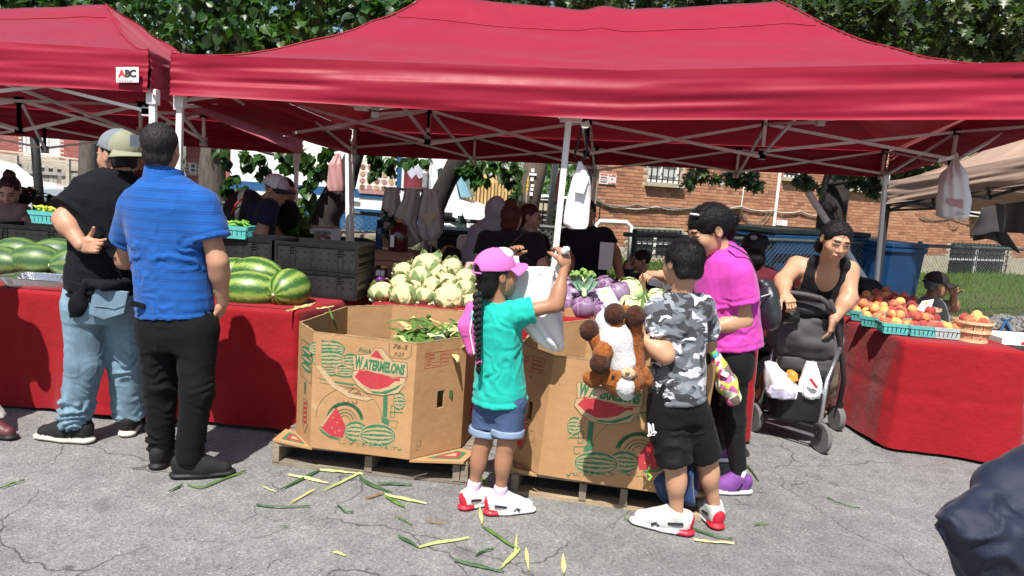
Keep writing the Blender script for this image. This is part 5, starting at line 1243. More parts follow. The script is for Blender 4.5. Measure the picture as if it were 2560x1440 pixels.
# cardboard corner flaps lying on the pallets
def flap(pts,parent,art=True):
 p=[np.asarray(q,float)for q in pts];o=MB().prism(p,(0,0,.012)).build('bottom_flap',M_card,parent)
 c=sum(p)/len(p)+V(0,0,.0135);q=[lerp(c,k+V(0,0,.0135),.62)for k in p];q2=[lerp(c,k,.7)+V(0,0,.0007)for k in q]
 MB().poly(q).build('green_print',M_pg,o);MB().poly(q2).build('red_print',M_prd,o);MB().poly([lerp(c,k,.35)+V(0,0,.0014)for k in q]).build('tan_print',M_ptan,o)
flap([V(-1.235,3.84,.13),V(-1.0,3.755,.13),V(-1.01,3.77,.13),V(-1.15,3.975,.13),V(-1.22,4.02,.13)],bx1)
flap([V(-.47,3.675,.13),V(-.19,3.70,.13),V(-.14,3.86,.13),V(-.222,3.90,.13)],bx1);flap([V(.06,3.66,.13),V(.19,3.595,.13),V(.04,3.82,.13)],bx2);flap([V(.80,3.46,.13),V(1.07,3.50,.13),V(1.08,3.66,.13),V(1.02,3.655,.13)],bx2)
# =================================================================== CRATES
M_crate=mat('crate_black',(.010,.0105,.0115),.5,.35,7,.15,120);M_crated=mat('crate_dusty',(.0125,.0132,.0138),.65,.6,6,.1,120);M_hole=mat('slot_dark',(.004,.004,.004),.9,0)
def crate(c,yaw,w,d,h,label):
 R=rotz(yaw);t=empty('plastic_crate',c,label,'crate','black plastic crates on the melon table');at=lambda x,y,z:c+R@V(x,y,z)
 for nm,(x,y,z,hx,hy,hz)in dict(front_panel=(0,-d/2+.012,h/2,w/2-.012,.006,h/2-.012),back_panel=(0,d/2-.012,h/2,w/2-.012,.006,h/2-.012),side_panel=(w/2-.012,0,h/2,.006,d/2-.012,h/2-.012),end_panel=(-w/2+.012,0,h/2,.006,d/2-.012,h/2-.012),bottom=(0,0,.01,w/2-.015,d/2-.015,.006)).items():
  MB().box(at(x,y,z),(hx,hy,hz),R).build(nm,M_crated if nm=='front_panel' else M_crate,t)
 fr=MB()
 for sy in(-1,1):
  for z in(.012,h-.012):fr.box(at(0,sy*(d/2-.008),z),(w/2,.008,.011),R)
  for sx in(-1,1):fr.box(at(sx*(w/2-.01),sy*(d/2-.0085),h/2),(.0095,.0085,h/2-.0235),R)
 for sx in(-1,1):
  for z in(.012,h-.012):fr.box(at(sx*(w/2-.008),0,z),(.0079,d/2-.017,.0109),R)
 fr.build('frame',M_crate,t)
 ribs=MB()
 for x in(-.17,.17):
  for e in(-.018,.018):ribs.box(at(x*w/.6+e,-d/2+.003,h/2),(.0022,.004,h/2-.024),R)
  for k in range(3):ribs.box(at(x*w/.6,-d/2+.003,h*(.62+.1*k)),(.0155,.0036,.002),R)
 for k in range(15):ribs.box(at(-w/2+w*(k+.7)/15.4,-d/2+.003,.032),(.002,.0034,.008),R)
 ribs.build('rib',M_crated,t,kind='stuff')
 sl=MB()
 for r in(.42,.66):
  for k in range(10):sl.box(at(-w/2+w*(k+.8)/10.6,-d/2+.0055,h*r),(.0085,.001,.0035),R)
 for k in range(7):sl.box(at(-w/2+w*(k+.75)/7.5,-d/2-.0006,h-.011),(.02,.0008,.0045),R)
 for k in range(6):sl.box(at(w/2+.0005,-d/2+d*(k+.7)/6.4,h*.6),(.0008,.012,.012),R);sl.box(at(w/2+.0005,-d/2+d*(k+.7)/6.4,h*.3),(.0008,.012,.012),R)
 sl.build('slot',M_hole,t,kind='stuff')
cy=-.10;ca=V(-1.29,5.06,.757);cu=rotz(cy)@V(1,0,0)
for k in range(2):crate(ca+V(0,0,k*.182),cy,.575,.38,.18,('lower' if k==0 else 'upper')+' black crate of the stack beside the cauliflower')
for k in range(2):crate(ca-cu*.60+V(0,.02,k*.182),cy,.575,.38,.18,('lower' if k==0 else 'upper')+' dusty black crate behind the bright melons, beside the end stack')
cb_=V(-3.33,5.22,.757)
for j,nm in((0,'left of the man in the black tee'),(-1,'at the left picture edge'),(1,'hidden by the two standing men')):
 for k in range(2):crate(cb_+rotz(-.04)@V(j*.60,0,k*.168),-.04,.575,.36,.166,('lower' if k==0 else 'upper')+' black crate behind the dark melons, '+nm)
# =================================================================== BASKETS
M_turq=mat('turquoise_pulp',(.12,.52,.50),.8,.12,20,.3,120);M_turqp=mat('pale_turquoise_pulp',(.42,.58,.58),.8,.12,20,.3,120)
def pulp_basket(c,w,d,h,yaw,label,m=None,group='turquoise pulp baskets'):
 m=m or M_turq;R=rotz(yaw);t=empty('pulp_basket',c,label,'basket',group);at=lambda x,y,z:c+R@V(x,y,z);k=.80
 MB().box(at(0,0,.004),(w/2*k,d/2*k,.004),R).build('bottom',m,t)
 for(ax,n_)in((0,6),(1,5)):
  W,Dp=(w,d)if ax==0 else(d,w)
  for s in(-1,1):
   f=lambda x,z:at(*(V(x*(k+(1-k)*z/h),s*Dp/2*(k+(1-k)*z/h),z)if ax==0 else V(s*Dp/2*(k+(1-k)*z/h),x*(k+(1-k)*z/h),z)))
   nn=R@(V(0,s,0)if ax==0 else V(s,0,0))*.003
   for z_0,z_1,nm in((h*.68,h,'rim'),(0,h*.14,'base_band')):
    MB().prism([f(-W/2,z_0),f(W/2,z_0),f(W/2,z_1),f(-W/2,z_1)],nn*(2.2 if nm=='rim' else 1)).build(nm,m,t)
   for i in range(n_):
    x0,x1=-W/2+W*(i+.12)/n_,-W/2+W*(i+.88)/n_;MB().prism([f(x0,h*.14),f(x1,h*.14),f(x1,h*.68),f(x0,h*.68)],nn).build('slat',m,t)
 return t
M_bwood=[mat('basket_wood_a',(.62,.36,.20),.7,.15,8,.3,60,vstr=(2,2,.3)),mat('basket_wood_b',(.70,.50,.30),.7,.15,8,.3,60,vstr=(2,2,.3)),mat('basket_wood_c',(.55,.44,.28),.7,.15,8,.3,60)]
def wood_basket(c,r0,r1,h,label,m=M_bwood[0],ns=12,hoops=(.96,.52,.04),group='slatted wooden peach baskets'):
 t=empty('wooden_basket',c,label,'basket',group);MB().lathe(c,[(r0*.97,.004),(r0*.97,.012)],20).build('bottom',m,t)
 for i in range(ns):
  a0,a1=2*math.pi*(i+.04)/ns,2*math.pi*(i+.93)/ns;am=(a0+a1)/2
  q=lambda a,r,z:c+V(r*math.cos(a),r*math.sin(a),z);nn=V(math.cos(am),math.sin(am),0)*.003
  MB().prism([q(a0,r0,0),q(a1,r0,0),q(a1,r1,h),q(a0,r1,h)],nn).build('slat',m,t)
 for hz in hoops:
  r=r0+(r1-r0)*hz+.004;MB().lathe(c,[(r,hz*h-.009),(r+.004,hz*h-.009),(r+.0045,hz*h+.009),(r+.0005,hz*h+.009)],26,caps=(False,False)).build('hoop',M_bwood[1],t)
 return t
# =================================================================== PRODUCE
def melon_fn(base,dark,pale):
 def fn(nt,N,L,b,tc,cs,nz,mapping):
  sx=N.new('ShaderNodeSeparateXYZ');L.new(tc.outputs['Object'],sx.inputs[0])
  ang=math_(N,L,'ARCTAN2',sx.outputs['Z'],sx.outputs['Y']);d=math_(N,L,'ADD',math_(N,L,'MULTIPLY',nz(7,5,.75),2.2),math_(N,L,'MULTIPLY',nz(38,4,.8),1.9))
  s=math_(N,L,'SINE',math_(N,L,'ADD',math_(N,L,'MULTIPLY',ang,9.0),math_(N,L,'MULTIPLY',d,2.6)))
  c=ramp(N,L,math_(N,L,'ADD',math_(N,L,'MULTIPLY',s,.5),.5),[(.12,pale),(.42,base),(.62,base),(.85,dark)])
  low=N.new('ShaderNodeMapRange');low.inputs['From Min'].default_value=-.055;low.inputs['From Max'].default_value=-.125;L.new(math_(N,L,'ADD',N_z(N,L,tc),math_(N,L,'MULTIPLY',nz(9,3),.05)),low.inputs[0])
  L.new(c,b.inputs['Base Color'])
 return fn
def N_z(N,L,tc):
 s=N.new('ShaderNodeSeparateXYZ');L.new(tc.outputs['Object'],s.inputs[0]);return s.outputs['Z']
M_mel=mat('melon_bright',(.2,.35,.05),.38,0,spec=.5,fn=melon_fn((.085,.18,.03),(.03,.10,.018),(.25,.33,.07)))
M_meld=mat('melon_dark',(.08,.2,.06),.45,0,spec=.5,fn=melon_fn((.055,.125,.042),(.035,.09,.036),(.13,.20,.05)))
M_field=mat('field_spot',(.55,.42,.12),.5,.2,10);M_stem=mat('stem_green',(.22,.30,.09),.7,.2,30);M_stemp=mat('stem_pale',(.55,.62,.36),.7,.2,30)
_mm={}
def melon(c,L_,r,axis,roll,m,label,group):
 key=m.name
 if key not in _mm:
  mb=MB();mb.lathe(V(0,0,0),[(.0,-1),(.10,-.985),(.25,-.955),(.45,-.87),(.68,-.70),(.87,-.42),(.97,-.15),(.98,.15),(.9,.42),(.72,.68),(.5,.85),(.28,.95),(.1,.985),(0,1)],36,rotm((0,1,0),math.pi/2),(False,False));_mm[key]=mb.mesh('watermelon',m,True)
 o=bpy.data.objects.new('watermelon',_mm[key]);COL.objects.link(o);fr=fr_fwd(axis);R=np.stack([fr[:,1],-fr[:,0],fr[:,2]],1)@rotm((1,0,0),roll)
 M4=np.eye(4);M4[:3,:3]=R*V(L_/2,r,r);M4[:3,3]=c;o.matrix_world=Matrix(M4.tolist());tag(o,label,'watermelon',group)
 s=MB().lathe(V(-1.0,0,0),[(.05,.02),(.09,0),(.05,-.02),(.0,-.01)],10,rotm((0,1,0),-math.pi/2)).mesh('stem_scar',M_stemp,True);put('stem_scar',s,o);return o
TZ=.757
def on_table(px,Y,r):return None
def mel(px,py,Y,L_,r,ax,roll,m,label,grp):c=P(px,py,Y);return melon(c,L_,r,nrm(ax),roll,m,label,grp)
gA,gB='watermelons on the right end of the table','dark watermelons at the left'
mel(722,724,4.62,.30,.135,(.35,.9,.12),.2,M_mel,'striped watermelon lying end-on nearest the black crate stack',gA)
mel(622,728,4.60,.44,.135,(1,.1,0),1.2,M_mel,'large striped watermelon lying sideways by the blue shirt man',gA)
mel(640,690,4.80,.40,.13,(1,-.2,0),2.5,M_mel,'striped watermelon showing behind the two front melons',gA);mel(585,688,4.84,.34,.12,(1,.5,0),3.1,M_mel,'striped watermelon tucked against the crates by the blue shirt elbow',gA)
mel(92,655,4.86,.36,.122,(1,.15,0),.6,M_meld,'big dark green watermelon with yellow streaks behind the foil tray',gB);mel(8,660,4.84,.36,.118,(1,-.2,0),1.9,M_meld,'dark watermelon cut by the left picture edge',gB)
mel(188,662,4.86,.30,.125,(.75,.65,0),2.2,M_meld,'dark watermelon half hidden by the bare elbow',gB);mel(45,634,5.0,.36,.115,(1,0,0),4,M_meld,'dark watermelon showing behind the big one, nearer the left edge',gB)
mel(140,636,5.0,.34,.115,(1,.2,0),5,M_meld,'dark watermelon showing behind the big one, nearer the man',gB);mel(214,690,4.66,.26,.085,(.4,1,0),.4,M_meld,'small dark watermelon beside the black apron',gB)
# foil tray
M_foil=mat('foil',(.78,.79,.80),.22,.06,30,.25,60,metal=1.0);M_redcut=mat('red_melon_flesh',(.6,.03,.03),.4,.2,20)
fc_=G(98,722,.757);trw,trd,trh=.49,.30,.065
ft=empty('foil_tray',fc_+V(0,.08,0),'shallow aluminium foil tray on the front edge of the melon table','tray');fo=np.array(ft.location)
mb=MB();n=120;a_=np.arange(n)/n*2*math.pi;rows=[]
sup=lambda e:np.stack([np.sign(np.cos(a_))*np.abs(np.cos(a_))**e,np.sign(np.sin(a_))*np.abs(np.sin(a_))**e],1)
sq=sup(.22);cr=1+.012*np.sign(np.sin(a_*60))
for s,z,c_ in((.70,.004,0),(.80,.0035,0),(.82,.010,1),(.93,trh*.93,1),(.95,trh,0),(1.02,trh+.002,0),(1.025,trh-.004,0)):
 q=sq*s*(cr[:,None]if c_ else 1);rows.append(np.stack([q[:,0]*trw/2,q[:,1]*trd/2,np.full(n,z)],1)+fo)
mb.raw(np.concatenate(rows),[(i*n+j,i*n+(j+1)%n,(i+1)*n+(j+1)%n,(i+1)*n+j)for i in range(6)for j in range(n)]+[tuple(range(n))]);mb.build('pan',M_foil,ft,solid=.0015)
for x,y in((.09,.06),(.14,.0)):tag(MB().prism([fo+V(x-.03,y,.008),fo+V(x+.03,y,.008),fo+V(x,y,.05)],(.0,.02,.004)).build('melon_wedge',M_redcut),'small red melon wedge in the foil tray, '+('rear one' if y>.03 else 'front one'),'melon wedge','melon wedges in the tray')
# cauliflower
M_curd=mat('curd',(.60,.50,.29),.8,.14,20,.5,150);M_cleaf=mat('cauli_leaf',(.32,.46,.20),.55,.3,12,.3,40,trans=.2,tcol=(.4,.55,.2));M_rib=mat('leaf_rib',(.62,.70,.45),.6,.1,20)
def leaf_blade(base,dirn,up,L_,w,curl,m,mb=None,nu=8,nv=6,seed=0,rib=True):
 """curved ruffled leaf blade"""
 mb=mb or MB();d=nrm(dirn);s=nrm(np.cross(d,up));u_=np.cross(s,d)
 def fn(u,v_):
  wd=w*np.sin(np.clip(u*.92+.08,0,1)*math.pi)**.7;y=(v_-.5)*2
  h=curl*L_*u**2+.25*w*np.abs(y)**1.5+.16*w*np.abs(y)*vnoise(np.stack([u*5+seed,y*2,0*u],1),seed)
  return base+d*(u*L_*(1-.2*curl*u))[:,None]+s*(y*wd/2)[:,None]+u_*h[:,None]
 mb.grid(fn,nu,nv);return mb
def cauli_proto(seed):
 r=np.random.default_rng(seed);t=empty('cauliflower',(0,0,0));f=F(.0065);f.ell((0,0,.0),(.062,.062,.045),k=.01)
 for i in range(75):
  a=i*2.39996;c=1-(i+.5)/75*.95;s_=math.sqrt(1-c*c);p=V(s_*math.cos(a)*.062,s_*math.sin(a)*.062,c*.05);rr=r.uniform(.011,.017);f.ell(p,(rr,)*3,k=.004)
 v,q,tg=f.mesh();v=v+vnormals(v,q)*(vnoise(v*190,seed)*.003)[:,None];put('curd',make_mesh('curd',v,quads=q,mats=[M_curd]),t)
 for i in range(8):
  a=i*.785+r.uniform(-.3,.3);b_=V(math.cos(a)*.056,math.sin(a)*.056,-.035);d=V(math.cos(a),math.sin(a),r.uniform(.6,1.3));lf=leaf_blade(b_,d,V(-math.cos(a),-math.sin(a),1),r.uniform(.06,.10),r.uniform(.05,.075),r.uniform(.4,.9),M_cleaf,seed=seed+i);put('leaf',lf.mesh('leaf',M_cleaf,True),t)
  st=MB();st.tube([b_-d*.01,b_+d*.015,b_+d*.03],[.011,.009,.006],6);put('rib',st.mesh('rib',M_rib,True),t)
 st=MB().lathe(V(0,0,-.07),[(.018,.02),(.024,.03),(.026,.045)],10);put('stalk',st.mesh('stalk',M_rib,True),t);return t
cpro=[cauli_proto(s)for s in(1,2,3)];first=[True]*3
cl_=[(555,1050,5.26,1.0,'left of the topmost head'),(740,1005,5.28,1.45,'the big topmost head of the pile'),(950,1012,5.28,1.0,'right of the topmost head'),(690,1085,5.16,1.1,'with broad green leaves below the topmost head'),(1060,1105,5.20,1.05,'next to the pink cap on the upper row'),(525,1145,5.12,.95,'second row from the front, leftmost'),(790,1165,5.08,.95,'in the middle of the second row'),(905,1135,5.12,.95,'right in the second row'),(375,1222,5.06,1.2,'at the front left corner of the pile'),(560,1240,5.0,1.25,'front row, second from the crates'),(725,1245,5.02,1.0,'pinkish one in the middle of the front row'),(925,1262,5.0,1.45,'wide one in the front row with leaf fringe'),(1050,1190,5.06,1.0,'leafy one close behind the girl cap'),(1085,1285,5.02,.95,'front row end beside the girl braid'),(845,1060,5.22,.95,'small one below the right upper heads'),(640,1185,5.08,.9,'leafy one between first and second row')]
def face_dir(i):return None
for i,(x,y,Y,s,lb)in enumerate(cl_):
 k=i%3;o=cpro[k]if first[k]else dup(cpro[k]);first[k]=False
 o.location=tuple(P(840+x/3.2727,360+y/3.2727,Y));o.rotation_euler=(R_(38)+RNG.uniform(-.3,.3),RNG.uniform(-.35,.35),RNG.uniform(0,6));o.rotation_mode='ZXY';o.rotation_euler=(R_(35)+RNG.uniform(-.3,.3),RNG.uniform(-.3,.3),RNG.uniform(-.5,.5));o.scale=(s,s,s)
 tag(o,'cauliflower '+lb,'cauliflower','cauliflowers in the pile')
# hidden support for the pile: a low open carton under the heads
M_wbox=mat('white_carton',(.75,.74,.71),.7,.08,10)
cbx=empty('display_carton',(-.50,5.2,.745),'low carton under the cauliflower pile','carton')
for x,y,hx,hy in((-.5,4.99,.30,.006),(-.5,5.36,.30,.006),(-.79,5.17,.006,.17),(-.21,5.17,.006,.17)):MB().box((x,y,.78),(hx,hy,.035)).build('side',M_wbox,cbx)
MB().box((-.5,5.19,.80),(.28,.16,.01)).build('tray',M_card,cbx)
# cabbages
def cab_fn(c1,c2,c3):
 def fn(nt,N,L,b,tc,cs,nz,mapping):
  v=N.new('ShaderNodeTexVoronoi');v.feature='DISTANCE_TO_EDGE';v.inputs['Scale'].default_value=9;L.new(mapping((1,1,1)),v.inputs['Vector'])
  w=ramp(N,L,v.outputs['Distance'],[(0,c3),(.07,c1)]);L.new(mixc(N,L,ramp(N,L,nz(11,5,.7),[(.35,(0,0,0)),(.65,(1,1,1))]),w,c2),b.inputs['Base Color'])
 return fn
M_pcab=mat('purple_cabbage',(.2,.1,.2),.45,0,spec=.5,fn=cab_fn((.15,.045,.13),(.26,.20,.31),(.40,.26,.38)));M_gcab=mat('green_cabbage',(.5,.6,.3),.45,0,spec=.5,fn=cab_fn((.48,.60,.25),(.60,.70,.38),(.75,.80,.55)));M_cut=mat('cut_stem',(.66,.50,.28),.7,.15,20)
def cab_proto(m,seed):
 t=empty('cabbage',(0,0,0));f=F(.006);f.ell((0,0,0),(.078,.078,.07));v,q,_=f.mesh();v=v*(1+.035*fbm(v*22,seed))[:,None];put('head',make_mesh('head',v,quads=q,mats=[m]),t)
 for i in range(6):
  a=i*1.047+seed;R=rotz(a)
  def fn(u,w_,R=R,i=i):
   th=(w_-.5)*1.5;ph=-1.2+u*(2.2+.25*math.sin(i*2.1));rr=.0805+.0035*(i%3)+.006*u**3+.004*vnoise(np.stack([u*6,w_*6,0*u+i],1),seed)
   k=np.stack([rr*np.cos(ph)*np.cos(th*(1.1-.25*u)),rr*np.cos(ph)*np.sin(th*(1.1-.25*u)),rr*.9*np.sin(ph)],1);return k@R.T
  g_=MB();g_.grid(fn,9,8);put('leaf',g_.mesh('leaf',m,True),t)
 put('cut_stalk',MB().lathe(V(0,0,-.085),[(.0,-.004),(.018,-.002),(.021,.02)],12).mesh('cut_stalk',M_cut,True),t);return t
pp=cab_proto(M_pcab,1);gg=cab_proto(M_gcab,4);fp={'p':True,'g':True}
for x,y,Y,s,k,tilt,lb in((290,420,5.12,.95,'p',(.9,.3),'purple cabbage left behind the broccoli'),(375,560,5.05,1.0,'p',(2.2,.4),'purple cabbage with its cut stalk facing out, left of the front one'),(555,775,4.93,1.1,'p',(.5,0),'pale purple cabbage in front with wrapped leaves'),(180,770,4.95,.85,'p',(2.1,-.3),'purple cabbage behind the plastic bag'),(745,620,5.03,.95,'p',(2.1,.3),'purple cabbage with cut stalk under the price card'),(905,860,4.92,.9,'p',(.6,.2),'purple cabbage half hidden by the stuffed dog paw'),(960,390,5.16,.9,'p',(.6,.2),'purple cabbage behind the price card top'),(1180,540,5.08,1.12,'p',(.5,-.4),'purple cabbage right of the price card'),(270,690,4.98,.8,'p',(1.8,0),'small dark red cabbage between two others'),(1390,480,5.12,1.15,'g',(.6,.1),'pale green cabbage beside the purple ones'),(1890,650,5.05,1.0,'g',(.7,-.2),'pale green cabbage next to the boy shoulder'),(1400,760,4.97,.9,'g',(1.0,.3),'pale green cabbage behind the stuffed paws'),(1730,780,4.97,.85,'g',(.9,.2),'green cabbage with loose leaves behind the boy sleeve')):
 pr_=pp if k=='p' else gg;o=pr_ if fp[k]else dup(pr_);fp[k]=False;o.location=tuple(P(1380+x/7.2,660+y/7.2,Y));o.rotation_euler=(tilt[0],tilt[1],RNG.uniform(-.6,.6));o.scale=(s,)*3
 tag(o,lb,'cabbage','purple cabbages' if k=='p' else 'green cabbages')
MB_=MB();cbx2=empty('display_carton',(.85,5.1,.745),'low carton under the cabbages','carton');MB().box((.72,5.06,.79),(.36,.17,.012)).build('tray',M_card,cbx2)
for x,y,hx,hy in((.72,4.885,.36,.006),(.72,5.235,.36,.006),(.355,5.06,.006,.165),(1.085,5.06,.006,.165)):MB().box((x,y,.775),(hx,hy,.03)).build('side',M_card,cbx2)
# broccoli
M_bros=mat('broccoli_stalk',(.55,.66,.36),.6,.15,20);M_brof=mat('broccoli_floret',(.20,.33,.08),.8,.3,60,.6,200);M_brol=mat('broccoli_leaf',(.20,.34,.24),.5,.25,12,.3,40)
bc=P(1465,730,4.98);br=empty('broccoli',bc,'broccoli head with its pale stalk pointing out on top of the purple cabbages','broccoli');f=F(.005);ax=nrm(V(-.1,.55,.75));s0=P(1461,738,4.90)
f.rc(s0,s0+ax*.06,.017,.019,k=.006)
for i in range(7):
 d=nrm(ax+V(math.sin(i*.9-2.7)*.8,math.cos(i*1.3)*.2,.15));f.rc(s0+ax*.05,s0+ax*.05+d*.085,.009,.007,k=.01)
 for j in range(14):e=RNG.normal(0,1,3);f.ell(s0+ax*.05+d*.11+nrm(e)*.026,(.012,)*3,k=.004,t=1)
fbuild('head',f,[M_bros,M_brof],br)
for i in range(6):
 a=i*1.05-2.6;d=nrm(ax*.8+V(math.sin(a)*.9,-.35,.25*math.cos(a)));leaf_blade(s0+ax*.03,d,V(0,-1,.5),.13,.05,.3,M_brol,seed=i).build('leaf',M_brol,br,smooth=True)
# price card
M_paper=mat('paper',(.82,.82,.80),.7,.03,20);M_pengrey=mat('pencil',(.25,.25,.28),.8,0);M_cgreen=mat('card_green',(.25,.5,.2),.7,.2,30);M_cgold=mat('card_gold',(.75,.55,.12),.7,.2,30)
qd=[P(1380+x/7.2,660+y/7.2,Y)for x,y,Y in((770,460,5.0),(1040,405,5.0),(1195,668,4.86),(965,812,4.86))]
pcard=empty('price_card',sum(qd)/4,'white price card standing among the purple cabbages','price card');U,D=qd[1]-qd[0],qd[3]-qd[0];n=nrm(np.cross(D,U));n=n if n[1]<0 else-n
MB().prism([qd[0],qd[1],qd[0]+U+D,qd[3]],-n*.001).build('sheet',M_paper,pcard);fc=Face(qd[0],U,D,(0,0),(100,0),(0,130),n)
fc.ell((50,20),16,8,M_cgreen,0);fc.ell((50,30),14,8,M_cgold,1);fc.line([(15,45),(85,45)],1.5,M_ptan,0);fc.ell((20,66),9,5,M_cgold,0);fc.ell((82,66),9,5,M_cgold,0);fc.text('Fresh',(50,58),9,M_pengrey);fc.text('Produce',(50,70),9,M_pengrey);fc.text('$1.00',(34,92),20,M_pengrey,shear=.2);fc.text('each',(72,94),15,M_pengrey,shear=.2);fc.line([(12,110),(80,106)],2,M_pengrey);fc.build(pcard)
# =================================================================== CORN HUSKS
M_husk=[mat('husk_green',(.10,.20,.035),.5,.3,14,.4,60,trans=.2,bstr=(8,8,1)),mat('husk_dark',(.045,.105,.035),.5,.3,14,.4,60,trans=.15),mat('husk_pale',(.52,.60,.22),.5,.2,14,.4,60,trans=.2),mat('husk_yellow',(.62,.56,.22),.5,.2,14,.4,60),mat('husk_dry',(.22,.13,.06),.8,.3,20)]
def strip(pts,w,m,arch=.012,tw=0.0,nseg=14,seed=0):
 w=w*.72
 pts=np.array(pts,float);k=np.linspace(0,len(pts)-1,nseg+1);c=np.stack([np.interp(k,range(len(pts)),pts[:,i])for i in range(3)],1)
 c[1:-1]=(c[:-2]+2*c[1:-1]+c[2:])/4;t=np.gradient(c,axis=0);s=np.stack([t[:,1],-t[:,0],0*t[:,0]],1);s/=np.linalg.norm(s,axis=1,keepdims=True)+1e-9;u=k/k[-1]
 wd=w*np.clip(np.sin(np.clip(u*.86+.12,0,1)*math.pi),.12,1);rows=[]
 for e in(-1,-.4,0,.4,1):rows.append(c+s*(wd*e/2)[:,None]+V(0,0,1)*(arch*.5*(1-e*e)+.003+.007*np.abs(vnoise(np.stack([u*4,0*u+e*.5+seed,0*u],1),seed))+tw*e*wd*.4)[:,None])
 v=np.stack(rows,1).reshape(-1,3);f=[(i*5+j,i*5+j+1,(i+1)*5+j+1,(i+1)*5+j)for i in range(nseg)for j in range(4)]
 mb=MB();mb.raw(v,f);return mb
HX=[([(500,140,),(380,180),(240,240),(160,222)],.02,0,'green husk strip bent at the big black shoe'),([(130,220),(50,258)],.02,1,'dark husk tip sticking out under the black shoe'),([(930,132),(840,175),(700,250)],.035,1,'dark green blade left of the pallet middle'),([(930,135),(1040,140),(1180,158)],.028,2,'pale stalk lying along the pallet foot'),([(750,160),(860,180),(980,212)],.03,3,'yellow leaf crossing under the dark blade'),([(1180,140),(1080,190),(950,258)],.025,2,'pale stalk crossing the blades diagonally'),([(1160,175),(1230,220),(1350,262)],.04,1,'broad dark blade before the left pallet'),([(1260,215),(1360,212),(1465,222)],.03,1,'dark blade by the pallet right block'),([(1310,275),(1420,300),(1550,330)],.04,2,'thick pale stalk end before the girl feet'),([(1310,285),(1370,320),(1425,350)],.03,0,'green blade beneath the thick pale stalk'),([(1300,270),(1240,285),(1190,297)],.02,4,'brown dry husk end by the thick stalk'),([(905,245),(820,290),(750,335)],.015,3,'thin yellowish strip below the crossing stalks'),([(560,337),(680,350),(870,345)],.018,1,'long thin dark strip on bare asphalt'),([(1030,338),(1075,378),(1125,382)],.009,1,'tiny bent green shred'),([(1385,520),(1450,550),(1500,585)],.025,1,'dark half of the bent husk before the girl'),([(1505,585),(1600,555),(1720,540),(1800,528)],.03,2,'pale half of the bent husk before the girl'),([(1860,360),(1868,400),(1875,455)],.03,3,'yellow green leaf between the girl shoes'),([(1875,460),(1940,500),(2020,560),(2095,605)],.028,0,'long green blade below the girl shoes'),([(2075,515),(2070,590),(2050,640)],.02,3,'small yellow leaf across the long blade'),([(2090,600),(2040,640),(1970,720)],.03,2,'pale stalk at the bottom centre'),([(1710,660),(1800,680),(1890,700),(2000,730)],.03,1,'curled dark blade at the bottom centre'),([(2130,590),(2135,640),(2145,725)],.024,3,'yellow leaf right of the pale stalk'),([(2345,630),(2348,690),(2350,745)],.03,3,'yellow leaf at the bottom edge alone'),([(1835,635),(1870,610),(1940,595)],.014,1,'curled dark shred near the bottom stalk'),([(600,232),(640,250),(670,260)],.006,2,'white thin root thread on the asphalt'),([(1860,165),(1890,210),(1930,250)],.03,0,'green leaf behind the girl ankles'),([(1540,435),(1600,440),(1660,447)],.007,4,'thin brown straw on the asphalt'),([(1380,410),(1430,430),(1465,455)],.008,0,'thin green shred left of the girl shoes'),([(1010,615),(1050,622),(1080,633)],.008,3,'tan straw in the middle of the asphalt'),([(700,465),(725,462),(750,463)],.008,0,'tiny green shred alone on the asphalt')]
for i,(pts,w,k,lb)in enumerate(HX):
 q=[G(400+p[0]/2.327,1120+p[1]/2.327,.004)for p in pts];tag(strip(q,w,None,seed=i).build('corn_husk',M_husk[k],smooth=True),lb,'corn husk','corn husks dropped on the asphalt')
HX2=[([(1860,1160),(1880,1180),(1897,1207)],.014,1,'dark husk by the purple sneaker'),([(1735,1352),(1780,1357),(1835,1362)],.02,3,'pale husk behind the boy red heel'),([(1560,1297),(1580,1306),(1600,1318)],.012,0,'green shred left of the boy sneaker'),([(1730,1325),(1790,1345),(1830,1350)],.012,1,'dark thin strip behind the boy heel'),([(0,1224),(30,1212),(62,1203)],.012,0,'faded green strip at the left picture edge'),([(2068,1248),(2100,1262),(2150,1275)],.006,1,'thin dark shred on the right asphalt'),([(1885,1316),(1900,1312),(1920,1315)],.01,0,'small green bit right of the boy shoes')]
for i,(pts,w,k,lb)in enumerate(HX2):tag(strip([G(*p,.004)for p in pts],w,None,seed=40+i).build('corn_husk',M_husk[k],smooth=True),lb,'corn husk','corn husks dropped on the asphalt')
# heap of corn inside the left bin
hc=V(-.45,4.20,.70);r_=np.random.default_rng(5)
fbuild('corn_mound',F(.012).ell(hc-V(0,0,.10),(.24,.32,.11)),M_husk[0],None,disp=lambda v,N:.03*vnoise(v*22,3),kind='stuff')['label']='mound of green corn inside the left bin'
for i in range(64):
 a=r_.uniform(-2.6,2.6);p=hc+V(r_.uniform(-.17,.22),r_.uniform(-.3,.25),r_.uniform(-.05,.055));d=V(math.cos(a),math.sin(a)*.7,r_.uniform(-.1,.6))*r_.uniform(.09,.19);mid=p+d*.55+V(0,0,.02)
 tag(strip([p,mid,p+d],r_.uniform(.026,.055),None,seed=i).build('corn_leaf',M_husk[int(r_.choice([0,0,2,1,3]))],smooth=True),'green corn leaf in the heap inside the left watermelon bin','corn leaf','corn leaves heaped in the left bin')
tag(fbuild('onion',F(.005).ell(P(1100,846,4.05),(.032,.03,.026)).rc(P(1093,843,4.05),P(1070,836,4.05),.012,.008),M_stemp),'white bulb on the corn heap in the left bin','onion')
MB_f=MB().box((-.62,4.2,.46),(.34,.36,.02));tag(MB_f.build('corn_heap',M_husk[1]),'packed green corn below the heap in the left bin',kind='stuff')
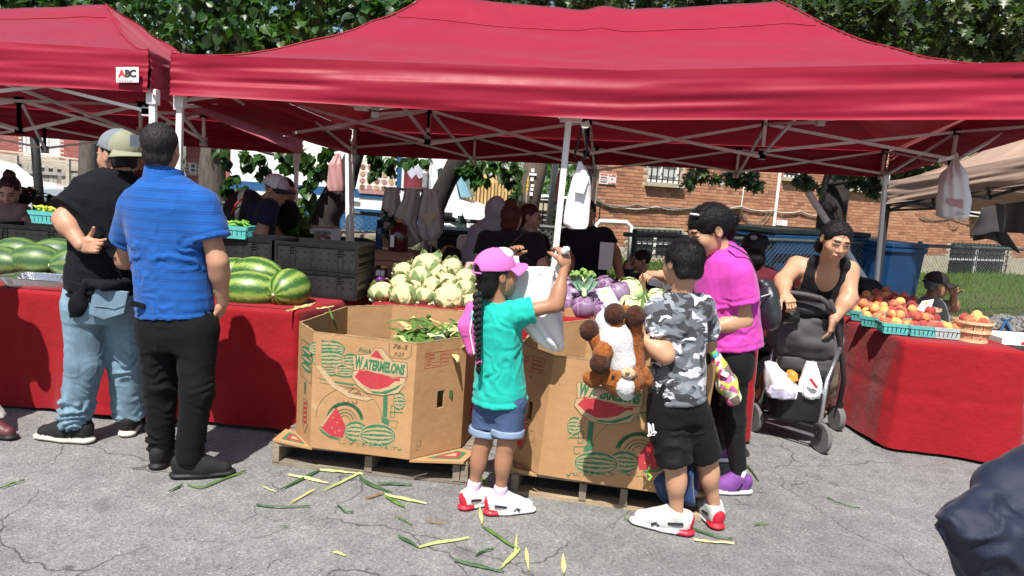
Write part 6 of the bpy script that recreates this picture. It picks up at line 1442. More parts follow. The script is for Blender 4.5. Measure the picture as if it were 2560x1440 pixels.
tag(MB().box((.6,4.05,.45),(.42,.40,.02)).build('corn_heap',M_husk[1]),'packed green corn low in the right bin',kind='stuff')
for i,(x,y,Y,w)in enumerate(((1600,790,4.5,.03),(1640,800,4.45,.035),(1570,800,4.5,.03),(1655,740,4.6,.03),(1620,830,4.4,.03),(1690,800,4.4,.03),(1610,760,4.6,.03))):
 p=P(x,y,Y);tag(strip([p,p+V(.02-.03*(i%3),0,.07),p+V(.05-.04*(i%4),-.02,.13)],w,None,seed=60+i).build('corn_leaf',M_husk[(0,2,1)[i%3]],smooth=True),'green corn leaf behind the boy at the cabbage front','corn leaf','corn leaves in front of the cabbages')
lf=G(880,810,.7);pq=[P(822,775,4.3),P(833,800,4.25),P(843,830,4.3)]
tag(strip(pq,.02,None,seed=3).build('corn_leaf',M_husk[0],smooth=True),'single green leaf hanging over the bin back wall','corn leaf')
for pts,lb in(([(715,782),(745,772),(780,766)],'pale cut stalk on the red cloth before the striped melons'),([(735,772),(765,766),(788,760)],'thin green stalk on the red cloth beside the pale one'),([(790,775),(810,772),(835,768)],'pale stalk end at the red table corner')):tag(strip([G(*p,.762)for p in pts],.02,None).build('corn_stalk',M_husk[3],smooth=True),lb,'corn stalk')
# =================================================================== PEACHES
def peach_fn(a,b_,c):
 def fn(nt,N,L,b,tc,cs,nz,mapping):
  oi=N.new('ShaderNodeObjectInfo');v=math_(N,L,'ADD',math_(N,L,'MULTIPLY',nz(9,4,.6),.9),math_(N,L,'MULTIPLY',math_(N,L,'SUBTRACT',oi.outputs['Random'],.5),.35))
  L.new(ramp(N,L,v,[(.3,a),(.48,b_),(.62,c)]),b.inputs['Base Color'])
 return fn
M_peach=mat('peach',(.6,.25,.1),.7,0,spec=.25,sheen=.35,fn=peach_fn((.40,.055,.045),(.62,.18,.075),(.80,.42,.13)))
M_peachd=mat('peach_dark',(.35,.06,.05),.7,0,spec=.25,sheen=.3,fn=peach_fn((.26,.03,.035),(.38,.06,.045),(.6,.2,.1)))
f=F(.005);f.ell((0,0,0),(.040,.040,.037));f.rc((.046,0,-.03),(.042,0,.045),.006,.006,mode='sub',k=.02);f.ell((0,0,.04),(.010,.010,.012),mode='sub',k=.02)
_v,_q,_t=f.mesh(1);peach_me={M_peach.name:make_mesh('peach',_v,quads=_q,mats=[M_peach]),M_peachd.name:make_mesh('peach',_v,quads=_q,mats=[M_peachd])}
def peach(p,m,lb,s=1.0):
 o=bpy.data.objects.new('peach',peach_me[m.name]);COL.objects.link(o);o.location=tuple(p);o.rotation_euler=tuple(RNG.uniform(-3,3,3));s*=RNG.uniform(.92,1.08);o.scale=(s,s,s);tag(o,lb,'peach','peaches '+lb.split('peach ',1)[-1]);return o
def cp(x,y):return(2060+x/2.667,640+y/2.667)
bk=[((455,520),5.02,-.12,M_turq,'front left',M_peach),((632,535),4.99,-.10,M_turq,'front middle',M_peach),((792,552),4.97,-.1,M_turqp,'pale front right',M_peach),((318,492),5.28,.9,M_turq,'second behind the front left one',M_peach),((248,462),5.52,.9,M_turq,'third from the front along the table edge',M_peach),((188,440),5.78,.9,M_turq,'fourth from the front along the table edge',M_peachd),((128,418),6.05,.9,M_turq,'rearmost, by the woman hand',M_peachd)]
for(x,y),Y,yaw,m,lb,pm in bk:
 px,py=cp(x,y);c=P(px,py,Y);c=V(c[0],Y,.762);b_=pulp_basket(c,.19,.135,.075,yaw,'pulp basket of peaches, '+lb,m,'pulp baskets of peaches');R=rotz(yaw)
 for i,(dx,dy,dz)in enumerate(((-.055,-.034,.074),(.0,-.036,.078),(.055,-.034,.074),(-.055,.034,.074),(0,.034,.078),(.055,.034,.074),(-.025,0,.128),(.035,.01,.126))):
  if i>=6 and 'pale' in lb:continue
  peach(c+R@V(dx,dy,dz),pm,'peach in the %s pulp basket'%lb.split(',')[0],.88)
# rows behind: loose peaches heaped in more baskets
for k,(x,y,Y)in enumerate(((560,430,5.35),(430,400,5.6),(330,380,5.85),(480,385,5.75),(680,440,5.3),(250,370,6.1),(380,360,6.1),(560,395,5.6))):
 c=P(*cp(x,y),Y);c[2]=.762;pulp_basket(c,.19,.15,.075,RNG.uniform(-.3,.3),'inner pulp basket of peaches, %s of the rows behind the front baskets'%('first second third fourth fifth sixth seventh eighth'.split()[k]),M_turq,'inner pulp baskets of peaches')
 for dx,dy,dz in((-.055,-.03,.078),(.0,-.03,.08),(.055,-.03,.078),(0,.035,.085),(.02,0,.13)):peach(c+V(dx,dy,dz),M_peach if(k+int(dx*100))%3 else M_peachd,'peach in the %s inner pulp basket'%('first second third fourth fifth sixth seventh eighth'.split()[k]),.88)
c=P(2427,852,4.93);c[2]=.762;wood_basket(c,.088,.118,.135,'tall slatted wooden basket of peaches at the front right of the table',M_bwood[0])
for dx,dy,dz in((-.055,-.04,.135),(.02,-.06,.13),(.065,.01,.135),(-.03,.05,.14),(.03,.03,.165),(-.01,-.02,.15)):peach(c+V(dx,dy,dz),M_peach,'peach in the tall front wooden basket',1.0)
for(x,y),Y,m,lb,full in(((400,335),6.35,M_bwood[1],'rear wooden basket of dark peaches, left one',1),((520,350),6.05,M_bwood[0],'middle brown wooden basket of dark peaches',1),((640,415),5.75,M_bwood[2],'low empty wooden basket beside the price sheet',0)):
 c=P(*cp(x,y),Y);c[2]=.762;wood_basket(c,.10,.135,.10,lb,m,hoops=(.93,.06))
 if full:
  for i in range(8):a=i*.785*1.14;peach(c+V(.075*math.cos(a),.075*math.sin(a),.105+.01*(i%2)),M_peachd,'peach in the '+lb.split(' of')[0].replace('wooden basket','wooden basket'),.95)
  peach(c+V(0,0,.145),M_peachd,'peach in the '+lb.split(' of')[0],.95)
qd=[P(*cp(x,y),5.55)for x,y in((655,300),(735,288),(690,415),(592,400))];U,D=qd[1]-qd[0],qd[3]-qd[0];n=nrm(np.cross(D,U));n=n if n[1]<0 else-n
ps=empty('price_sheet',sum(qd)/4,'white price sheet leaning among the peach baskets','price sheet');MB().prism([qd[0],qd[1],qd[2],qd[3]],-n*.002).build('sheet',M_paper,ps);fc=Face(qd[0],U,D,(0,0),(100,0),(0,130),n)
fc.ell((50,28),18,14,M_cgold,0);fc.ell((50,22),10,5,M_cgreen,1)
for i in range(4):fc.text(('Fresh Peaches','Local','$5 quart','$12 basket')[i],(50,56+i*18),14,M_pengrey,off=.02,w=(80,40,60,70)[i])
fc.build(ps)
# =================================================================== BEAN BASKETS ON THE LEFT CRATES
M_bean=mat('pepper_green',(.14,.32,.03),.35,.25,20);M_beany=mat('pepper_yellow',(.50,.58,.05),.35,.2,20)
for px,py,Y,lb,m in((122,558,5.15,'left of the bent elbow, of yellow peppers',M_beany),(210,560,5.17,'half behind the black tee, of yellow peppers',M_beany),(592,595,4.98,'behind the blue sleeve, of long green peppers',M_bean)):
 c=P(px,py,Y);pulp_basket(c,.20,.14,.085,-.05,'turquoise pulp basket '+lb,M_turq,'turquoise baskets of peppers')
 for i in range(13):
  a=RNG.uniform(0,6.28);q=c+V(RNG.uniform(-.06,.06),RNG.uniform(-.04,.04),.078+.028*(i/13));d=V(math.cos(a),math.sin(a)*.5,.1)*.05
  tag(MB().tube([q-d,q+V(0,0,.012),q+d*.8,q+d*1.2+V(0,0,.01)],[.004,.012,.010,.003],7).build('pepper',m,smooth=True),('slim green' if m is M_bean else 'yellow')+' pepper in the turquoise basket '+lb.split(',')[0],'pepper','peppers in the basket '+lb.split(',')[0])
# =================================================================== PEOPLE: builders
def skin_fn(nt,N,L,b,tc,cs,nz,mapping):
 pass
def skinmat(nm,c):return mat(nm,c,.48,.09,18,.12,160,spec=.35,sss=.12)
SK_TAN=skinmat('skin_tan',(.44,.235,.15));SK_BROWN=skinmat('skin_brown',(.36,.18,.105));SK_FAIR=skinmat('skin_fair',(.55,.31,.23));SK_WARM=skinmat('skin_warm',(.50,.275,.17))
M_eyew=mat('eye_white',(.42,.38,.36),.3,0,spec=.5);M_iris=mat('eye_dark',(.02,.012,.01),.2,0,spec=.6);M_brow=mat('brow_dark',(.03,.02,.016),.8,0);M_lip=mat('lip',(.36,.12,.10),.45,.1,30)
def hairmat(nm,c,rough=.5):return mat(nm,c,rough,.35,60,.7,110,spec=.22,vstr=(1,1,.12),bstr=(1,1,.1))
H_BLACK=hairmat('hair_black',(.010,.009,.010));H_BROWN=hairmat('hair_brown',(.045,.022,.016));H_GREY=hairmat('hair_dark_grey',(.022,.020,.020),.5);H_RED=hairmat('hair_auburn',(.07,.018,.014))
def cloth(nm,c,rough=.85,sheen=.12,b=.25,var=.08,fn=None,spec=.2):return mat(nm,c,rough,var,9,b,420,spec=spec,sheen=sheen,fn=fn)
def cvec(*a):return np.array(a,float)
def field_h(s):return.0046*s
def head_parts(c,fwd,up,s=1.0,eyes=True,fat=1.0,beard=False,hh=.0046):
 R=fr_fwd(fwd,up);T=lambda x,y,z:c+R@(V(x*fat,y,z)*s);f=F(hh*max(s,.8));E=lambda p,r,**k:f.ell(T(*p),V(r[0]*fat,r[1],r[2])*s,R,**k);C=lambda a,b,r1,r2=None,**k:f.rc(T(*a),T(*b),r1*s,None if r2 is None else r2*s,**k)
 E((0,-.012,.028),(.074,.094,.084),k=.02);E((0,.022,-.030),(.063,.068,.070),k=.03*s);E((0,.030,-.062),(.050,.054,.046),k=.03*s);E((0,.070,-.088),(.022,.018,.020),k=.025*s)
 for x in(-1,1):E((x*.036,.056,-.024),(.026,.026,.026),k=.025*s)
 C((-.032,.078,.026),(.032,.078,.026),.013,k=.02*s)
 for x in(-1,1):E((x*.031,.098,.007),(.017,.016,.010),mode='sub',k=.012*s)
 C((0,.086,.014),(0,.104,-.026),.0075,.0125,k=.012*s)
 for x in(-1,1):E((x*.012,.094,-.031),(.009,.010,.008),k=.006*s)
 E((0,.088,-.060),(.024,.014,.018),k=.012*s)
 E((0,.098,-.0565),(.021,.008,.0055),k=.005*s);E((0,.096,-.068),(.018,.009,.0065),k=.005*s);E((0,.100,-.062),(.0225,.016,.0098),mode='paint',t=4);C((-.019,.104,-.062),(.019,.104,-.062),.0022,mode='paint',t=2)
 for x in(-1,1):
  E((x*.0765,-.010,.0),(.009,.019,.031),k=.006*s);E((x*.0865,-.006,.002),(.006,.010,.018),mode='sub',k=.004*s)
  if eyes:
   E((x*.031,.0795,.0055),(.0125,.0125,.0052),k=.002,t=1);E((x*.031,.0915,.005),(.0060,.006,.0060),mode='paint',t=2)
   C((x*.047,.079,.0115),(x*.018,.088,.0120),.0058,k=.004,t=0);C((x*.045,.081,-.001),(x*.02,.088,-.002),.0042,k=.004,t=0);C((x*.046,.086,.0075),(x*.018,.094,.0075),.0036,mode='paint',t=2);C((x*.048,.084,.028),(x*.016,.096,.029),.0052,mode='paint',t=3)
 if beard:
  E((0,.045,-.085),(.062,.062,.042),mode='paint',t=3);E((0,.10,-.0455),(.028,.012,.007),mode='paint',t=3)
 f.ops.append(f.ops.pop(-1))
 return f,R,T
def hand_parts(w,d,palm,s=1.0,side=1,curl=(.35,.35,.4,.45),thumb=.6,spread=.12,h=.0042,tcurl=.3):
 """w wrist, d towards the fingers, palm = direction the palm faces, side=+1 thumb towards cross(d, palm)"""
 d=nrm(d);p=np.asarray(palm,float);p=nrm(p-d*(p@d));r=np.cross(d,p)*side;f=F(h)
 R=np.stack([r,d,-p],1);f.box(w+d*.048*s,V(.040,.046,.014)*s,R,rad=.013*s,k=.01);f.rc(w-d*.02*s,w+d*.02*s,.026*s,.029*s,k=.02,n=p,q=.72)
 f.ell(w+d*.03*s+r*.025*s+p*.008*s,V(.018,.028,.016)*s,R,k=.012)
 for i,(o,L_,rad)in enumerate(((.029,.070,.0088),(.010,.080,.0090),(-.010,.074,.0086),(-.028,.058,.0076))):
  a=d*.088*s+r*o*s+w;dr=nrm(d+r*(o/.03)*spread);ang=0;q=a-dr*.015*s
  for j,(fr,rr)in enumerate(((.46,1.0),(.30,.92),(.24,.8))):
   ang+=curl[i]*(1.0,1.25,.8)[j];dd=dr*math.cos(ang)+p*math.sin(ang);e=q+dd*(L_*fr+(.015 if j==0 else 0))*s;f.rc(q,e,rad*rr*s,rad*rr*.9*s,k=.004);q=e
 q=w+d*.022*s+r*.033*s;dr=nrm(d*.65+r*thumb+p*.25)
 for j,(L_,rad)in enumerate(((.040,.0125),(.032,.0105),(.024,.009))):
  e=q+dr*L_*s;f.rc(q,e,rad*s,rad*.9*s,k=.006);q=e;dr=nrm(dr+p*tcurl-r*tcurl*.5)
 return f
def limb_f(f,a,b,r1,r2,bulge=0,bd=None,k=.03):
 f.rc(a,b,r1,r2,k=k)
 if bulge:m=lerp(a,b,.28)+(0 if bd is None else np.asarray(bd)*bulge*.6);fr=fr_fwd(b-a,(0,1,0)if abs(nrm(b-a)[2])>.6 else(0,0,1));f.ell(m,(r1*.98+bulge*.5,np.linalg.norm(b-a)*.26,r1*.98+bulge*.5),fr,k=k)
TOR=[(-.12,.14,.10),(0,.168,.122),(.12,.165,.118),(.34,.142,.105),(.58,.158,.115),(.80,.172,.112),(.93,.150,.090),(1.02,.075,.060)]
def torso_f(f,J,s,g,ease=0,lo=None,hi=None,k=.03,shape=None,t=0,dx=1.0):
 o,n=J['pelvis'],J['neck'];ax=n-o;L_=np.linalg.norm(ax);lat=J['shR']-J['shL']
 st=[(h*L_,(w*g*dx+ease/s)*s,(d*g+ease/s)*s)for h,w,d in(shape or TOR)]
 if lo is not None:
  st=[q for q in st if q[0]>lo*L_];w0=np.interp(lo,[q[0]for q in(shape or TOR)],[q[1]for q in(shape or TOR)]);d0=np.interp(lo,[q[0]for q in(shape or TOR)],[q[2]for q in(shape or TOR)])
  st=[(lo*L_,(w0*g*dx+ease/s)*s,(d0*g+ease/s)*s)]+st
 f.loft(o,ax,lat,st,k=k,t=t)
 return nrm(ax),L_
def wrinkle(spec,amp=.004,fr=7.0,seed=0,aniso=(1,1,.55)):
 """spec: list of (centre, radius, direction, waves per metre, amplitude)"""
 def fn(v,N):
  n1=vnoise(v*np.array(aniso)*fr*.7,seed);n2=vnoise(v*np.array((1,1,.8))*fr*2.1+5,seed+1);n3=vnoise(v*fr*1.1+9,seed+4)
  d=amp*1.3*n1+amp*.9*np.clip(1-np.abs(n2)*3.2,0,1)**1.5*np.clip(n3*2+.6,0,1)-amp*.3
  for c,r,dr,wv,a in spec:
   w=np.exp(-(np.linalg.norm(v-c,axis=1)/r)**2);ph=((v-c)@nrm(dr))*wv+1.3*vnoise(v*9,seed+7)+.5*vnoise(v*22,seed+8)
   x=np.abs(((ph)%1)*2-1);gate=np.clip(.55+1.1*vnoise(v*7+3,seed+11),.1,1.2);d=d+1.45*a*w*gate*((1-x)**1.8*1.5-.45)
  return d
 return fn
def shoe_parts(an,toe,s=1.0,sole=.028,high=.0,h=.0044):
 """heel under the ankle point; toe direction horizontal; tags 0 upper 1 sole 2 accent 3 dark"""
 d=nrm(V(toe[0],toe[1],0));r=np.cross(d,(0,0,1.));g=V(an[0],an[1],0);f=F(h);at=lambda x,y,z:g+r*x*s+d*y*s+V(0,0,z*s);R=np.stack([r,d,V(0,0,1)],1)
 f.rc(at(0,-.040,.075),at(0,.02,.085+high),.036*s,.040*s,k=.02,t=0);f.rc(at(0,-.035,.045),at(0,.06,.045),.036*s,.042*s,k=.02,t=0);f.rc(at(0,.05,.048),at(-.0,.150,.036),.044*s,.034*s,k=.03,t=0);f.rc(at(0,.01,.09),at(0,.10,.055),.034*s,.03*s,k=.025,t=0)
 f.ell(at(0,.0,.115+high),(.032*s,.040*s,.03*s),R,mode='sub',k=.008)
 f.rc(at(0,-.042,.016),at(0,.05,.016),.040*s,.046*s,k=.004,t=1,n=(0,0,1),q=.40);f.rc(at(0,.05,.016),at(0,.165,.017),.046*s,.038*s,k=.004,t=1,n=(0,0,1),q=.40);f.rc(at(0,-.050,.018),at(0,.0,.018),.030*s,.036*s,k=.004,t=1,n=(0,0,1),q=.45)
 f.cut(g+V(0,0,.001),(0,0,-1),.4)
 return f,at,R
def hair_mesh(c,R,s,ops,m,parent,fat=1.0,amp=.004,name='hair',seed=0,flow=(60,14,26),tufts=0,tl=.02,comb=None):
 f=F(.0048*max(s,.8));T=lambda x,y,z:c+R@(V(x*fat,y,z)*s)
 for op in ops:
  md,kind=op[0],op[1]
  kk=op[-1]if isinstance(op[-1],dict)else{}
  if kind=='e':f.ell(T(*op[2]),V(op[3][0]*fat,op[3][1],op[3][2])*s,R,mode=md,**{**dict(k=.012),**kk})
  elif kind=='c':f.rc(T(*op[2]),T(*op[3]),op[4]*s,op[5]*s,mode=md,**{**dict(k=.012),**kk})
  elif kind=='cut':f.cut(T(*op[2]),R@V(*op[3]))
 v,q,t=f.mesh()
 if not len(v):return None
 N=vnormals(v,q);loc=(v-c)@R/s;d=amp*s*(vnoise(loc*np.array(flow),seed)+.6*vnoise(loc*np.array(flow)*2.1,seed+2));v=v+N*d[:,None]
 o=wput(name,make_mesh(name,v,quads=q,mats=[m]),parent)
 if tufts:
  r=np.random.default_rng(seed);i=r.integers(0,len(v),tufts);p=v[i];n=N[i];lp=loc[i];ok=lp[:,2]>(-.05 if comb is None else-.2);p,n,lp=p[ok],n[ok],lp[ok];k=len(p)
  wd=np.stack([lp[:,0],lp[:,1]+.055,lp[:,2]-.10],1);wd=wd/np.linalg.norm(wd,axis=1,keepdims=True)+r.normal(0,.22,(k,3));fl=(R@wd.T).T
  if comb is not None:fl=(c+R@(V(*comb)*s))-p;fl=fl/np.linalg.norm(fl,axis=1,keepdims=True)+r.normal(0,.06,(k,3))
  fl=fl-n*(fl*n).sum(1,keepdims=True);fl=fl/np.linalg.norm(fl,axis=1,keepdims=True);tip=p+(n*(.16 if comb is None else.03)+fl)*(tl*s*r.uniform(.6,1.3,k))[:,None];sd=np.cross(n,fl);sd/=np.linalg.norm(sd,axis=1,keepdims=True)+1e-9;w=.0020*s
  tv=np.stack([p-sd*w-n*.002,p+sd*w-n*.002,tip],1).reshape(-1,3);wput('hair_tuft',make_mesh('hair_tuft',tv,tris=np.arange(k*3).reshape(-1,3),mats=[m],smooth=False),o,kind='stuff')
 return o
EARS=[('sub','e',(0,.085,-.045),(.095,.075,.080),dict(k=.03)),('sub','e',(.082,.010,-.035),(.03,.036,.045)),('sub','e',(-.082,.010,-.035),(.03,.036,.045))]
CAP_HAIR=[('add','e',(0,-.023,.035),(.0805,.0985,.088)),('add','e',(0,-.05,-.03),(.068,.05,.06))]+EARS
SHORT=CAP_HAIR+[('cut','cut',(0,-.06,-.052),(0,-.25,-1))]
def cap(c,R,s,m_front,m_back,brim_m,parent,back=False,fat=1.0,peak_len=.075,tilt=0.0,button=None,opening=True,low=.025):
 """baseball cap: crown, curved peak, band, button; back=True turns it round"""
 Q=R@rotz(math.pi)if back else R;Q=Q@rotm((1,0,0),tilt);T=lambda x,y,z:c+Q@(V(x*fat,y,z)*s);t=F(.0045*max(s,.85))
 oy=-.012 if not back else.012
 t.ell(T(0,oy,.035),V(.088*fat,.108,.096)*s,Q,k=.01);t.cut(T(0,0,low),Q@V(0,-.12,-1))
 if opening:t.ell(T(0,oy-.108,low+.010),V(.042,.03,.036)*s,Q,mode='sub',k=.004);
 t.box(T(0,oy+.03,low+.06),V(.5,.001,.0)*s+.0001,Q,mode='paint',t=0)if False else None
 v,q,tg=t.mesh();loc=(v-c)@Q/s;N=vnormals(v,q);ang=np.arctan2(loc[:,0],loc[:,1]-oy);seam=np.exp(-((np.abs(((ang/(math.pi/3))%1)-.5)-.5)/.03)**2);v=v-N*(seam*.0022*s)[:,None];loc=(v-c)@Q/s
 front=(loc[:,1]>.035).astype(int);mi=(front[q].sum(1)<2).astype(int)
 cr=wput('cap',make_mesh('cap',v,quads=q,mats=[m_front,m_back],midx=mi),parent)
 def pk(u,w):a=(u-.5)*2.3;r=.082+peak_len*w*np.cos(a*.62);x=r*np.sin(a)*.98;y=oy+.004+r*np.cos(a)*1.18;z=low+.006-.030*w*(.25+(np.abs(u-.5)*2)**2)+.002;return np.stack([x*fat,y,z],1)*s@Q.T+c
 mb=MB();mb.grid(pk,18,7);mb.build('peak',brim_m,cr,smooth=True,solid=.005*s)
 MB().lathe(T(0,oy,.128),[(.009*s,-.004),(.009*s,.002),(.004*s,.005)],10,Q).build('button',button or m_front,cr)
 if opening:MB().tube([T(x*.045,oy-math.sqrt(max(0,.108**2-(x*.045*1.2)**2))-.001,low+.004)for x in np.linspace(-1,1,7)],.0085*s,6,flat=.6).build('strap',m_back,cr)
 return cr
def person(label,J,s,skin,head=None,fat=1.0,g=1.0,arms=True,legs='none',group=None,hands=(),face_mats=None,eyes=True,beard=False,hh=.0046,armg=1.0,base=None,h=.0085,legg=1.0,torso=True,hs=None,bare=False):
 """body: one mesh (torso, neck, head, limbs, hands)"""
 b=base if base is not None else J['pelvis']*V(1,1,0);t=empty('person',b,label,'person',group);f=F(h)
 if torso:torso_f(f,J,s,g)
 hc=J['head'];hs=hs or s;R=None;parts=[]
 if head is not None:
  hf,R,T=head_parts(hc,head[0],head[1]if len(head)>1 else(0,0,1),hs,eyes,fat,beard,hh);f.rc(J['neck']-(J['neck']-J['pelvis'])*.05,T(0,-.018,-.05),.062*s*min(g,1.12),.052*hs,k=.03);parts.append(hf.mesh())
 if bare:
  ax=nrm(J['neck']-J['pelvis']);lt=nrm(J['shR']-J['shL']);fw_=np.cross(lt,ax);fw_=fw_ if fw_[1]<0 else-fw_
  for x in(-1,1):f.ell(lerp(J['pelvis'],J['neck'],.62)+lt*x*.075+fw_*.078,(.082,.08,.078),k=.04)
  for k in 'LR':f.rc(lerp(J['neck'],J['sh'+k],.15)-ax*.04,J['sh'+k],.052,.06,k=.04)
 if arms:
  for k in 'LR':
   if 'sh'+k in J and 'el'+k in J:limb_f(f,J['sh'+k],J['el'+k],.050*s*armg,.041*s*armg);limb_f(f,J['el'+k],J['wr'+k],.042*s*armg,.028*s*armg,.004*s)
 if legs!='none':
  for k in 'LR':
   if 'kn'+k not in J:continue
   if legs=='full':limb_f(f,J['hip'+k],J['kn'+k],.082*s*legg,.056*s*legg)
   ax=J['an'+k]-J['kn'+k];limb_f(f,J['kn'+k]-ax*.12,J['kn'+k],.058*s*legg,.052*s*legg);f.rc(J['kn'+k],J['an'+k],.050*s*legg,.033*s*legg,k=.03)
   bd=J.get('calf'+k,V(0,-1,0));f.ell(lerp(J['kn'+k],J['an'+k],.3)+bd*.013*s,(.050*s*legg,.050*s*legg,np.linalg.norm(ax)*.27),k=.03)
 parts.append(f.mesh())
 for hd in hands:parts.append(hd.mesh())
 mats=[skin,M_eyew,M_iris,face_mats or M_brow,M_lip]
 for i in range(len(parts)):
  if not(head is not None and i==0):parts[i]=(parts[i][0],parts[i][1],np.zeros_like(parts[i][2]))
 fbuild('body',parts,mats,t)
 J['_R']=R;J['_t']=t;J['_hs']=hs
 return t
def shirt(J,s,g,m,ease=.012,sleeve=.55,hem=-.12,shape=None,name='shirt',wr=(),amp=.0035,sl_r=.066,cutn=True,seed=0,collar=None,h=.0075,sides='LR',fr=6.0,flare=0,armg=1.0,dx=1.0,neckr=.062,nup=.002,long_=False,k=.035):
 f=F(h);n=J['neck'];ax=nrm(n-J['pelvis'])
 for k_ in 'LR':
  if 'sh'+k_ not in J:continue
  f.rc(lerp(n,J['sh'+k_],.2)-ax*.045*s,J['sh'+k_],.050*s*g,.056*s*armg+ease*.5,k=k)
  if k_ in sides and sleeve>0:
   a,b=J['sh'+k_],J['el'+k_]
   if not long_:
    e=lerp(a,b,sleeve);f.rc(a,lerp(a,b,sleeve+.1),(.058*armg)*s+ease,sl_r*s*armg+ease*.6,k=.03);f.cut(e,b-a,.2*s);f.rc(e-(b-a)*.10,e+(b-a)*.2,.047*s*armg,.047*s*armg,mode='sub',k=.004)
   else:
    w=J['wr'+k_];f.rc(a,b,.060*s*armg+ease,.050*s*armg+ease*.8,k=.03);f.rc(b,lerp(b,w,.93),.050*s*armg+ease*.8,.038*s*armg+ease*.4,k=.03)
 ax,L_=torso_f(f,J,s,g,ease,lo=hem,shape=shape,dx=dx,k=k)
 f.rc(n-ax*.07*s,n+ax*nup,.092*s,.076*s,k=.03)
 f.rc(n-ax*.035*s,n+ax*.15*s,neckr*s,neckr*1.05*s,mode='sub',k=.008)
 parts=[f.mesh()]
 sp=list(wr);wf=wrinkle(sp,amp,fr,seed);hp=[(J['pelvis']+ax*hem*L_,ax,.5)]
 if not long_ and sleeve>0:hp+=[(lerp(J['sh'+k_],J['el'+k_],sleeve),-nrm(J['el'+k_]-J['sh'+k_]),.13*s)for k_ in sides if 'el'+k_ in J]
 def dp(v,N):
  d=wf(v,N)
  for p,nn,r in hp:d=d-.0045*np.exp(-(((v-p)@nn-.028)/.0065)**2)*(np.linalg.norm(v-p,axis=1)<r)
  return d
 o=fbuild(name,parts,m,J['_t'],disp=dp)
 return o
def trousers(J,s,g,m,ease=.014,name='trousers',wr=(),amp=.004,seed=0,end=1.0,r_kn=.066,r_an=.056,h=.0078,rise=.10,fr=6.5,shape=None,cuffs=False,crotch=True,legs='LR',hipw=1.0):
 f=F(h);o,n=J['pelvis'],J['neck'];ax=nrm(n-o);lat=J.get('hipR',J['shR'])-J.get('hipL',J['shL'])
 hw,hd=.168*s*g*hipw+ease,.122*s*g+ease
 for k_ in legs:
  a,kn,an=J['hip'+k_],J['kn'+k_],J['an'+k_];f.rc(a,kn,.092*s*g+ease,r_kn*s+ease*.6,k=.035)
  if end>.999:f.rc(kn,an,r_kn*s+ease*.6,r_an*s+ease*.5,k=.03)
  elif end>0:f.rc(kn,lerp(kn,an,end+.1),r_kn*s+ease*.6,r_an*s+ease,k=.03)
  if 0<end<.999:e=lerp(kn,an,end);f.cut(e,an-kn,.2*s);f.rc(e-(an-kn)*.12,e+(an-kn)*.3,.056*s,.056*s,mode='sub',k=.004)
  if end<=0:e=lerp(a,kn,1+end);f.cut(e,kn-a,.22*s);f.rc(e-(kn-a)*.12,e+(kn-a)*.3,.070*s,.064*s,mode='sub',k=.004)
  if end>.999:f.cut(an+(an-kn)*.02,an-kn,.15*s)
 f.loft(o-ax*.14*s,ax,lat,[(0,hw*.86,hd*.88),(.08*s,hw,hd*1.03),(.14*s,hw,hd*1.04),(.14*s+rise*s,hw*.93,hd*.93)],k=.04)
 return fbuild(name,f,m,J['_t'],disp=wrinkle(list(wr),amp,fr,seed))
def arm_wr(J,k):return[(lerp(J['sh'+k],J['el'+k],.25),.10,J['el'+k]-J['sh'+k],22,.005)]
# =================================================================== PEOPLE: the cast
Z3=V(0,0,1)
def stripe_fn(nt,N,L,b,tc,cs,nz,mapping):
 z=math_(N,L,'ADD',N_z(N,L,tc),math_(N,L,'MULTIPLY',nz(3,2),.012));fz=math_(N,L,'FRACT',math_(N,L,'MULTIPLY',z,21.0))
 s1=math_(N,L,'MULTIPLY',math_(N,L,'GREATER_THAN',fz,.40),math_(N,L,'LESS_THAN',fz,.47));s2=math_(N,L,'MULTIPLY',math_(N,L,'GREATER_THAN',fz,.60),math_(N,L,'LESS_THAN',fz,.67))
 L.new(mixc(N,L,math_(N,L,'MULTIPLY',math_(N,L,'ADD',s1,s2),.6),cs,(.012,.02,.09)),b.inputs['Base Color'])
M_polo=cloth('polo_blue',(.012,.092,.35),fn=stripe_fn);M_polop=cloth('polo_blue_plain',(.013,.10,.38));M_bpants=cloth('trousers_black',(.0085,.0085,.0095),.8,.02,spec=.1);M_bshoe=mat('shoe_black',(.008,.008,.009),.75,.2,30,.4,150);M_bsole=mat('sole_black',(.010,.010,.011),.6,.2,30)
def knit(px,py,Y):return P(px,py,Y)
# ---- man in the blue striped polo, seen from behind
J=dict(pelvis=P(440,800,3.66),neck=P(410,447,3.66),head=P(403,372,3.64),shL=P(340,520,3.70),shR=P(506,515,3.62),elL=P(312,650,3.86),wrL=P(390,640,4.05),elR=P(545,655,3.60),wrR=P(558,755,3.68),hipL=P(398,825,3.68),hipR=P(490,828,3.64),knL=P(402,962,3.70),knR=P(492,975,3.60),anL=P(403,1145,3.73),anR=P(472,1165,3.60))
J['anL'][2]=.095;J['anR'][2]=.095
t=person('man in a blue striped polo and black trousers standing with his back turned',J,1.02,SK_TAN,head=((-.12,1,.02),),armg=1.08,g=1.05,hands=(hand_parts(P(556,758,3.68),P(549,800,3.74)-P(556,758,3.68),(-1,.2,0),1.0,-1,(.5,.5,.5,.5)),))
wr=[(P(545,560,3.62),.12,(.3,0,1),16,.005),(P(350,600,3.6),.16,(.3,0,1),13,.005),(P(440,740,3.55),.16,(.15,0,1),16,.005),(P(500,520,3.6),.12,(1,0,.8),16,.005),(P(420,640,3.5),.25,(1,0,.35),7,.006)]
